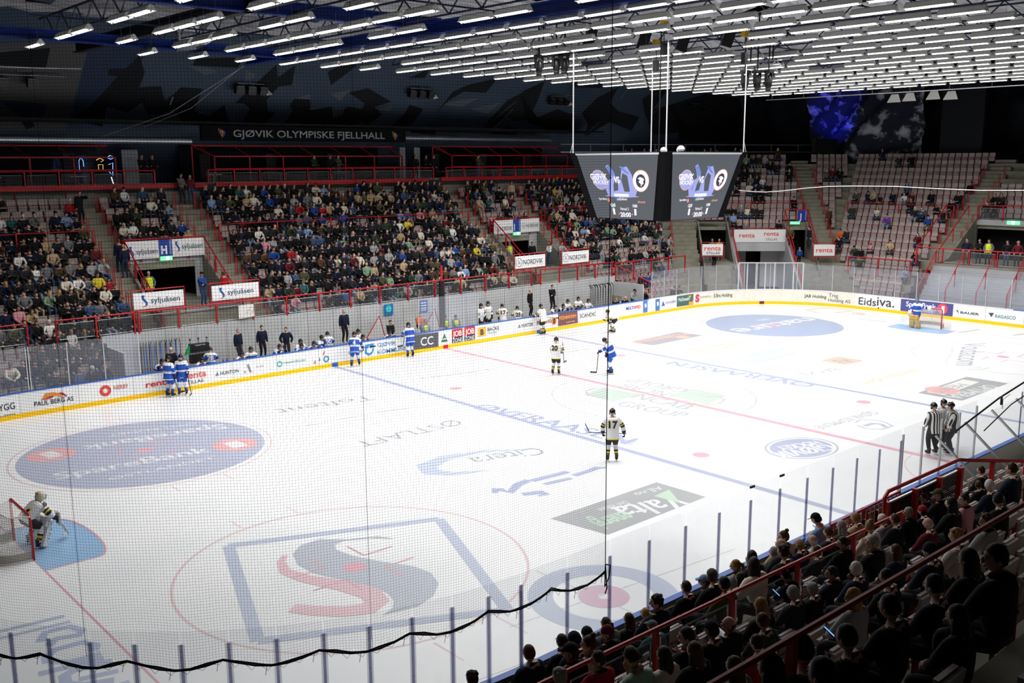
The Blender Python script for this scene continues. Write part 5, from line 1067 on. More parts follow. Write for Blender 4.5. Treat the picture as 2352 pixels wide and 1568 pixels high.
def skin_mesh(J, rad, sub=1):
    names = ['pel', 'waist', 'chest', 'neck', 'headc', 'sh0', 'el0', 'wr0', 'sh1', 'el1', 'wr1', 'hp0', 'kn0', 'an0', 'to0', 'hp1', 'kn1', 'an1', 'to1']
    J = dict(J); J['headc'] = J['neck'].lerp(J['head'], .55)
    pts = [J[n] for n in names]; idx = {n: i for i, n in enumerate(names)}
    E_ = [('pel', 'waist'), ('waist', 'chest'), ('chest', 'neck'), ('neck', 'headc'), ('chest', 'sh0'), ('sh0', 'el0'), ('el0', 'wr0'), ('chest', 'sh1'), ('sh1', 'el1'), ('el1', 'wr1'), ('pel', 'hp0'), ('hp0', 'kn0'), ('kn0', 'an0'), ('an0', 'to0'), ('pel', 'hp1'), ('hp1', 'kn1'), ('kn1', 'an1'), ('an1', 'to1')]
    # mid-limb points keep the taper
    mids = [('sh0', 'el0', 'ua0'), ('sh1', 'el1', 'ua1'), ('el0', 'wr0', 'fa0'), ('el1', 'wr1', 'fa1'), ('hp0', 'kn0', 'th0'), ('hp1', 'kn1', 'th1'), ('kn0', 'an0', 'ca0'), ('kn1', 'an1', 'ca1')]
    for a, b_, n in mids:
        E_.remove((a, b_)); names.append(n); pts.append(pts[idx[a]].lerp(pts[idx[b_]], .45)); idx[n] = len(pts)-1; E_ += [(a, n), (n, b_)]
    me = bpy.data.meshes.new('sk'); me.from_pydata([tuple(p) for p in pts], [(idx[a], idx[b_]) for a, b_ in E_], []); o = bpy.data.objects.new('sk', me); COL.objects.link(o)
    sm = o.modifiers.new('s', 'SKIN'); sm.branch_smoothing = .3
    if not me.skin_vertices: return None
    sv = me.skin_vertices[0].data
    for n, i in idx.items():
        r_ = rad.get(n, rad.get(n[:2], .05)); sv[i].radius = r_ if isinstance(r_, tuple) else (r_, r_); sv[i].use_root = (n == 'pel')
    ss = o.modifiers.new('u', 'SUBSURF'); ss.levels = sub
    dg = bpy.context.evaluated_depsgraph_get(); dg.update(); m2 = bpy.data.meshes.new_from_object(o.evaluated_get(dg))
    V_ = [v.co.copy() for v in m2.vertices]; F = [tuple(p.vertices) for p in m2.polygons]; bpy.data.objects.remove(o); bpy.data.meshes.remove(me); bpy.data.meshes.remove(m2)
    return V_, F, {n: pts[i] for n, i in idx.items()}
BONES = [('pel', 'waist'), ('waist', 'chest'), ('chest', 'neck'), ('neck', 'headc'), ('chest', 'sh0'), ('sh0', 'el0'), ('el0', 'wr0'), ('chest', 'sh1'), ('sh1', 'el1'), ('el1', 'wr1'), ('pel', 'hp0'), ('hp0', 'kn0'), ('kn0', 'an0'), ('an0', 'to0'), ('pel', 'hp1'), ('hp1', 'kn1'), ('kn1', 'an1'), ('an1', 'to1')]
def nearest_bone(p, P_):
    best = (1e9, None, 0)
    for a, b_ in BONES:
        A, B = P_[a], P_[b_]; d = B-A; t = max(0, min(1, (p-A).dot(d)/d.length_squared)); q = (A+d*t-p).length
        if q < best[0]: best = (q, (a, b_), t)
    return best
RAD = dict(pel=(.155, .12), waist=(.145, .11), chest=(.185, .125), neck=(.072, .066), headc=(.055, .058), sh=.078, ua=.062, el=.050, fa=.046, wr=.036, hp=.095, th=.083, kn=.062, ca=.056, an=.042, to=.040)
RADJ = dict(RAD, pel=(.185, .145), waist=(.19, .148), chest=(.23, .165), neck=(.085, .078), sh=.108, ua=.092, el=.074, fa=.068, wr=.048, th=.092, kn=.07)      # jacket
RADP = dict(pel=(.21, .17), waist=(.20, .16), chest=(.235, .175), neck=(.065, .065), headc=(.06, .06), sh=.115, ua=.10, el=.085, fa=.085, wr=.06, hp=.145, th=.14, kn=.088, ca=.082, an=.058, to=.045)  # padded player
def headmesh(mb, J, mskin, mhair, style, scale=1., res=(14, 10), brow=None):
    """head with brow, nose, jaw, mouth, eyes and ears; hair added to the same or another builder"""
    c = J['head']+V3(0, .01, .02); R3 = Matrix.Rotation(-J['turn'], 3, 'Z') @ Matrix.Rotation(-J['headpitch'], 3, 'X')
    def shp(v):
        x, y, z = v; jaw = 1-.22*max(0, -z)**1.2; y2 = y*(1-.10*max(0, -z) if y > 0 else 1.06); return Vector((x*jaw, y2+(.10 if (y > .5 and z < -.2) else 0)*0, z))
    def at(x, y, z): return c+R3 @ Vector((x, y, z))
    mb.ell(c, (.078*scale, .098*scale, .118*scale), mskin, res[0], res[1], R3, shp)
    if res[0] > 8:
        mb.prism([at(-.013, .088, -.025), at(.013, .088, -.025), at(0, .085, .028)], R3 @ Vector((0, .028, -.004)), mskin)
        for s in (-1, 1):
            mb.ell(at(s*.079, -.005, -.01), (.012, .022, .032), mskin, 6, 4, R3); mb.ell(at(s*.031, .086, .022), (.014, .008, .009), mat('eye_dark', (.02, .018, .016), .4), 6, 4, R3)
            mb.box(at(s*.032, .092, .043), (.034, .010, .007), brow or mhair, R3)
        mb.box(at(0, .090, -.052), (.046, .012, .008), mat('lip', (.35, .13, .11), .6), R3)
    return c, R3, at
def hairmesh(mb, J, m, style, sc=1., res=(14, 9), m2=None):
    c = J['head']+V3(0, .01, .02); R3 = Matrix.Rotation(-J['turn'], 3, 'Z') @ Matrix.Rotation(-J['headpitch'], 3, 'X')
    def at(x, y, z): return c+R3 @ Vector((x, y, z))
    def cap(v):
        x, y, z = v; f = 1+.035*math.sin(9*x+5*z)*math.sin(8*y+3)+.02*math.sin(17*x+13*y); x, y, z = x*f, y*f, z*f
        lo = -.05 if y > .15 else -.62
        if z < lo: z = lo
        if y > .55 and z < .35: y = .55
        return Vector((x, y, z))
    if style == 'bald': mb.ell(at(0, -.012, -.005), (.083, .098, .09), m, res[0], res[1], R3, lambda v: Vector((v.x, min(v.y, .2), min(v.z, .25)))); return
    if style in ('short', 'grey', 'curly'):
        mb.ell(at(0, -.012, .016), (.087, .103, .122 if style != 'curly' else .13), m, res[0], res[1], R3, cap)
        if style == 'curly':
            for k in range(10): a = k*.9; mb.ell(at(.06*math.cos(a), -.02+.07*math.sin(a), .09-.02*(k % 3)), (.036, .036, .034), m, 6, 4, R3)
    elif style == 'long':
        mb.ell(at(0, -.014, .014), (.090, .106, .124), m, res[0], res[1], R3, cap); mb.ell(at(0, -.062, -.12), (.095, .062, .17), m, res[0], res[1], R3)
        for s in (-1, 1): mb.ell(at(s*.075, -.01, -.11), (.026, .045, .14), m, 6, 6, R3)
    elif style in ('pony', 'bun'):
        mb.ell(at(0, -.014, .014), (.086, .104, .121), m, res[0], res[1], R3, cap)
        if style == 'pony': mb.tube([at(0, -.09, .05), at(0, -.145, .02), at(0, -.15, -.09), at(0, -.12, -.19)], [.022, .036, .034, .012], m, 7)
        else: mb.ell(at(0, -.07, .13), (.042, .042, .038), m, 8, 6, R3)
    elif style == 'cap':
        mb.ell(at(0, -.02, -.01), (.086, .10, .10), m, res[0], res[1], R3, cap); mb.ell(at(0, -.006, .040), (.092, .108, .095), m2, res[0], res[1], R3, lambda v: Vector((v.x, v.y, max(v.z, 0))))
        mb.prism([at(-.06, .085, .045), at(.06, .085, .045), at(.045, .165, .035), at(-.045, .165, .035)], R3 @ Vector((0, 0, .012)), m2)
    elif style == 'beanie':
        mb.ell(at(0, -.02, -.03), (.086, .10, .09), m, res[0], res[1], R3, cap); mb.ell(at(0, -.01, .035), (.094, .110, .115), m2, res[0], res[1], R3, lambda v: Vector((v.x, v.y, max(v.z, -.1))))
        mb.ell(at(0, -.01, .028), (.099, .115, .02), m2, res[0], 4, R3)
    elif style == 'helmet':
        mb.ell(at(0, -.008, .030), (.108, .132, .118), m2, res[0], res[1], R3, lambda v: Vector((v.x, min(v.y, .78) if v.z < .3 else v.y, max(v.z, -.35 if v.y < .3 else .02))))
        for s in (-1, 1): mb.box(at(s*.098, .0, -.045), (.02, .06, .07), m2, R3); mb.tube([at(s*.09, .02, -.06), at(s*.05, .05, -.13), at(0, .055, -.14)], .006, M_blk, 4)
        mb.box(at(0, -.01, .148), (.03, .17, .012), m2, R3)
        vs = [at(.1*math.sin(a), .10+.035*math.cos(a)*.9, z) for z in (.055, -.015) for a in np.linspace(-1.1, 1.1, 7)]; mb.add(vs, [(i, i+1, i+8, i+7) for i in range(6)], M_visor)
    elif style == 'mask':
        mb.ell(at(0, 0, .01), (.118, .14, .15), m2, res[0], res[1], R3)
        for z in np.linspace(-.07, .05, 5): mb.tube([at(.085*math.sin(a), .06+.085*math.cos(a), z) for a in np.linspace(-1.2, 1.2, 6)], .006, M_mesh, 4)
        for x in (-.04, 0, .04): mb.tube([at(x, .14, .07), at(x, .15, 0), at(x, .13, -.09)], .006, M_mesh, 4)
        mb.box(at(0, .125, -.0), (.10, .02, .10), M_blk, R3); mb.box(at(0, -.05, .11), (.12, .12, .03), pm('#c9a53a'), R3)
M_visor = glassmat('visor', (.8, .85, .9), .12)
def handmesh(mb, w_, dirv, palm, m, curl=.6, s=1., left=False):
    """palm, four unequal curled fingers and a thumb leaving the side of the palm"""
    d = dirv.normalized(); n = (palm-d*palm.dot(d)); n = n.normalized() if n.length > .01 else Vector((0, 0, -1)); x = d.cross(n)*(-1 if left else 1)
    R3 = Matrix((x, d, n)).transposed(); mb.ell(w_+d*.045*s, (.040*s, .052*s, .017*s), m, 8, 6, R3)
    for i, (o, l) in enumerate(((-.030, .066), (-.010, .075), (.010, .070), (.028, .055))):
        p0 = w_+d*.082*s+x*o*s; a = curl; p1 = p0+(d*math.cos(a*.6)+n*math.sin(a*.6))*l*.45*s; p2 = p1+(d*math.cos(a*1.5)+n*math.sin(a*1.5))*l*.35*s; p3 = p2+(d*math.cos(a*2.3)+n*math.sin(a*2.3))*l*.28*s
        mb.tube([p0-d*.02*s, p0, p1, p2, p3], [.0085*s, .0095*s, .0088*s, .008*s, .0055*s], m, 6)
    t0 = w_+d*.025*s-x*.032*s; t1 = t0+(-x*.75+d*.6+n*.3).normalized()*.036*s; t2 = t1+(d*.9-x*.25+n*.5).normalized()*.032*s; mb.tube([t0, t1, t2], [.012*s, .0105*s, .007*s], m, 6)
# ---- wardrobe
SKIN = [mat(f'skin_{i}', c, .55) for i, c in enumerate(((.52, .30, .22), (.60, .37, .28), (.45, .25, .17), (.66, .44, .35)))]
HAIRC = {'dark brown': '#2a1d14', 'black': '#15120f', 'brown': '#4a3220', 'blond': '#b08a4e', 'fair': '#8a6a3c', 'grey': '#8e8a85', 'white': '#c9c5be', 'auburn': '#5e2f1a'}
CLOTH = {'black': '#141417', 'dark grey': '#28292d', 'navy': '#171e34', 'dark green': '#2c3a2c', 'olive': '#4c4c34', 'brown': '#4f3a28', 'cream': '#d8cfbe', 'white': '#e4e2de', 'light grey': '#9c9c9e', 'grey': '#6c6d70', 'denim blue': '#3c5270', 'blue': '#24468c', 'red': '#a02028', 'burgundy': '#5c1c26', 'mustard': '#c8962a', 'yellow': '#d8c030', 'pink': '#c88a94', 'beige': '#b09878', 'teal': '#2c5c5c', 'sage green': '#7c9a7c', 'light blue': '#7c9cc4', 'orange': '#d8622a', 'purple': '#6a3c9c', 'mint': '#a8d0c4'}
TROU = {'black': '#1a1a1e', 'dark': '#2a2b30', 'blue jeans': '#34486a', 'light jeans': '#8296b0', 'grey': '#5a5b5e', 'beige': '#9a8a70', 'dark jeans': '#28344c'}
def fm(h): return mat('cloth_'+h.lstrip('#'), srgb(h), .85, spec=.2)
def hm(n): return mat('hair_'+n.replace(' ', '_'), srgb(HAIRC[n]), .6, spec=.3)
M_shoe = mat('shoe_dark', (.02, .02, .022), .5); M_shoew = mat('shoe_white', (.6, .6, .6), .5)
# seated spectators: origin on the floor under the seat, facing +y
SIT = dict(hip_z=.56, hip_y=.10, feet=((-.13, .50, .09), (.13, .50, .09)), knee=((-.1, .3, 1), (.1, .3, 1)))
POSES = {
 'lap': dict(SIT, lean=2, head=6, hands=((-.05, .40, .66), (.05, .42, .67)), elbow=((-1, -.2, -.5), (1, -.2, -.5))),
 'lean': dict(SIT, lean=24, head=-8, hands=((-.06, .56, .66), (.06, .57, .66)), elbow=((-1, 0, -.4), (1, 0, -.4))),
 'chin': dict(SIT, lean=16, head=4, hands=((-.03, .40, 1.06), (.08, .45, .68)), elbow=((-.6, .3, -1), (1, 0, -.5))),
 'cross': dict(SIT, lean=-2, head=4, hands=((.13, .32, .84), (-.13, .34, .82)), elbow=((-1, .1, -.6), (1, .1, -.6))),
 'slouch': dict(SIT, lean=-8, head=12, hip_y=.16, feet=((-.16, .62, .09), (.10, .58, .09)), hands=((-.16, .40, .66), (.17, .38, .66)), elbow=((-1, -.2, -.4), (1, -.2, -.4))),
 'turn': dict(SIT, lean=6, head=2, turn=.7, hands=((-.10, .38, .68), (.16, .42, .68)), elbow=((-1, -.2, -.4), (1, -.2, -.4))),
 'turnl': dict(SIT, lean=4, head=2, turn=-.8, hands=((-.16, .42, .68), (.10, .38, .68)), elbow=((-1, -.2, -.4), (1, -.2, -.4))),
 'phone': dict(SIT, lean=12, head=22, hands=((-.04, .40, .88), (.07, .40, .86)), elbow=((-1, 0, -.8), (1, 0, -.8))),
 'stand': dict(lean=2, hands=((-.27, .03, .80), (.27, .03, .80))),
 'standx': dict(lean=0, head=4, hands=((.12, .24, 1.13), (-.12, .26, 1.11)), elbow=((-1, .0, -.6), (1, .0, -.6))),
 'pocket': dict(lean=2, turn=.4, hands=((-.22, .10, .94), (.22, .10, .94)), elbow=((-1, -.6, 0), (1, -.6, 0))),
 'raise': dict(lean=2, head=8, hands=((-.10, .36, 1.50), (.25, .05, .85)), elbow=((-1, .2, -.6), (1, -.6, 0))),
 'rail': dict(lean=20, head=-6, hip_y=-.12, hands=((-.26, .42, 1.05), (.26, .42, 1.05)), elbow=((-.8, -.3, -.3), (.8, -.3, -.3))),
}
ARC = {}
def figure(pose, heavy=False, fine=False, rad=None):
    """arrays of a dressed figure, materials given as roles"""
    key = (pose, heavy, fine)
    if key in ARC: return ARC[key]
    J = skeleton(POSES[pose]); R_ = rad or (RADJ if heavy else RAD); V_, F, P_ = skin_mesh(J, R_, 1)
    roles = []
    for f in F:
        c = sum((V_[i] for i in f), Vector())/len(f); _, b_, t = nearest_bone(c, P_); e = b_[1]
        if e in ('waist', 'chest', 'neck', 'sh0', 'sh1', 'el0', 'el1', 'wr0', 'wr1'): r_ = 'top'
        elif e == 'headc': r_ = 'skin'
        elif e[:2] in ('hp', 'kn', 'an'): r_ = 'trousers'
        else: r_ = 'shoes'
        if e == 'neck' and t > .97: r_ = 'skin'
        roles.append(r_)
    ARC[key] = (V_, F, roles, J); return ARC[key]
def role_mb(arr, mats):
    V_, F, roles, J = arr; mb = MB(); mb.v = [tuple(v) for v in V_]; mb.n = len(V_); mb.f = list(F); mb.m = [mb.mi(mats[r_]) for r_ in roles]; return mb
PMESH = {}
def person_mesh(pose, heavy, mats, fine):
    """body mesh shared by role order skin, top, trousers, shoes; materials sit on the object"""
    key = (pose, heavy, fine)
    if key not in PMESH:
        ph = {r_: mat('role_'+r_, (.5, .5, .5)) for r_ in ('skin', 'top', 'trousers', 'shoes')}; arr = figure(pose, heavy); mb = MB()
        for r_ in ('skin', 'top', 'trousers', 'shoes'): mb.mi(ph[r_])
        V_, F, roles, J = arr; mb.v = [tuple(v) for v in V_]; mb.n = len(V_); mb.f = list(F); mb.m = [mb.mi(ph[r_]) for r_ in roles]
        headmesh(mb, J, ph['skin'], ph['skin'], '', 1., (14, 10) if fine else (10, 7), brow=mat('brow', (.08, .06, .045), .8))
        for i in (0, 1): handmesh(mb, J[f'wr{i}'], J[f'wr{i}']-J[f'el{i}'], V3(-.3 if i else .3, .1, -1), ph['skin'], .7, 1., i == 1)
        me = bpy.data.meshes.new('person'); me.from_pydata(mb.v, [], mb.f)
        for m_ in mb.mats: me.materials.append(m_)
        me.polygons.foreach_set('material_index', mb.m); me.polygons.foreach_set('use_smooth', [True]*len(mb.f)); me.update(); PMESH[key] = (me, J)
    return PMESH[key]
HMESH = {}
def hair_mesh(pose, style, fine):
    key = (pose, style, fine)
    if key not in HMESH:
        mb = MB(); a = mat('role_hair', (.1, .08, .06)); b_ = mat('role_hat', (.1, .1, .1)); hairmesh(mb, figure(pose)[3], a, style, res=(14, 9) if fine else (9, 6), m2=b_)
        me = bpy.data.meshes.new('hair'); me.from_pydata(mb.v, [], mb.f)
        for m_ in mb.mats: me.materials.append(m_)
        me.polygons.foreach_set('material_index', mb.m); me.polygons.foreach_set('use_smooth', [True]*len(mb.f)); me.update(); HMESH[key] = me
    return HMESH[key]
def add_person(loc, rz, pose, top, tro, hair, style, label, group=None, heavy=None, skin=None, scale=1., hat=None, shoes=None, fine=False, vest=None):
    if heavy is None: heavy = top not in ('white', 'light blue', 'mint')
    me, J = person_mesh(pose, heavy, None, fine); o = bpy.data.objects.new('person', me); COL.objects.link(o); o.location = loc; o.rotation_euler = (0, 0, rz); o.scale = (scale,)*3
    R_ = {'role_skin': skin or SKIN[0], 'role_top': fm(CLOTH.get(top, top)), 'role_trousers': fm(TROU.get(tro, tro)), 'role_shoes': shoes or M_shoe}
    for s_ in o.material_slots:
        if s_.material.name in R_: n_ = s_.material.name; s_.link = 'OBJECT'; s_.material = R_[n_]
    tag(o, label, 'person', group)
    h = bpy.data.objects.new('hair' if style not in ('cap', 'beanie') else style, hair_mesh(pose, style, fine)); COL.objects.link(h); h.parent = o
    for s_ in h.material_slots:
        if s_.material.name == 'role_hair': s_.link = 'OBJECT'; s_.material = hm(hair)
        elif s_.material.name == 'role_hat': s_.link = 'OBJECT'; s_.material = fm(CLOTH.get(hat or 'black', hat or 'black'))
    if vest:
        vb = MB(); P_ = POSES[pose]; up = J['up']; base = J['pel']
        def ringp(t, rx, ry): return [base+up*t+V3(rx*math.cos(a), ry*math.sin(a), 0) for a in np.linspace(0, 2*PI, 13)[:-1]]
        R0 = [ringp(t, rx, ry) for t, rx, ry in ((-.06, .195, .165), (.1, .195, .165), (.3, .215, .175), (.43, .205, .16), (.50, .15, .12))]; vs = [p for r_ in R0 for p in r_]
        vb.add(vs, [(i*12+j, i*12+(j+1) % 12, (i+1)*12+(j+1) % 12, (i+1)*12+j) for i in range(4) for j in range(12)], mat('hi_vis_yellow', srgb('#d8f020'), .6))
        R1 = [ringp(t, .222, .182) for t in (.10, .15)]; vs = [p for r_ in R1 for p in r_]; vb.add(vs, [(j, (j+1) % 12, 12+(j+1) % 12, 12+j) for j in range(12)], mat('reflective', (.7, .7, .7), .3)); vb.build('high_visibility_vest', o, smooth=False)
    return o
# ---------------------------------------------------------------- who sits where
random.seed(21); rnd = random.random
def dens(s):
    x, y, z = s['p']; k, leg = s['k'], s['leg']; u = uof(x, y)
    if leg == 0:
        if x < -15.3: return (.35 if k > 8 else .62 if k > 5 else .85) if k >= 0 else .55
        if x < -8.7 and k >= 6: return .72
        if x < 9.7: 
            if k < 0: return 0
            if -15.3 < x < -8.7: return 0
            return .72 if k in (7,) else .86 if k > 0 else .55
        if x < 15.2: return .35 if k >= 6 else .3
        if x < 20: return .82 if k > 3 else .45
        if k >= 4: return .80
        return .42 if k >= 1 else (.18 if k >= -3 else .3)
    if leg == 1: return .75 if (k >= 9 and u < 12) else (.30 if k < 7 else .25)
    if leg == 2:
        if y < 3.2: return .22
        if k < 0: return .10
        return .40 if 3 <= k <= 8 else .12 if k > 9 else .22
    return 0
for s in SEATS:
    s['px'], s['py'], s['d'] = proj((s['p'][0], s['p'][1], s['p'][2]+.8)); s['vis'] = -30 < s['px'] < 2382 and -20 < s['py'] < 1600
    s['occ'] = False
# the board hides nobody twice: people come in small groups
last = {}
for s in SEATS:
    if s['leg'] == 3: continue
    k_ = (s['leg'], s['k']); d = dens(s); prev = last.get(k_, .5); q = max(0, min(1, d+(.18 if prev else -.18)*(0 if d in (0,) else 1)*(4*d*(1-d)))); s['occ'] = rnd() < q and s['vis']; last[k_] = s['occ']
ACC = [(584, 540, 'white'), (605, 590, 'brown'), (622, 590, 'blue'), (678, 665, 'burgundy'), (742, 520, 'navy'), (770, 507, 'blue'), (803, 680, 'blue'), (725, 560, 'denim blue'), (790, 565, 'sage green'), (840, 615, 'sage green'), (770, 600, 'cream'), (932, 530, 'yellow'), (1086, 580, 'yellow'), (1100, 575, 'denim blue'),
       (955, 533, 'mustard'), (940, 555, 'sage green'), (966, 550, 'cream'), (880, 590, 'light grey'), (847, 590, 'light grey'), (1010, 590, 'cream'), (1030, 580, 'cream'), (1045, 583, 'blue'), (480, 460, 'light blue'), (598, 455, 'blue'), (617, 460, 'blue'), (540, 520, 'burgundy'), (686, 480, 'red'), (740, 480, 'red'), (750, 512, 'blue'),
       (165, 490, 'red'), (40, 720, 'pink'), (40, 600, 'white'), (110, 590, 'beige'), (68, 640, 'white'), (218, 640, 'yellow'), (165, 655, 'white'), (245, 660, 'red'), (222, 620, 'light grey'), (108, 520, 'navy'), (145, 655, 'cream'), (20, 860, 'cream'), (427, 515, 'blue'), (300, 520, 'white'), (330, 470, 'cream'),
       (1175, 475, 'burgundy'), (1267, 450, 'mustard'), (1238, 430, 'brown'), (1283, 450, 'light grey'), (1310, 550, 'cream'), (1320, 555, 'cream'), (1330, 545, 'light blue'), (1345, 545, 'white'), (1357, 545, 'burgundy'), (1380, 550, 'dark grey'), (1415, 560, 'white'), (1460, 555, 'white'), (1337, 520, 'blue'), (1230, 490, 'teal'), (1310, 490, 'cream'), (1100, 500, 'white'), (1112, 480, 'teal'),
       (2046, 500, 'purple'), (2123, 508, 'blue'), (1920, 540, 'orange'), (1993, 575, 'pink'), (1997, 480, 'cream'), (2006, 415, 'cream'), (1684, 512, 'light blue'), (1700, 512, 'black'), (1710, 512, 'grey')]
def pick(W): 
    t = rnd()*sum(w for _, w in W)
    for a, w in W:
        t -= w
        if t <= 0: return a
    return W[-1][0]
TOPW = [('black', 46), ('dark grey', 16), ('navy', 17), ('dark green', 5), ('olive', 4), ('brown', 4), ('cream', 4), ('white', 2.5), ('light grey', 4), ('grey', 5), ('denim blue', 4), ('blue', 2), ('red', 1), ('burgundy', 2), ('beige', 5), ('pink', 1.2), ('teal', 1), ('sage green', 1), ('light blue', 1.5)]
TROW = [('black', 30), ('dark', 18), ('blue jeans', 24), ('light jeans', 8), ('grey', 6), ('beige', 5), ('dark jeans', 14)]
STYW = [('short', 46), ('long', 19), ('bald', 6), ('cap', 9), ('beanie', 5), ('pony', 6), ('curly', 4), ('bun', 3)]
POSW = [('lap', 24), ('lean', 20), ('chin', 8), ('cross', 12), ('slouch', 8), ('turn', 10), ('turnl', 10), ('phone', 4)]
HAW = [('dark brown', 26), ('black', 16), ('brown', 22), ('blond', 8), ('fair', 5), ('grey', 7), ('white', 3), ('auburn', 3)]
occ = [s for s in SEATS if s['occ']]
for s in occ:
    s['top'] = pick(TOPW); s['tro'] = pick(TROW); s['sty'] = pick(STYW); s['pose'] = pick(POSW); s['hair'] = pick(HAW); s['hat'] = pick([('black', 5), ('navy', 3), ('grey', 2), ('blue', 1), ('red', 1), ('cream', 1)]); s['sc'] = .92+.14*rnd() if rnd() > .08 else .74
for ax_, ay_, c in ACC:
    b_ = min(occ, key=lambda s: (s['px']-ax_)**2+(s['py']-ay_)**2)
    if (b_['px']-ax_)**2+(b_['py']-ay_)**2 < 700: b_['top'] = c; b_['acc'] = True
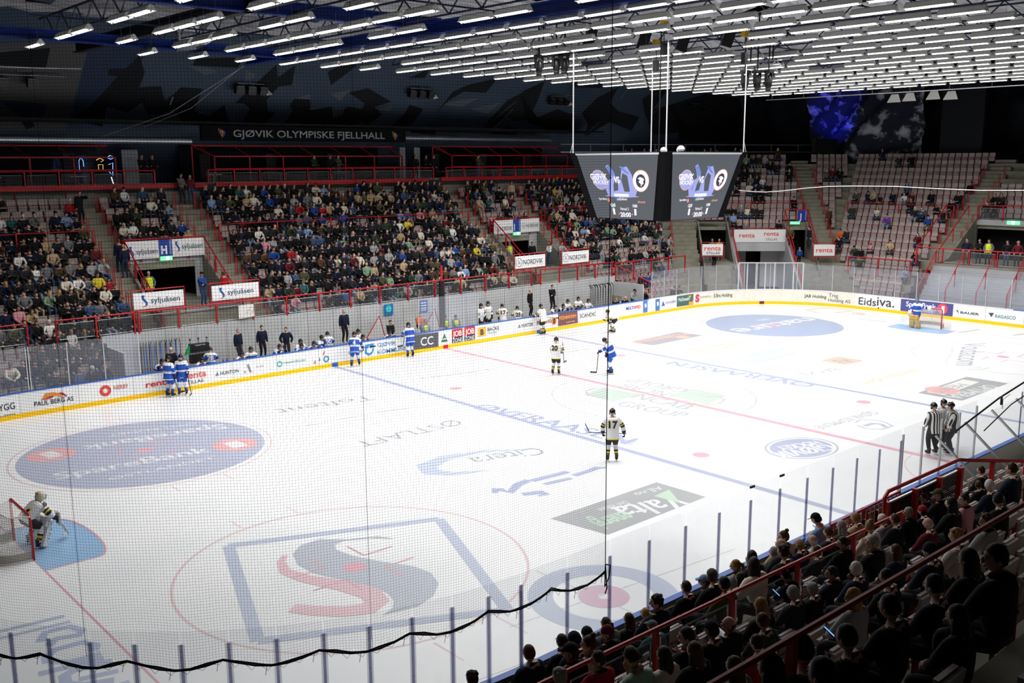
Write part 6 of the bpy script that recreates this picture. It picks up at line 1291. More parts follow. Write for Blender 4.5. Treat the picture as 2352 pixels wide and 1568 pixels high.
# near stand: heads matched to the photograph row by row
NEAR = [  # px,py of the head, style, hair, top, hat, pose
 (1095, 1560, 'curly', 'dark brown', 'black', '', 'lean'), (1220, 1500, 'short', 'auburn', 'navy', '', 'lap'), (1295, 1478, 'short', 'dark brown', 'black', '', 'lap'), (1325, 1468, 'beanie', 'black', 'navy', 'navy', 'lap'), (1352, 1460, 'beanie', 'grey', 'dark grey', 'dark grey', 'lap'),
 (1396, 1433, 'pony', 'brown', 'grey', '', 'chin'), (1447, 1425, 'long', 'brown', 'black', '', 'lap'), (1485, 1412, 'pony', 'blond', 'light grey', '', 'lap'), (1400, 1458, 'beanie', 'brown', 'black', 'burgundy', 'turnl'), (1318, 1500, 'cap', 'black', 'black', 'black', 'turnl'), (1360, 1485, 'bun', 'brown', 'cream', '', 'turnl'),
 (1515, 1388, 'curly', 'dark brown', 'navy', '', 'turnl'), (1580, 1352, 'short', 'dark brown', 'black', '', 'lap'), (1622, 1337, 'cap', 'black', 'black', 'light blue', 'turnl'), (1645, 1328, 'cap', 'brown', 'black', 'olive', 'turn'), (1668, 1345, 'short', 'black', 'olive', '', 'lap'), (1694, 1302, 'pony', 'fair', 'light grey', '', 'turnl'),
 (1702, 1330, 'long', 'black', 'beige', '', 'lap'), (1730, 1285, 'long', 'fair', 'pink', '', 'lean'), (1738, 1262, 'short', 'black', 'black', '', 'turn'), (1742, 1300, 'long', 'dark brown', 'cream', '', 'turn'), (1780, 1270, 'grey', 'grey', 'dark green', '', 'lap'), (1806, 1232, 'bun', 'brown', 'beige', '', 'turnl'),
 (1800, 1252, 'bald', 'grey', 'dark grey', '', 'lap'), (1840, 1252, 'bald', 'fair', 'navy', '', 'lap'), (1870, 1243, 'bald', 'white', 'cream', '', 'lap'), (1895, 1195, 'cap', 'black', 'light blue', 'black', 'phone'), (1905, 1225, 'short', 'brown', 'dark grey', '', 'lap'), (1935, 1210, 'long', 'grey', 'dark green', '', 'lap'),
 (1950, 1195, 'short', 'grey', 'blue', '', 'lap'), (1968, 1192, 'short', 'fair', 'beige', '', 'lap'), (1985, 1178, 'long', 'auburn', 'black', '', 'lap'), (2005, 1212, 'bun', 'fair', 'cream', '', 'turn'), (1878, 1268, 'short', 'dark brown', 'black', '', 'lap'), (2028, 1195, 'beanie', 'white', 'light grey', 'cream', 'lap'),
 (1505, 1438, 'cap', 'fair', 'teal', 'grey', 'lean'), (1380, 1520, 'short', 'dark brown', 'red', '', 'turnl'), (1443, 1530, 'short', 'blond', 'black', '', 'lap'), (1480, 1505, 'short', 'dark brown', 'mint', '', 'phone'), (1290, 1560, 'curly', 'grey', 'dark grey', '', 'lap'), (1530, 1510, 'long', 'dark brown', 'cream', '', 'lap'), (1600, 1500, 'long', 'brown', 'black', '', 'lap'),
 (1585, 1468, 'short', 'dark brown', 'black', '', 'turnl'), (1680, 1438, 'bald', 'brown', 'black', '', 'turnl'), (1640, 1450, 'cap', 'black', 'black', 'black', 'lap'), (1752, 1395, 'long', 'fair', 'black', '', 'lap'), (1690, 1535, 'long', 'brown', 'grey', '', 'lap'), (1755, 1430, 'short', 'brown', 'dark green', '', 'lap'), (1740, 1480, 'short', 'dark brown', 'red', '', 'lap'),
 (1825, 1365, 'grey', 'grey', 'dark grey', '', 'lap'), (1868, 1355, 'cap', 'grey', 'black', 'light grey', 'lap'), (1820, 1325, 'cap', 'black', 'navy', 'burgundy', 'phone'), (1805, 1270, 'curly', 'dark brown', 'black', '', 'lap'), (1915, 1320, 'short', 'dark brown', 'navy', '', 'turnl'), (1970, 1310, 'grey', 'white', 'navy', '', 'lap'),
 (1940, 1250, 'short', 'dark brown', 'black', '', 'turnl'), (2012, 1250, 'grey', 'grey', 'black', '', 'turnl'), (2060, 1268, 'long', 'brown', 'navy', '', 'lap'), (1965, 1375, 'long', 'blond', 'light grey', '', 'turnl'), (2058, 1195, 'short', 'brown', 'dark grey', '', 'lap'), (2090, 1180, 'short', 'grey', 'black', '', 'turnl'), (2125, 1145, 'short', 'brown', 'black', '', 'turnl'),
 (2120, 1175, 'beanie', 'black', 'black', 'red', 'lap'), (2135, 1205, 'bald', 'white', 'burgundy', '', 'lap'), (2160, 1138, 'cap', 'black', 'black', 'olive', 'turnl'), (2190, 1160, 'long', 'black', 'black', '', 'lap'), (2220, 1150, 'bun', 'dark brown', 'pink', '', 'turnl'), (2250, 1115, 'short', 'brown', 'black', '', 'turn'), (2280, 1118, 'grey', 'white', 'navy', '', 'turn'),
 (2140, 1270, 'beanie', 'navy' and 'black', 'navy', 'navy', 'lap'), (2200, 1235, 'curly', 'blond', 'cream', '', 'lap'), (2270, 1200, 'curly', 'brown', 'light grey', '', 'turnl'), (2300, 1150, 'short', 'black', 'black', '', 'turn'), (2330, 1080, 'short', 'dark brown', 'navy', '', 'lap'), (2255, 1082, 'short', 'dark brown', 'black', '', 'lap'),
 (1850, 1500, 'short', 'black', 'black', '', 'lap'), (1780, 1545, 'long', 'dark brown', 'black', '', 'lap'), (2050, 1400, 'short', 'dark brown', 'black', '', 'lap'), (2150, 1350, 'short', 'black', 'navy', '', 'lap'), (2300, 1290, 'short', 'dark brown', 'black', '', 'turnl'), (2200, 1420, 'long', 'black', 'black', '', 'lap'), (1950, 1470, 'short', 'black', 'black', '', 'lap'), (1900, 1560, 'short', 'black', 'black', '', 'lap'), (2040, 1330, 'short', 'black', 'black', '', 'lap'), (2230, 1290, 'long', 'dark brown', 'black', '', 'lap')]
near = [s for s in SEATS if s['leg'] == 3]
rows_ = sorted({(s['p'][1], s['p'][2], s['k']) for s in near}); used = []; taken = {}
for px, py, sty, hr, tp, ht_, po in NEAR:
    best = None
    for y, z, k in rows_:
        X = hit(px, py, 1, y+.13+(.14 if po in ('lean', 'chin') else 0)); e = abs(X[2]-(z+1.24)); clash = any(abs(X[0]-x) < .40 for x in taken.get(k, []))
        if e+(.35 if clash else 0) < (best[0] if best else 9): best = (e+(.35 if clash else 0), X, y, z, k)
    e, X, y, z, k = best; taken.setdefault(k, []).append(X[0]); sc = max(.82, min(1.18, (X[2]-z)/1.24))
    s = dict(p=(X[0], y, z), rz=0., leg=3, k=k, n=int((X[0]+30)/.55), occ=True, vis=True, top=tp, tro='dark', sty=sty, pose=po, hair=hr, hat=ht_ or 'black', sc=sc, off=0., d=proj(X)[2], px=px, py=py); used.append(s)
for s in near:
    if any(u['k'] == s['k'] and abs(u['p'][0]-s['p'][0]) < .35 for u in used): s['vis'] = False
crowd = sorted(occ, key=lambda s: s['d'])
ROWN = {-4: 'lowest row by the glass', -3: 'second row above the glass', -2: 'third row above the glass', -1: 'fourth row above the glass'}
ORD = ['first', 'second', 'third', 'fourth', 'fifth', 'sixth', 'seventh', 'eighth', 'ninth', 'tenth', 'eleventh', 'twelfth', 'thirteenth', 'fourteenth', 'fifteenth']
def block(s):
    x, y = s['p'][:2]
    if s['leg'] == 3: return 'near stand'
    if s['leg'] == 0: return 'far left block' if x < -15 else 'block above H' if x < -9 else 'middle block' if x < 9.8 else 'block above I' if x < 15.5 else 'block behind scoreboard'
    if s['leg'] == 1: return 'block above the gateway'
    return 'right block' if y > 3.9 else 'far right block'
HD = {'short': '{h} haired', 'long': 'long {h} haired', 'bald': 'balding', 'cap': '{c} capped', 'beanie': '{c} beanied', 'pony': '{h} ponytailed', 'curly': 'curly {h} haired', 'bun': '{h} person with a bun,', 'grey': 'grey haired'}
labels = {}
def plabel(s, rowtxt):
    h = HD[s['sty']].format(h=s['hair'], c=s['hat']); h = h if 'person' in h else h+' person'
    return f"{h} in {s['top']} top, {rowtxt}"
PC = {'lap': 'upright', 'lean': 'leaning forward', 'chin': 'hand at chin', 'cross': 'arms crossed', 'slouch': 'slouching', 'turn': 'looking left', 'turnl': 'looking right', 'phone': 'looking down'}
def rowof(s): 
    k = s['k']; return (ORD[k]+' row of '+block(s)) if k >= 0 else f"{['lowest', 'second lowest', 'third lowest', 'fourth'][k+4]} row of {block(s)}"
seen = {}
def unique(s):
    base = plabel(s, rowof(s)); a = base
    if a in seen: a = plabel(s, PC[s['pose']]+', '+rowof(s).replace(' behind', ' by'))
    n = 0; cand = ['nearer the aisle', 'farther along', 'towards the scoreboard', 'towards the left edge', 'mid row', 'by the stairs']
    if a in seen:
        a2 = a+', seat '+str(s['n']); a = a2
    while a in seen and n < 6: a = base+', '+cand[n]; n += 1
    seen[a] = 1; return a
used.sort(key=lambda s: s['d'])
def grp(s): return 'spectators in the '+block(s)
NIND = 300-52
for i, s in enumerate(used):
    x, y, z = s['p']; add_person((x+s['off'], y, z), s['rz'], s['pose'], s['top'], s['tro'], s['hair'], 'short' if s['sty'] == 'grey' else s['sty'], unique(s), grp(s), skin=SKIN[i % 4], hat=s['hat'], fine=True, scale=s['sc'])
ni = NIND-len(used)
for i, s in enumerate(crowd[:ni]):
    x, y, z = s['p']; add_person((x, y, z), s['rz']+.25*(rnd()-.5), s['pose'], s['top'], s['tro'], s['hair'], s['sty'], unique(s), grp(s), skin=SKIN[int(rnd()*4)], hat=s['hat'], scale=s['sc'])
# the rest of the crowd as one object
def np_fig(pose, sty, heavy):
    arr = figure(pose, heavy); V_, F, roles, J = arr; mb = MB(); ph = {r_: r_ for r_ in ('skin', 'top', 'trousers', 'shoes')}
    mb.v = [tuple(v) for v in V_]; mb.n = len(V_); mb.f = list(F); mb.m = [mb.mi(r_) for r_ in roles]; headmesh(mb, J, 'skin', 'hair', '', 1., (8, 6)); hairmesh(mb, J, 'hair', sty, res=(7, 5), m2='hat')
    for i in (0, 1): mb.tube([J[f'wr{i}'], J[f'hd{i}']], [.034, .024], 'skin', 5)
    return np.array(mb.v), mb.f, [mb.mats[i] for i in mb.m]
NF = {}
def merged(name, lst):
    big = MB(); VV = []; cnt = 0
    for s in lst:
        key = (s['pose'], s['sty'], s['top'] != 'white')
        if key not in NF: NF[key] = np_fig(*key)
        V_, F, rl = NF[key]; a = s['rz']+.25*(rnd()-.5); c_, s_ = math.cos(a), math.sin(a); sc = s['sc']; W_ = V_*sc; X = np.stack([W_[:, 0]*c_-W_[:, 1]*s_+s['p'][0], W_[:, 0]*s_+W_[:, 1]*c_+s['p'][1], W_[:, 2]+s['p'][2]], 1)
        VV.append(X); M_ = {'skin': SKIN[int(rnd()*4)], 'top': fm(CLOTH[s['top']]), 'trousers': fm(TROU[s['tro']]), 'shoes': M_shoe, 'hair': hm(s['hair']), 'hat': fm(CLOTH[s['hat']])}
        mi = {k: big.mi(m) for k, m in M_.items()}
        big.f += [tuple(i+cnt for i in f) for f in F]; big.m += [mi[r_] if isinstance(r_, str) else big.mi(r_) for r_ in rl]; cnt += len(V_)
    if not VV: return
    me = bpy.data.meshes.new(name); me.from_pydata(np.concatenate(VV).tolist(), [], big.f)
    for m in big.mats: me.materials.append(m)
    me.polygons.foreach_set('material_index', big.m); me.polygons.foreach_set('use_smooth', [True]*len(big.f)); me.update(); o = bpy.data.objects.new(name, me); COL.objects.link(o); return o
o = merged('crowd', crowd[ni:]); tag(o, 'the remaining seated spectators of the farther blocks', 'crowd', kind='stuff')
print('CROWD', len(crowd), 'near', len(used), 'merged', len(crowd)-ni)
# ---------------------------------------------------------------- seats
empties = sorted([s for s in SEATS if not s['occ'] and s['vis']], key=lambda s: s['d']); sp = seat_proto(); first = True
for i, s in enumerate(empties[:300]):
    o = sp if first else clone(sp); first = False; o.location = (s['p'][0], s['p'][1], s['p'][2]); o.rotation_euler = (0, 0, s['rz'])
    tag(o, f"empty folded grey pink seat, {rowof(s)}, place {s['n']+1}", 'seat', 'empty seats in the '+block(s))
big = MB(); base = {}
def addseats(lst, open_):
    parts = seat_parts(open_)
    for s in lst:
        R3 = Matrix.Rotation(s['rz'], 3, 'Z'); off = Vector(s['p'])
        for pt in parts:
            n0 = big.n; big.v += [tuple(R3 @ Vector(v)+off) for v in pt.v]; big.n += len(pt.v); big.f += [tuple(n0+i for i in f) for f in pt.f]; big.m += [big.mi(pt.mats[i]) for i in pt.m]
addseats(empties[300:], False); addseats([s for s in SEATS if s['occ']], True); tag(big.build('seat_rows'), 'the remaining tip-up seats, those under spectators and in the farther rows', 'seats', kind='stuff')
# ================================================================ PLAYERS, OFFICIALS, BENCHES
M_hb = pm('#1f4fb0', .7); M_hbd = pm('#16306e', .7); M_wj = mat('jersey_white', (.72, .72, .74), .7); M_yel = pm('#e0c41c', .7); M_blkc = mat('cloth_black', (.012, .012, .014), .7)
M_helm = mat('helmet_black', (.012, .012, .014), .25); M_glvb = mat('glove_navy', (.015, .02, .06), .5); M_pad = mat('goal_pad_white', (.66, .66, .66), .5); M_padt = pm('#c9a050', .5)
strp = mat('referee_stripes', (.8, .8, .8), .7); _n = strp.node_tree; _t = _n.nodes.new('ShaderNodeTexCoord'); _s = _n.nodes.new('ShaderNodeSeparateXYZ'); _a = _n.nodes.new('ShaderNodeMath'); _a.operation = 'PINGPONG'; _a.inputs[1].default_value = .045; _c = _n.nodes.new('ShaderNodeMath'); _c.operation = 'GREATER_THAN'; _c.inputs[1].default_value = .0225
_x = _n.nodes.new('ShaderNodeMixRGB'); _x.inputs[1].default_value = (.75, .75, .75, 1); _x.inputs[2].default_value = (.015, .015, .015, 1)
for a, b_ in ((_t.outputs['Object'], _s.inputs[0]), (_s.outputs[0], _a.inputs[0]), (_a.outputs[0], _c.inputs[0]), (_c.outputs[0], _x.inputs[0]), (_x.outputs[0], _n.nodes['Principled BSDF'].inputs[0])): _n.links.new(a, b_)
SKB = dict(hip_z=.99, feet=((-.15, .0, .16), (.15, .02, .16)))
POSES.update({
 'p_across': dict(SKB, lean=8, turn=.35, hands=((-.30, .20, .98), (.40, .10, .98)), elbow=((-1, -.4, -.2), (1, -.4, -.2))),
 'p_up': dict(SKB, lean=6, hands=((-.22, .20, .95), (.22, .34, 1.10)), elbow=((-1, -.5, -.2), (1, -.5, -.3))),
 'p_down': dict(SKB, lean=22, head=28, hands=((-.10, .58, 1.10), (.26, .20, .90)), elbow=((-1, 0, -.8), (1, -.6, -.2))),
 'p_bent': dict(SKB, hip_z=.90, hip_y=-.15, lean=68, head=-30, hands=((-.14, .26, .70), (.14, .26, .68)), elbow=((-1, .2, 0), (1, .2, 0)), feet=((-.17, .0, .16), (.17, .05, .16))),
 'p_boards': dict(SKB, lean=14, head=8, hands=((-.20, .50, 1.12), (.25, .45, 1.10)), elbow=((-1, -.2, -.5), (1, -.2, -.5))),
 'p_skate': dict(SKB, hip_z=.93, lean=18, turn=-.4, hands=((-.20, .45, .95), (.40, .30, .90)), elbow=((-1, -.2, -.4), (1, -.4, -.3)), feet=((-.16, -.10, .16), (.20, .22, .16))),
 'p_rest': dict(SKB, lean=4, head=8, hands=((-.26, .12, .84), (.26, .16, .84)), elbow=((-1, -.4, -.3), (1, -.4, -.3))),
 'b_lean': dict(SIT, hip_z=.60, lean=34, head=-14, hands=((-.20, .62, 1.02), (.20, .62, 1.02)), elbow=((-1, 0, -.6), (1, 0, -.6))),
 'b_sit': dict(SIT, hip_z=.60, lean=14, head=0, hands=((-.14, .48, .80), (.14, .48, .80)), elbow=((-1, 0, -.6), (1, 0, -.6))),
 'b_turn': dict(SIT, hip_z=.62, lean=18, turn=.8, hands=((-.10, .55, .95), (.26, .50, .95)), elbow=((-1, 0, -.6), (1, 0, -.6))),
 'g_crouch': dict(hip_z=.80, hip_y=-.16, lean=50, head=-22, hands=((-.34, .52, .78), (.36, .46, .74)), elbow=((-1, 0, -.3), (1, 0, -.3)), feet=((-.26, .0, .15), (.26, .0, .15)), knee=((-.2, 1, 0), (.2, 1, 0))),
 'g_stand': dict(hip_z=.95, lean=4, turn=-.5, hands=((-.62, -.10, 1.25), (.36, .14, .82)), elbow=((-.3, -.6, -.6), (1, -.3, -.3)), feet=((-.22, .0, .15), (.22, .0, .15))),
 'ref': dict(SKB, lean=6, head=6, hands=((-.22, .22, .92), (.22, .22, .92)), elbow=((-1, -.5, -.3), (1, -.5, -.3))),
})
def kit(team, e, t, c, J):
    arm = e[:2] in ('el', 'wr'); s_ = e[:2]
    if team == 'home':
        if e in ('waist', 'chest', 'neck', 'sh0', 'sh1'):
            h = (c-J['pel']).dot(J['up']); return M_wj if h > .42 else M_hb
        if arm: return (M_wj if t < .55 else M_hb) if s_ == 'el' else (M_wj if .2 < t < .45 else M_hb)
        if s_ in ('hp',) or (s_ == 'kn' and t < .9): return M_hb
        if s_ == 'an' or s_ == 'kn': return M_wj if t < .45 or s_ == 'kn' else M_hb
        return M_blk
    if team == 'away':
        if e in ('waist', 'chest', 'neck', 'sh0', 'sh1'):
            h = (c-J['pel']).dot(J['up']); return M_blkc if h < -.02 else M_wj
        if arm:
            if s_ == 'el': return M_wj if t < .62 else (M_blkc if t < .72 or t > .88 else M_yel)
            return M_blkc if t < .08 else M_wj
        if s_ in ('hp',) or (s_ == 'kn' and t < .9): return M_blkc
        if s_ in ('an', 'kn'): return M_wj if s_ == 'kn' or t < .4 or t > .78 else (M_yel if .52 < t < .66 else M_blkc)
        return M_blk
    if team == 'ref': return (strp if e[:2] in ('wa', 'ch', 'ne', 'sh', 'el', 'wr') else M_blkc if e[:2] != 'to' else M_blk)
    return M_wj if e[:2] in ('wa', 'ch', 'ne', 'sh', 'el', 'wr') else M_blkc
PL = {}
def player(loc, rz, pose, team, label, number=None, helmet=M_helm, goalie=None, scale=1.03, gloves=True, bare=None, group=None):
    key = (pose, team); J = skeleton(POSES[pose])
    if key not in PL:
        V_, F, P_ = skin_mesh(J, RADP, 2); mb = MB(); mb.v = [tuple(v) for v in V_]; mb.n = len(V_); mb.f = list(F)
        for f in F:
            c = sum((V_[i] for i in f), Vector())/len(f); _, b_, t = nearest_bone(c, P_); e = b_[1]
            m = SKIN[1] if e == 'headc' or (e == 'neck' and t > .92) else kit(team, e, t, c, J); mb.m.append(mb.mi(m))
        headmesh(mb, J, SKIN[1], hm('brown'), '', 1., (12, 9)); me = bpy.data.meshes.new('player'); me.from_pydata(mb.v, [], mb.f)
        for m_ in mb.mats: me.materials.append(m_)
        me.polygons.foreach_set('material_index', mb.m); me.polygons.foreach_set('use_smooth', [True]*len(mb.f)); me.update()
        jb = MB(); up = J['up']; fwd = V3(0, up.z, -up.y); rg = []
        HS = [(-.20, .235, .195), (-.165, .235, .195), (-.12, .225, .19), (.02, .215, .185), (.08, .222, .187), (.17, .235, .195), (.30, .255, .20), (.42, .262, .195), (.49, .235, .175), (.535, .13, .11)]
        if POSES[pose]['lean'] > 45: HS = [(max(t, -.08+.004*i), rx*.95, ry*.95) for i, (t, rx, ry) in enumerate(HS)]
        for t, rx, ry in HS: rg += [J['pel']+up*t+V3(rx*math.cos(a), 0, 0)+fwd*(ry*math.sin(a)) for a in np.linspace(0, 2*PI, 19)[:-1]]
        band_m = {'home': [M_wj, M_hb, M_hb, M_hb, M_wj, M_hb, M_hb, M_wj, M_wj], 'away': [M_yel, M_wj, M_wj, M_wj, M_wj, M_wj, M_wj, M_wj, M_wj], 'ref': [strp]*9}.get(team, [M_wj]*9)
        for i in range(9): jb.add(rg[i*18:(i+2)*18], [(j, (j+1) % 18, 18+(j+1) % 18, 18+j) for j in range(18)], band_m[i])
        jm = bpy.data.meshes.new('jersey'); jm.from_pydata(jb.v, [], jb.f)
        for m_ in jb.mats: jm.materials.append(m_)
        jm.polygons.foreach_set('material_index', jb.m); jm.polygons.foreach_set('use_smooth', [True]*len(jb.f)); jm.update()
        PL[key] = (me, BVHTree.FromPolygons([Vector(v) for v in jb.v], jb.f), jm)
    me, bvh, jm = PL[key]; o = bpy.data.objects.new('person', me); COL.objects.link(o); o.location = loc; o.rotation_euler = (0, 0, rz); o.scale = (scale,)*3; tag(o, label, 'person', group)
    j_ = bpy.data.objects.new('jersey', jm); COL.objects.link(j_); j_.parent = o
    h = MB(); st = 'mask' if goalie else 'helmet'
    if bare: hairmesh(h, J, hm(bare), 'short', res=(12, 8)); h.build('hair', o, smooth=True)
    else: hairmesh(h, J, hm('brown'), st, res=(14, 10), m2=helmet); h.build('helmet', o, smooth=True)
    for i, s in enumerate((-1, 1)):
        w_, el = J[f'wr{i}'], J[f'el{i}']; d = (w_-el).normalized(); g = MB(); gm = M_glvb if team == 'home' else M_blk if team != 'ref' else SKIN[1]
        if team != 'ref': g.tube([w_-d*.10, w_-d*.02, w_+d*.04], [.075, .068, .055], gm, 8)
        if goalie and i == 0: g.ell(w_+d*.10, (.14, .10, .17), M_pad, 10, 7)
        elif goalie: g.box(w_+d*.05+V3(0, .06, 0), (.20, .05, .36), M_pad)
        handmesh(g, w_+d*.01, d, V3(-.4*s, .2, -.8), gm, 1.1, 1.35 if team != 'ref' else 1., i == 1); g.build('glove' if team != 'ref' else 'hand', o, smooth=True)
        an = J[f'an{i}']; b_ = MB(); b_.tube([an+V3(0, -.01, .10), an+V3(0, -.01, 0), an+V3(0, .0, -.05)], [.062, .056, .055], M_blk, 8); b_.ell(an+V3(0, .06, -.055), (.052, .145, .048), M_blk, 10, 6)
        b_.box(an+V3(0, .05, -.11), (.022, .24, .03), M_white); b_.box(an+V3(0, .05, -.14), (.008, .29, .03), M_alu); b_.build('skate', o, smooth=False)
        if goalie:
            kn = J[f'kn{i}']; pd = MB(); ax = (kn-an); R3 = ax.to_track_quat('Z', 'Y').to_matrix(); m_ = M_pad if team == 'away' else M_padt
            pd.box(an.lerp(kn, .55)+V3(0, .10, 0), (.27, .12, .66), m_, R3); pd.box(an+V3(0, .13, -.02), (.25, .16, .12), m_, R3); pd.box(kn+V3(0, .08, .14), (.25, .12, .26), m_, R3)
            for z in (.2, .5, .8): pd.box(an.lerp(kn, z)+V3(0, .17, 0), (.275, .01, .025), M_wj if team == 'home' else M_blkc, R3)
            pd.build('leg_pad', o)
    if number:
        nb = MB(); up = J['up']; mid = J['chest']+up*(-.02); w_ = .15*len(number); hh = .24; V_, F = glyphs(number, .03)
        for mt, sc, off in ((M_yel if team == 'away' else M_hbd, 1.12, .020), (M_blkc if team == 'away' else M_wj, 1., .027)):
            P = []
            for a, b_ in V_:
                x = -(a-.5)*w_*sc*-1; q = mid+V3(x, 0, 0)+up*((b_-.5)*hh*sc); r_ = bvh.ray_cast(q+V3(0, -.6, 0), V3(0, 1, 0)); P.append((r_[0] if r_[0] else q+V3(0, -.17, 0))+V3(0, -off, 0))
            nb.add(P, F, mt)
        nb.build('jersey_number', o)
    return o
def stick(A, B, blade, label, goalie=False, col=None):
    """shaft from A (butt) to B (heel), blade towards the vector"""
    s = MB(); A = Vector(A); B = Vector(B); bl = Vector(blade).normalized(); s.bar(A, B, .028, .022, col or mat('stick_carbon', (.03, .03, .035), .35)); s.bar(A, A.lerp(B, .08), .034, .028, M_white)
    if goalie: s.bar(A.lerp(B, .55), B, .09, .024, M_pad)
    C = B+bl*.30; n = bl.cross(Vector((0, 0, 1))); n = n.normalized() if n.length > .1 else Vector((1, 0, 0)); h = Vector((0, 0, .075 if not goalie else .10)); k = .012
    s.prism([B-Vector((0, 0, .01)), B+bl*.15+n*.008-Vector((0, 0, .0)), C+n*.035, C+n*.035+h*.9, B+bl*.15+h, B+h*.9], n*k, M_blk if not goalie else M_pad); return tag(s.build('hockey_stick'), label, 'hockey stick')
def loc2w(loc, rz, p): return Matrix.Rotation(rz, 4, 'Z') @ Vector(p)+Vector(loc)
D = math.radians
def skater(px, py, rz, pose, team, label, number=None, st=None, y=None, **k):
    X = ice(px, py); L_ = (X[0], X[1] if y is None else y, 0); o = player(L_, D(rz), pose, team, label, number, **k)
    if st: stick(loc2w(L_, D(rz), st[0]), loc2w(L_, D(rz), st[1]), (Matrix.Rotation(D(rz), 3, 'Z') @ Vector(st[2])), 'dark hockey stick held by the '+st[3])
    return o
skater(1406, 1060, -40, 'p_across', 'away', 'away player in white standing alone at the net edge, back to the camera', '17', ((.52, .10, .97), (-.80, .16, 1.02), (-.45, .0, .95), 'white player number 17 near the blue line'))
skater(1276, 861, -62, 'p_up', 'away', 'away player in white holding a stick upright beside the red centre line', '20', ((.24, .36, 1.62), (.30, .40, .55), (0, 1, 0), 'white player number 20 at the centre line'))
skater(1404, 858, 52, 'p_down', 'home', 'home player in blue looking down beside the net edge near the centre circle', None, ((-.10, .64, 1.32), (-.05, .74, .07), (0, 1, 0), 'blue player looking down near centre ice'))
skater(1409, 764, 62, 'p_bent', 'away', 'away player in white bent over with hands on the knees', None, ((-.5, .32, .76), (.55, .34, .66), (.9, .3, 0), 'white player bent over'))
skater(1237, 767, 8, 'p_boards', 'away', 'away player in white standing on the ice against the visitors bench', None, ((-.25, .50, 1.22), (.75, -.35, .95), (1, 0, -.2), 'white player at the visitors bench'), y=14.35)
skater(377, 906, -70, 'p_rest', 'home', 'left one of two blue players standing at the boards on the left', None, ((-.2, .35, 1.3), (.05, .5, .08), (0, 1, 0), 'left blue player at the left boards'), y=14.35)
skater(410, 902, 150, 'p_rest', 'home', 'right one of two blue players at the left boards, facing the camera', None, ((-.25, .2, 1.1), (-.4, .35, .08), (0, 1, 0), 'right blue player at the left boards'), y=14.35)
skater(792, 836, -35, 'p_skate', 'home', 'blue player skating past the home bench by the blue line mark', '4', ((-.1, .40, 1.0), (.75, .75, .85), (1, .2, .1), 'blue player skating past the bench'), y=14.2)
skater(922, 815, -10, 'p_boards', 'home', 'blue player leaning on the boards before the GJØVIK KOMMUNE advert', None, ((-.1, .5, 1.1), (-.55, -.25, .70), (-1, 0, -.1), 'blue player leaning on the boards'), y=14.3)
gl_ = player((-25.72, .10, 0), D(-80), 'g_crouch', 'away', 'away goalkeeper in white crouching in front of the left goal', '11', helmet=mat('mask_cream', (.55, .52, .42), .4), goalie=True)
stick(loc2w((-25.72, .10, 0), D(-80), (.36, .48, .95)), loc2w((-25.72, .10, 0), D(-80), (.10, .92, .10)), (-.4, -.6, .1), 'white goalkeeper stick held by the crouching goalkeeper', True, M_pad)
player((25.35, .35, 0), D(85), 'g_stand', 'home', 'home goalkeeper in blue with tan pads standing before the far goal', None, helmet=pm('#2f6a8a', .4), goalie=True)
def atpx(px, py, y, hz): X = hit(px, py, 1, y); return X[0], X[2]
for px, py, y, rz, team, lab in ((2150, 932, -12.3, -25, 'ref', 'referee in black and white stripes with back to the camera, left of three'), (2164, 921, -12.0, 150, 'grey', 'official in pale grey jersey facing the camera between the two striped referees'), (2192, 930, -13.0, 35, 'ref', 'referee in stripes with an orange armband, right of three')):
    X = hit(px, py, 2, 1.78); o = player((X[0], X[1], 0), D(rz), 'ref', team, lab)
# ---- benches
bh = MB(); bh.box((-8.0, 17.0, .12), (17.6, 2.4, .24), M_step); bh.build('floor_bench_home')['kind'] = 'structure'; bh = MB(); bh.box((9.9, 17.0, .12), (14.6, 2.4, .24), M_step); bh.build('floor_bench_visitor')['kind'] = 'structure'
for x0, x1, lab in ((-15.5, -2.5, 'long white players bench of the home team'), (3.6, 14.4, 'long white players bench of the visiting team')):
    b = MB(); b.box(((x0+x1)/2, 16.35, .66), (x1-x0, .34, .05), M_white); 
    for x in np.arange(x0+.3, x1, 1.8): b.box((x, 16.35, .44), (.06, .3, .42), M_mesh)
    b.box(((x0+x1)/2, 15.62, .55), (x1-x0, .04, .5), M_board); tag(b.build('players_bench'), lab, 'bench')
def benchp(px, py, pose, team, lab, rz=180, number=None, y=15.95, bare=None, dz=1.36):
    X = hit(px, py, 1, y); z = max(.05, min(.55, X[2]-dz)); return player((X[0], y, z), D(rz), pose, team, lab, number, bare=bare, scale=.98)
i = 0
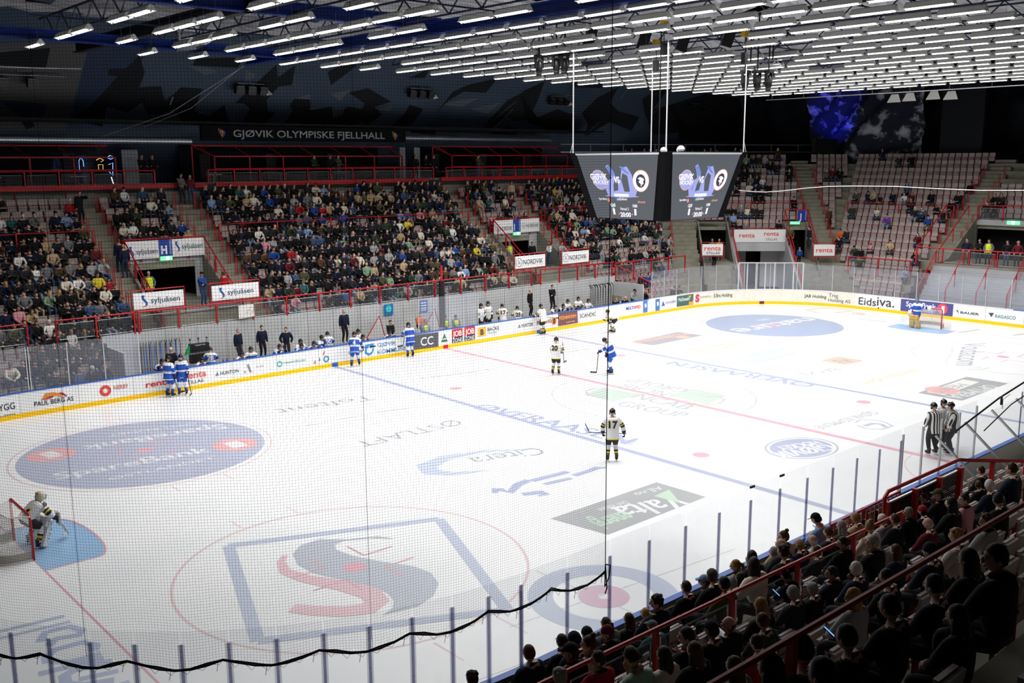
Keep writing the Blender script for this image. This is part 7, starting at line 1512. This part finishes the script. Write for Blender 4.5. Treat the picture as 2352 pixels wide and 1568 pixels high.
for px, py, pose, num, rz, y, lab in ((363, 818, 'b_lean', None, 180, 16.0, 'leftmost home bench player in striped helmet above the two skaters'), (452, 824, 'b_lean', None, 190, 15.9, 'blue bench player bent over the boards beside number 28'), (482, 800, 'b_sit', '28', -25, 15.95, 'blue bench player with back to the ice beside the black equipment rack'),
    (545, 812, 'b_lean', None, 185, 15.9, 'blue bench player leaning low over the boards, third from the equipment rack'), (572, 795, 'b_sit', None, 170, 16.2, 'blue bench player sitting upright between two coaches'), (628, 786, 'b_lean', None, 195, 15.9, 'blue bench player resting both arms on the boards under a coach'),
    (684, 778, 'b_sit', None, 180, 16.4, 'blue bench player sitting back in the second row'), (683, 795, 'b_lean', None, 180, 15.85, 'blue bench player with head low over the boards'), (714, 778, 'b_lean', None, 170, 15.95, 'blue bench player beside the raised stick'), (728, 770, 'b_sit', None, 210, 16.4, 'blue bench player turned aside behind the raised stick'),
    (754, 764, 'b_sit', '90', -20, 15.9, 'blue bench player with back to the ice left of the skater passing the bench'), (817, 755, 'b_sit', None, 175, 16.4, 'blue bench player right of the tall coach'), (822, 768, 'b_lean', None, 185, 15.9, 'blue bench player leaning over the boards right of the tall coach'), (890, 760, 'b_lean', None, 165, 15.9, 'blue bench player leaning out beside the staff member looking down')):
    benchp(px, py, pose, 'home', lab, rz, num, y)
for px, py, pose, num, rz, y, lab in ((1102, 703, 'p_rest', None, 190, 15.9, 'leftmost white player standing on the visitors bench'), (1119, 696, 'p_rest', None, 175, 16.3, 'second white player standing on the visitors bench facing the ice'), (1156, 700, 'b_sit', '17', -25, 15.9, 'white bench player with back to the ice, upright'), (1190, 705, 'b_sit', '25', -30, 15.8, 'white bench player with back to the ice, slumped over the boards beside the suited coach'),
    (1262, 697, 'b_lean', None, 190, 15.9, 'white bench player leaning forward right of the skater at the boards'), (1284, 694, 'b_lean', None, 175, 15.9, 'white bench player with both arms over the boards'), (1297, 687, 'b_sit', None, 185, 16.3, 'white bench player sitting back beside the raised stick'), (1323, 681, 'b_sit', None, 170, 16.0, 'white bench player holding a stick upright'), (1344, 686, 'b_sit', None, 185, 16.1, 'rightmost white player on the visitors bench')):
    if pose == 'p_rest': X = hit(px, py, 1, y); player((X[0], y, .24), D(rz), pose, 'away', lab)
    else: benchp(px, py, pose, 'away', lab, rz, num, y)
def staff(px, py, y, rz, pose, top, tro, hair, style, lab, hz=1.72, **k):
    X = hit(px, py, 1, y); z = max(0., X[2]-hz); return add_person((X[0], y, z), D(rz), pose, top, tro, hair, style, lab, skin=SKIN[1], fine=True, **k)
staff(545, 755, 17.1, 205, 'stand', 'navy', 'dark', 'grey', 'short', 'coach in navy jacket standing behind the home bench, leftmost')
staff(600, 748, 17.1, 175, 'stand', 'navy', 'black', 'dark brown', 'short', 'coach in navy padded jacket holding white papers')
staff(656, 752, 17.0, 160, 'pocket', 'navy', 'dark', 'brown', 'short', 'stout coach in navy padded jacket with hands in pockets')
staff(789, 714, 16.9, 180, 'stand', 'navy', 'black', 'grey', 'short', 'tallest coach in dark navy jacket standing on the home bench', scale=1.04)
staff(896, 736, 16.4, 180, 'standx', 'black', 'black', 'dark brown', 'short', 'staff member in black hooded jacket looking down at the end of the home bench')
staff(1217, 664, 16.9, 200, 'stand', 'black', 'black', 'brown', 'bald', 'bald coach in black suit behind the visitors bench')
staff(1268, 655, 16.9, 170, 'standx', 'black', 'black', 'dark brown', 'short', 'slim coach in black turtleneck behind the visitors bench')
staff(391, 798, 16.9, 180, 'stand', 'black', 'black', 'white', 'short', 'grey haired man in black T-shirt by the blue sticks', hz=1.9)
staff(1412, 684, 16.2, 150, 'lean', 'black', 'black', 'fair', 'short', 'man in black hoodie crouching at the boards by the stick rack', hz=1.25)
staff(1430, 681, 16.2, 165, 'lean', 'black', 'black', 'grey', 'bald', 'bald man in black hoodie leaning at the boards by the stick rack', hz=1.25)
staff(1452, 664, 16.6, 165, 'chin', 'light grey', 'blue jeans', 'black', 'cap', 'man in light grey sweater and dark cap filming at the boards', hz=1.3)
for px, py, y, top, lab in ((960, 722, 16.6, 'orange', 'timekeeper in orange jacket behind the glass'), (1019, 728, 16.3, 'grey', 'seated official in yellow vest left in the timekeeper box'), (1043, 727, 16.3, 'grey', 'seated official in yellow vest right in the timekeeper box'), (973, 738, 16.2, 'grey', 'seated official in yellow vest beside the orange timekeeper')):
    X = hit(px, py, 1, y); add_person((X[0], y, max(0, X[2]-1.25)), D(180), 'lap', top, 'black', 'brown', 'short', lab, vest=(top == 'grey'), fine=True)
# people standing about
def stander(px_f, py_f, y, rz, pose, top, tro, hair, style, lab, z, **k):
    X = hit(px_f, py_f, 2, z); return add_person((X[0], X[1], z), D(rz), pose, top, tro, hair, style, lab, fine=True, **k)
def at_row(px, py, k, rz, pose, top, tro, hair, style, lab, **kw):
    """head at a pixel, standing on far row k"""
    d = ray(px, py); sc_ = kw.get('scale', 1.)
    if k < 0: t = (-k+1.72*sc_-CP[2])/d[2]; X = CP+d*t; y, z = X[1], -k
    else: c0 = 1.95+1.70*sc_; t = (c0-.7*18.9-CP[2]+.7*CP[1])/(d[2]-.7*d[1]); X = CP+d*t; y = X[1]; z = X[2]-1.70*sc_-.05
    return add_person((X[0], y, z), D(rz), pose, top, tro, hair, style, lab, fine=True, **kw)
at_row(340, 624, -3.05, 175, 'pocket', 'grey', 'dark', 'grey', 'cap', 'steward in yellow safety vest in the H entrance', hat='light grey', vest=True)
at_row(462, 625, -3.05, 200, 'phone' and 'standx', 'blue', 'blue jeans', 'brown', 'cap', 'person in bright blue jacket and cap standing by the H entrance')
at_row(514, 624, 1.2, 10, 'stand', 'red', 'black', 'brown', 'short', 'person in red shirt with back turned beside the syljuåsen banner', scale=.9)
at_row(283, 560, 3.4, 5, 'stand', 'navy', 'dark jeans', 'fair', 'bald', 'balding person in navy jacket climbing the aisle left of the H entrance')
at_row(272, 548, 4.2, 5, 'stand', 'navy', 'dark jeans', 'red' and 'auburn', 'short', 'person in dark navy jacket climbing just ahead in the same aisle')
at_row(180, 438, 8.6, 200, 'raise', 'black', 'black', 'brown', 'short', 'person in black sweater raising one arm in the far left aisle')
at_row(414, 398, 10.9, 190, 'standx', 'grey', 'olive' and 'dark', 'brown', 'short', 'person in grey vest standing at the top of the aisle')
at_row(435, 400, 10.9, 175, 'stand', 'burgundy', 'blue jeans', 'brown', 'short', 'person in red and navy jacket standing at the top of the aisle')
for px, top, lab in ((324, 'black', 'person in black standing at the left gallery door, left one'), (348, 'black', 'person in black standing at the left gallery door, right one'), (720, 'dark green', 'person in dark green behind the long gallery rail'), (757, 'black', 'person in black behind the long gallery rail'), (776, 'olive', 'person in olive jacket and jeans behind the long gallery rail'),
                     (953, 'black', 'leftmost of three people in black at the gallery gap'), (978, 'black', 'middle one of three people in black at the gallery gap'), (995, 'black', 'rightmost of three people in black at the gallery gap'), (1098, 'olive', 'person in olive jacket at the right gallery rail')):
    X = hit(px, 356, 1, 28.6); add_person((X[0], 28.6, 9.0), D(180+20*(rnd()-.5)), 'pocket' if px % 2 else 'standx', top, 'blue jeans' if top == 'olive' else 'black', 'brown', 'short', lab)
at_row(1110, 410 if False else 418, 10.2, 200, 'standx', 'olive', 'black', 'brown', 'long', 'long haired person in olive coat standing in the top row, left one'); at_row(1174, 416, 10.2, 170, 'stand', 'beige', 'burgundy' and 'dark', 'brown', 'long', 'long haired person in beige coat standing in the top row, right one')
at_row(1170, 556, -3.05, 150, 'stand', 'grey', 'dark', 'brown', 'short', 'steward in yellow safety vest in the I entrance', vest=True); at_row(1222, 556, -3.05, 160, 'stand', 'black', 'black', 'brown', 'short', 'person in black in the I entrance')
at_row(1262, 555, -3.05, 90, 'standx', 'white', 'blue jeans', 'auburn', 'long', 'person in white and grey top by the bin in the I entrance'); at_row(1288, 555, -3.05, 180, 'rail', 'light grey', 'grey', 'brown', 'short', 'person in light grey hoodie leaning on the rail above the NORDVIK banner')
def at_diag(px, py, k, rz, pose, top, tro, hair, style, lab, z=None, **kw):
    z = rowZ(k) if z is None else z; q = DG+rowD(k)+.35; d = ray(px, py); n = np.array([Q2, Q2, 0]); t = (q-CP@n)/(d@n); X = CP+d*t; return add_person((X[0], X[1], z), D(rz), pose, top, tro, hair, style, lab, fine=True, **kw)
at_diag(1637, 523, 2, -45, 'stand', 'grey', 'blue jeans', 'grey', 'short', 'person in grey shirt walking into the dark entrance left of the gateway', z=2.5); at_diag(1653, 527, 2, -40, 'stand', 'mustard', 'black', 'blond', 'short', 'person in mustard jacket in the dark entrance left of the gateway', z=2.5)
at_diag(1639, 585, .4, 170, 'standx', 'dark green', 'black', 'fair', 'short', 'person in dark green coat standing beside the renta STILLAS board'); at_diag(1816, 521, 2.6, 150, 'pocket', 'olive', 'black', 'brown', 'short', 'person in olive jacket standing in the J entrance')
at_diag(1860, 525, 2.6, 60, 'stand', 'navy', 'dark', 'black', 'short', 'person in navy jacket on the stairs right of the J entrance'); at_diag(1837, 574, .6, -30, 'stand', 'blue', 'black', 'grey', 'beanie', 'child in blue jersey number 15 below the J entrance', hat='grey', scale=.8)
at_diag(1905, 480, 5, 165, 'stand', 'brown', 'black', 'brown', 'short', 'person in brown jacket standing in the aisle right of the J entrance')
def at_end(px, py, x, z, rz, pose, top, tro, hair, style, lab, **kw): X = hit(px, py, 0, x); return add_person((x, X[1], z), D(rz), pose, top, tro, hair, style, lab, fine=True, **kw)
for px, py, top, tro, lab, kw in ((2222, 552, 'navy', 'grey', 'person in navy jacket and pink shirt on the gallery above the terrace', {}), (2251, 552, 'black', 'dark', 'person in black jacket with folded arms on the gallery above the terrace', {}), (2273, 548, 'grey', 'black', 'steward in yellow vest turning round on the gallery above the terrace', dict(vest=True)),
                                  (2316, 548, 'black', 'blue jeans', 'person in black top and blue jeans on the gallery above the terrace', {}), (2340, 556, 'burgundy', 'dark', 'person with a pink cap at the right end of the gallery', dict(hat='pink'))):
    at_end(px, py, 34.6, 3.2, 95, 'standx' if 'folded' in lab else 'pocket', top, tro, 'brown', 'cap' if 'cap' in lab else 'short', lab, **kw)
at_end(2231, 412, 42.4, rowZ(8.6), 90, 'stand', 'black', 'blue jeans', 'brown', 'short', 'person in black jacket walking down the stairs at the right end')
# things around the benches
def rack(x0, x1, y, n, m, lab, h=1.5):
    R_ = empty('stick_rack', ((x0+x1)/2, y, .24), 0, lab, 'stick rack'); f = MB(); f.box((0, 0, .5), (x1-x0, .08, .06), M_mesh); f.box((0, 0, .05), (x1-x0, .3, .06), M_mesh); f.build('rack_frame', R_)
    for i in range(n): s = MB(); x = -(x1-x0)/2+(x1-x0)*(i+.5)/n; s.bar((x, .03, .05), (x+.05*math.sin(i*3), .02, h+.12*math.sin(i*5)), .026, .022, m if i % 3 else M_blk); s.bar((x+.05*math.sin(i*3), .02, h+.12*math.sin(i*5)), (x+.1, .25, h+.16), .02, .07, M_blk); s.build('stick', R_)
rack(-15.9, -13.9, 17.9, 16, pm('#2a5ac0'), 'rack of blue and black hockey sticks left of the home bench'); rack(13.9, 16.2, 17.2, 18, mat('stick_carbon', (.03, .03, .035), .35), 'rack of black hockey sticks right of the visitors bench', 1.7)
X = hit(457, 800, 1, 17.3); eq = empty('equipment_rack', (X[0], 17.3, .24), 0, 'black wheeled equipment rack hung with bags beside number 28', 'rack'); e_ = MB(); e_.box((0, 0, 1.25), (.95, .25, .40), M_blk); e_.box((0, 0, .72), (.95, .28, .42), M_blk); e_.box((0, 0, 1.0), (1.0, .30, .03), M_mesh); e_.build('case', eq)
e_ = MB(); 
for x in (-.42, 0, .42): e_.tube([(x, 0, 1.4), (x, 0, 1.65)], .015, M_blk, 5); e_.ell((x, 0, 1.68), (.05, .05, .05), M_blk, 6, 4)
text_on(e_, 'GJØVIK', (-.25, -.14, 1.36), (.30, -.14, 1.36), (-.25, -.14, 1.42), M_wj); e_.build('hook', eq); e_ = MB(); e_.prism([(-.75, -.1, .95), (-.5, -.1, 1.0), (-.48, -.1, 1.4), (-.62, -.1, 1.25)], (0, .1, 0), pm('#1a9a50')); e_.build('bag', eq)
for i, x in enumerate((-12.9, -12.7, -12.35, -9.8, -9.5, -5.9, -2.2, 15.0)):
    b = MB(); b.tube([(x, 15.5, .86 if x < 10 else .9), (x, 15.5, 1.04), (x, 15.5, 1.08), (x, 15.5, 1.12)], [.036, .036, .018, .014], pm('#c03030') if i == 2 else pm('#2038a0') if x < 10 else M_white, 8); tag(b.build('water_bottle'), ('red' if i == 2 else 'white' if x > 10 else 'dark blue')+f' water bottle on the bench ledge, {ordn(i+1)} from the left', 'bottle', 'water bottles on the benches')
for px, m_, lab in ((863, 0, 'framed goal net leaning on the wall behind the home bench'), (991, 0, 'red goal frame leaning in the timekeeper box')):
    X = hit(px, 745 if px < 900 else 725, 1, 18.0); R_ = empty('spare_goal', (X[0], 17.9, .24), 0, lab, 'goal'); f = MB(); f.tube([(-.7, 0, .35), (.25, .1, 1.5), (.65, .1, .1)], .03, pm('#b01828')); f.tube([(-.7, 0, .35), (-.1, -.2, 0), (.65, .1, .1)], .03, pm('#b01828')); f.build('goal_frame', R_)
    netsheet('net', [((-.7, 0, .35), (.65, .1, .1), (.6, .1, .2), (.25, .1, 1.5))], M_goalnet, R_)
sg = MB(); X = hit(893, 711, 1, 18.2); sg.box((X[0], 18.22, X[2]), (.62, .02, .62), pm('#1f6fb0')); sg.disc((X[0]-.0, 18.20, X[2]+.05), .2, pm('#46c0c8'), X=(1, 0, 0), Y=(0, 0, 1)); tag(sg.build('notice'), 'blue and turquoise notice on the wall behind the home bench', 'notice')
sg = MB(); X = hit(974, 703, 1, 18.2); sg.box((X[0], 18.22, X[2]), (.55, .02, .7), pm('#3a5fb0')); [sg.box((X[0]-.02, 18.2, X[2]+z), (.4, .01, .05), M_white) for z in (.2, .05, -.1, -.22)]; tag(sg.build('notice'), 'blue notice with white lines on the wall of the timekeeper box', 'notice')
po = MB(); X0 = hit(547, 702, 1, 18.15); X1 = hit(583, 697, 1, 18.15); Xb = hit(551, 732, 1, 18.15); po.add([(X0[0], 18.14, Xb[2]), (X1[0], 18.14, Xb[2]+.05), (X1[0]-.03, 18.12, X1[2]), (X0[0], 18.12, X0[2])], [(0, 1, 2, 3)], pm('#dedcd8')); [po.box((X0[0]+.45+.1*i, 18.11, Xb[2]+.3+.12*(i % 3)), (.12, .01, .02), pm('#c88080')) for i in range(5)]
tag(po.build('paper_poster'), 'white hand-made poster hung over the railing below the right syljuåsen banner', 'poster')
X = hit(1240, 572, 1, 21.5); b = MB(); b.tube([(X[0], 21.5, 3.05), (X[0], 21.5, 3.95)], [.24, .30], M_blk, 12); b.tube([(X[0], 21.5, 3.95), (X[0], 21.5, 4.01)], .33, M_dark, 12); tag(b.build('waste_bin'), 'black waste bin in the I entrance', 'bin')
# drum and telephones in the near crowd
X = hit(1665, 1500, 1, -18.75); dr2 = empty('bass_drum', (X[0], -18.75, X[2]), 0, 'round drum with brown skin and chrome shell among the near crowd', 'drum'); b = MB(); b.tube([(0, .0, 0), (.0, .30, .10)], .27, mat('chrome', (.6, .6, .62), .25, .9), 22); b.build('shell', dr2); b = MB(); b.tube([(0, -.02, -.01), (0, 0, 0)], .255, mat('drum_skin', (.16, .11, .08), .6), 22); b.build('drum_skin', dr2)
for px, py, y, lab in ((1782, 1361, -18.9, 'lit telephone screen held by the person in the burgundy cap'), (1905, 1452, -22.3, 'bright blue telephone screen in the dark lower right'), (1873, 1211, -16.1, 'telephone held up beside the person in the black cap')):
    X = hit(px, py, 1, y); ph = empty('telephone', X, .5, lab, 'telephone'); ph.rotation_euler = (-.9, .3, .5); b = MB(); b.box((0, 0, 0), (.085, .012, .16), M_blk); b.build('case', ph); b = MB(); b.box((0, -.008, 0), (.076, .004, .145), mat('phone_glow', (.1, .3, .6), .3, emit=(.12, .35, .8), es=1.4)); b.build('screen', ph)
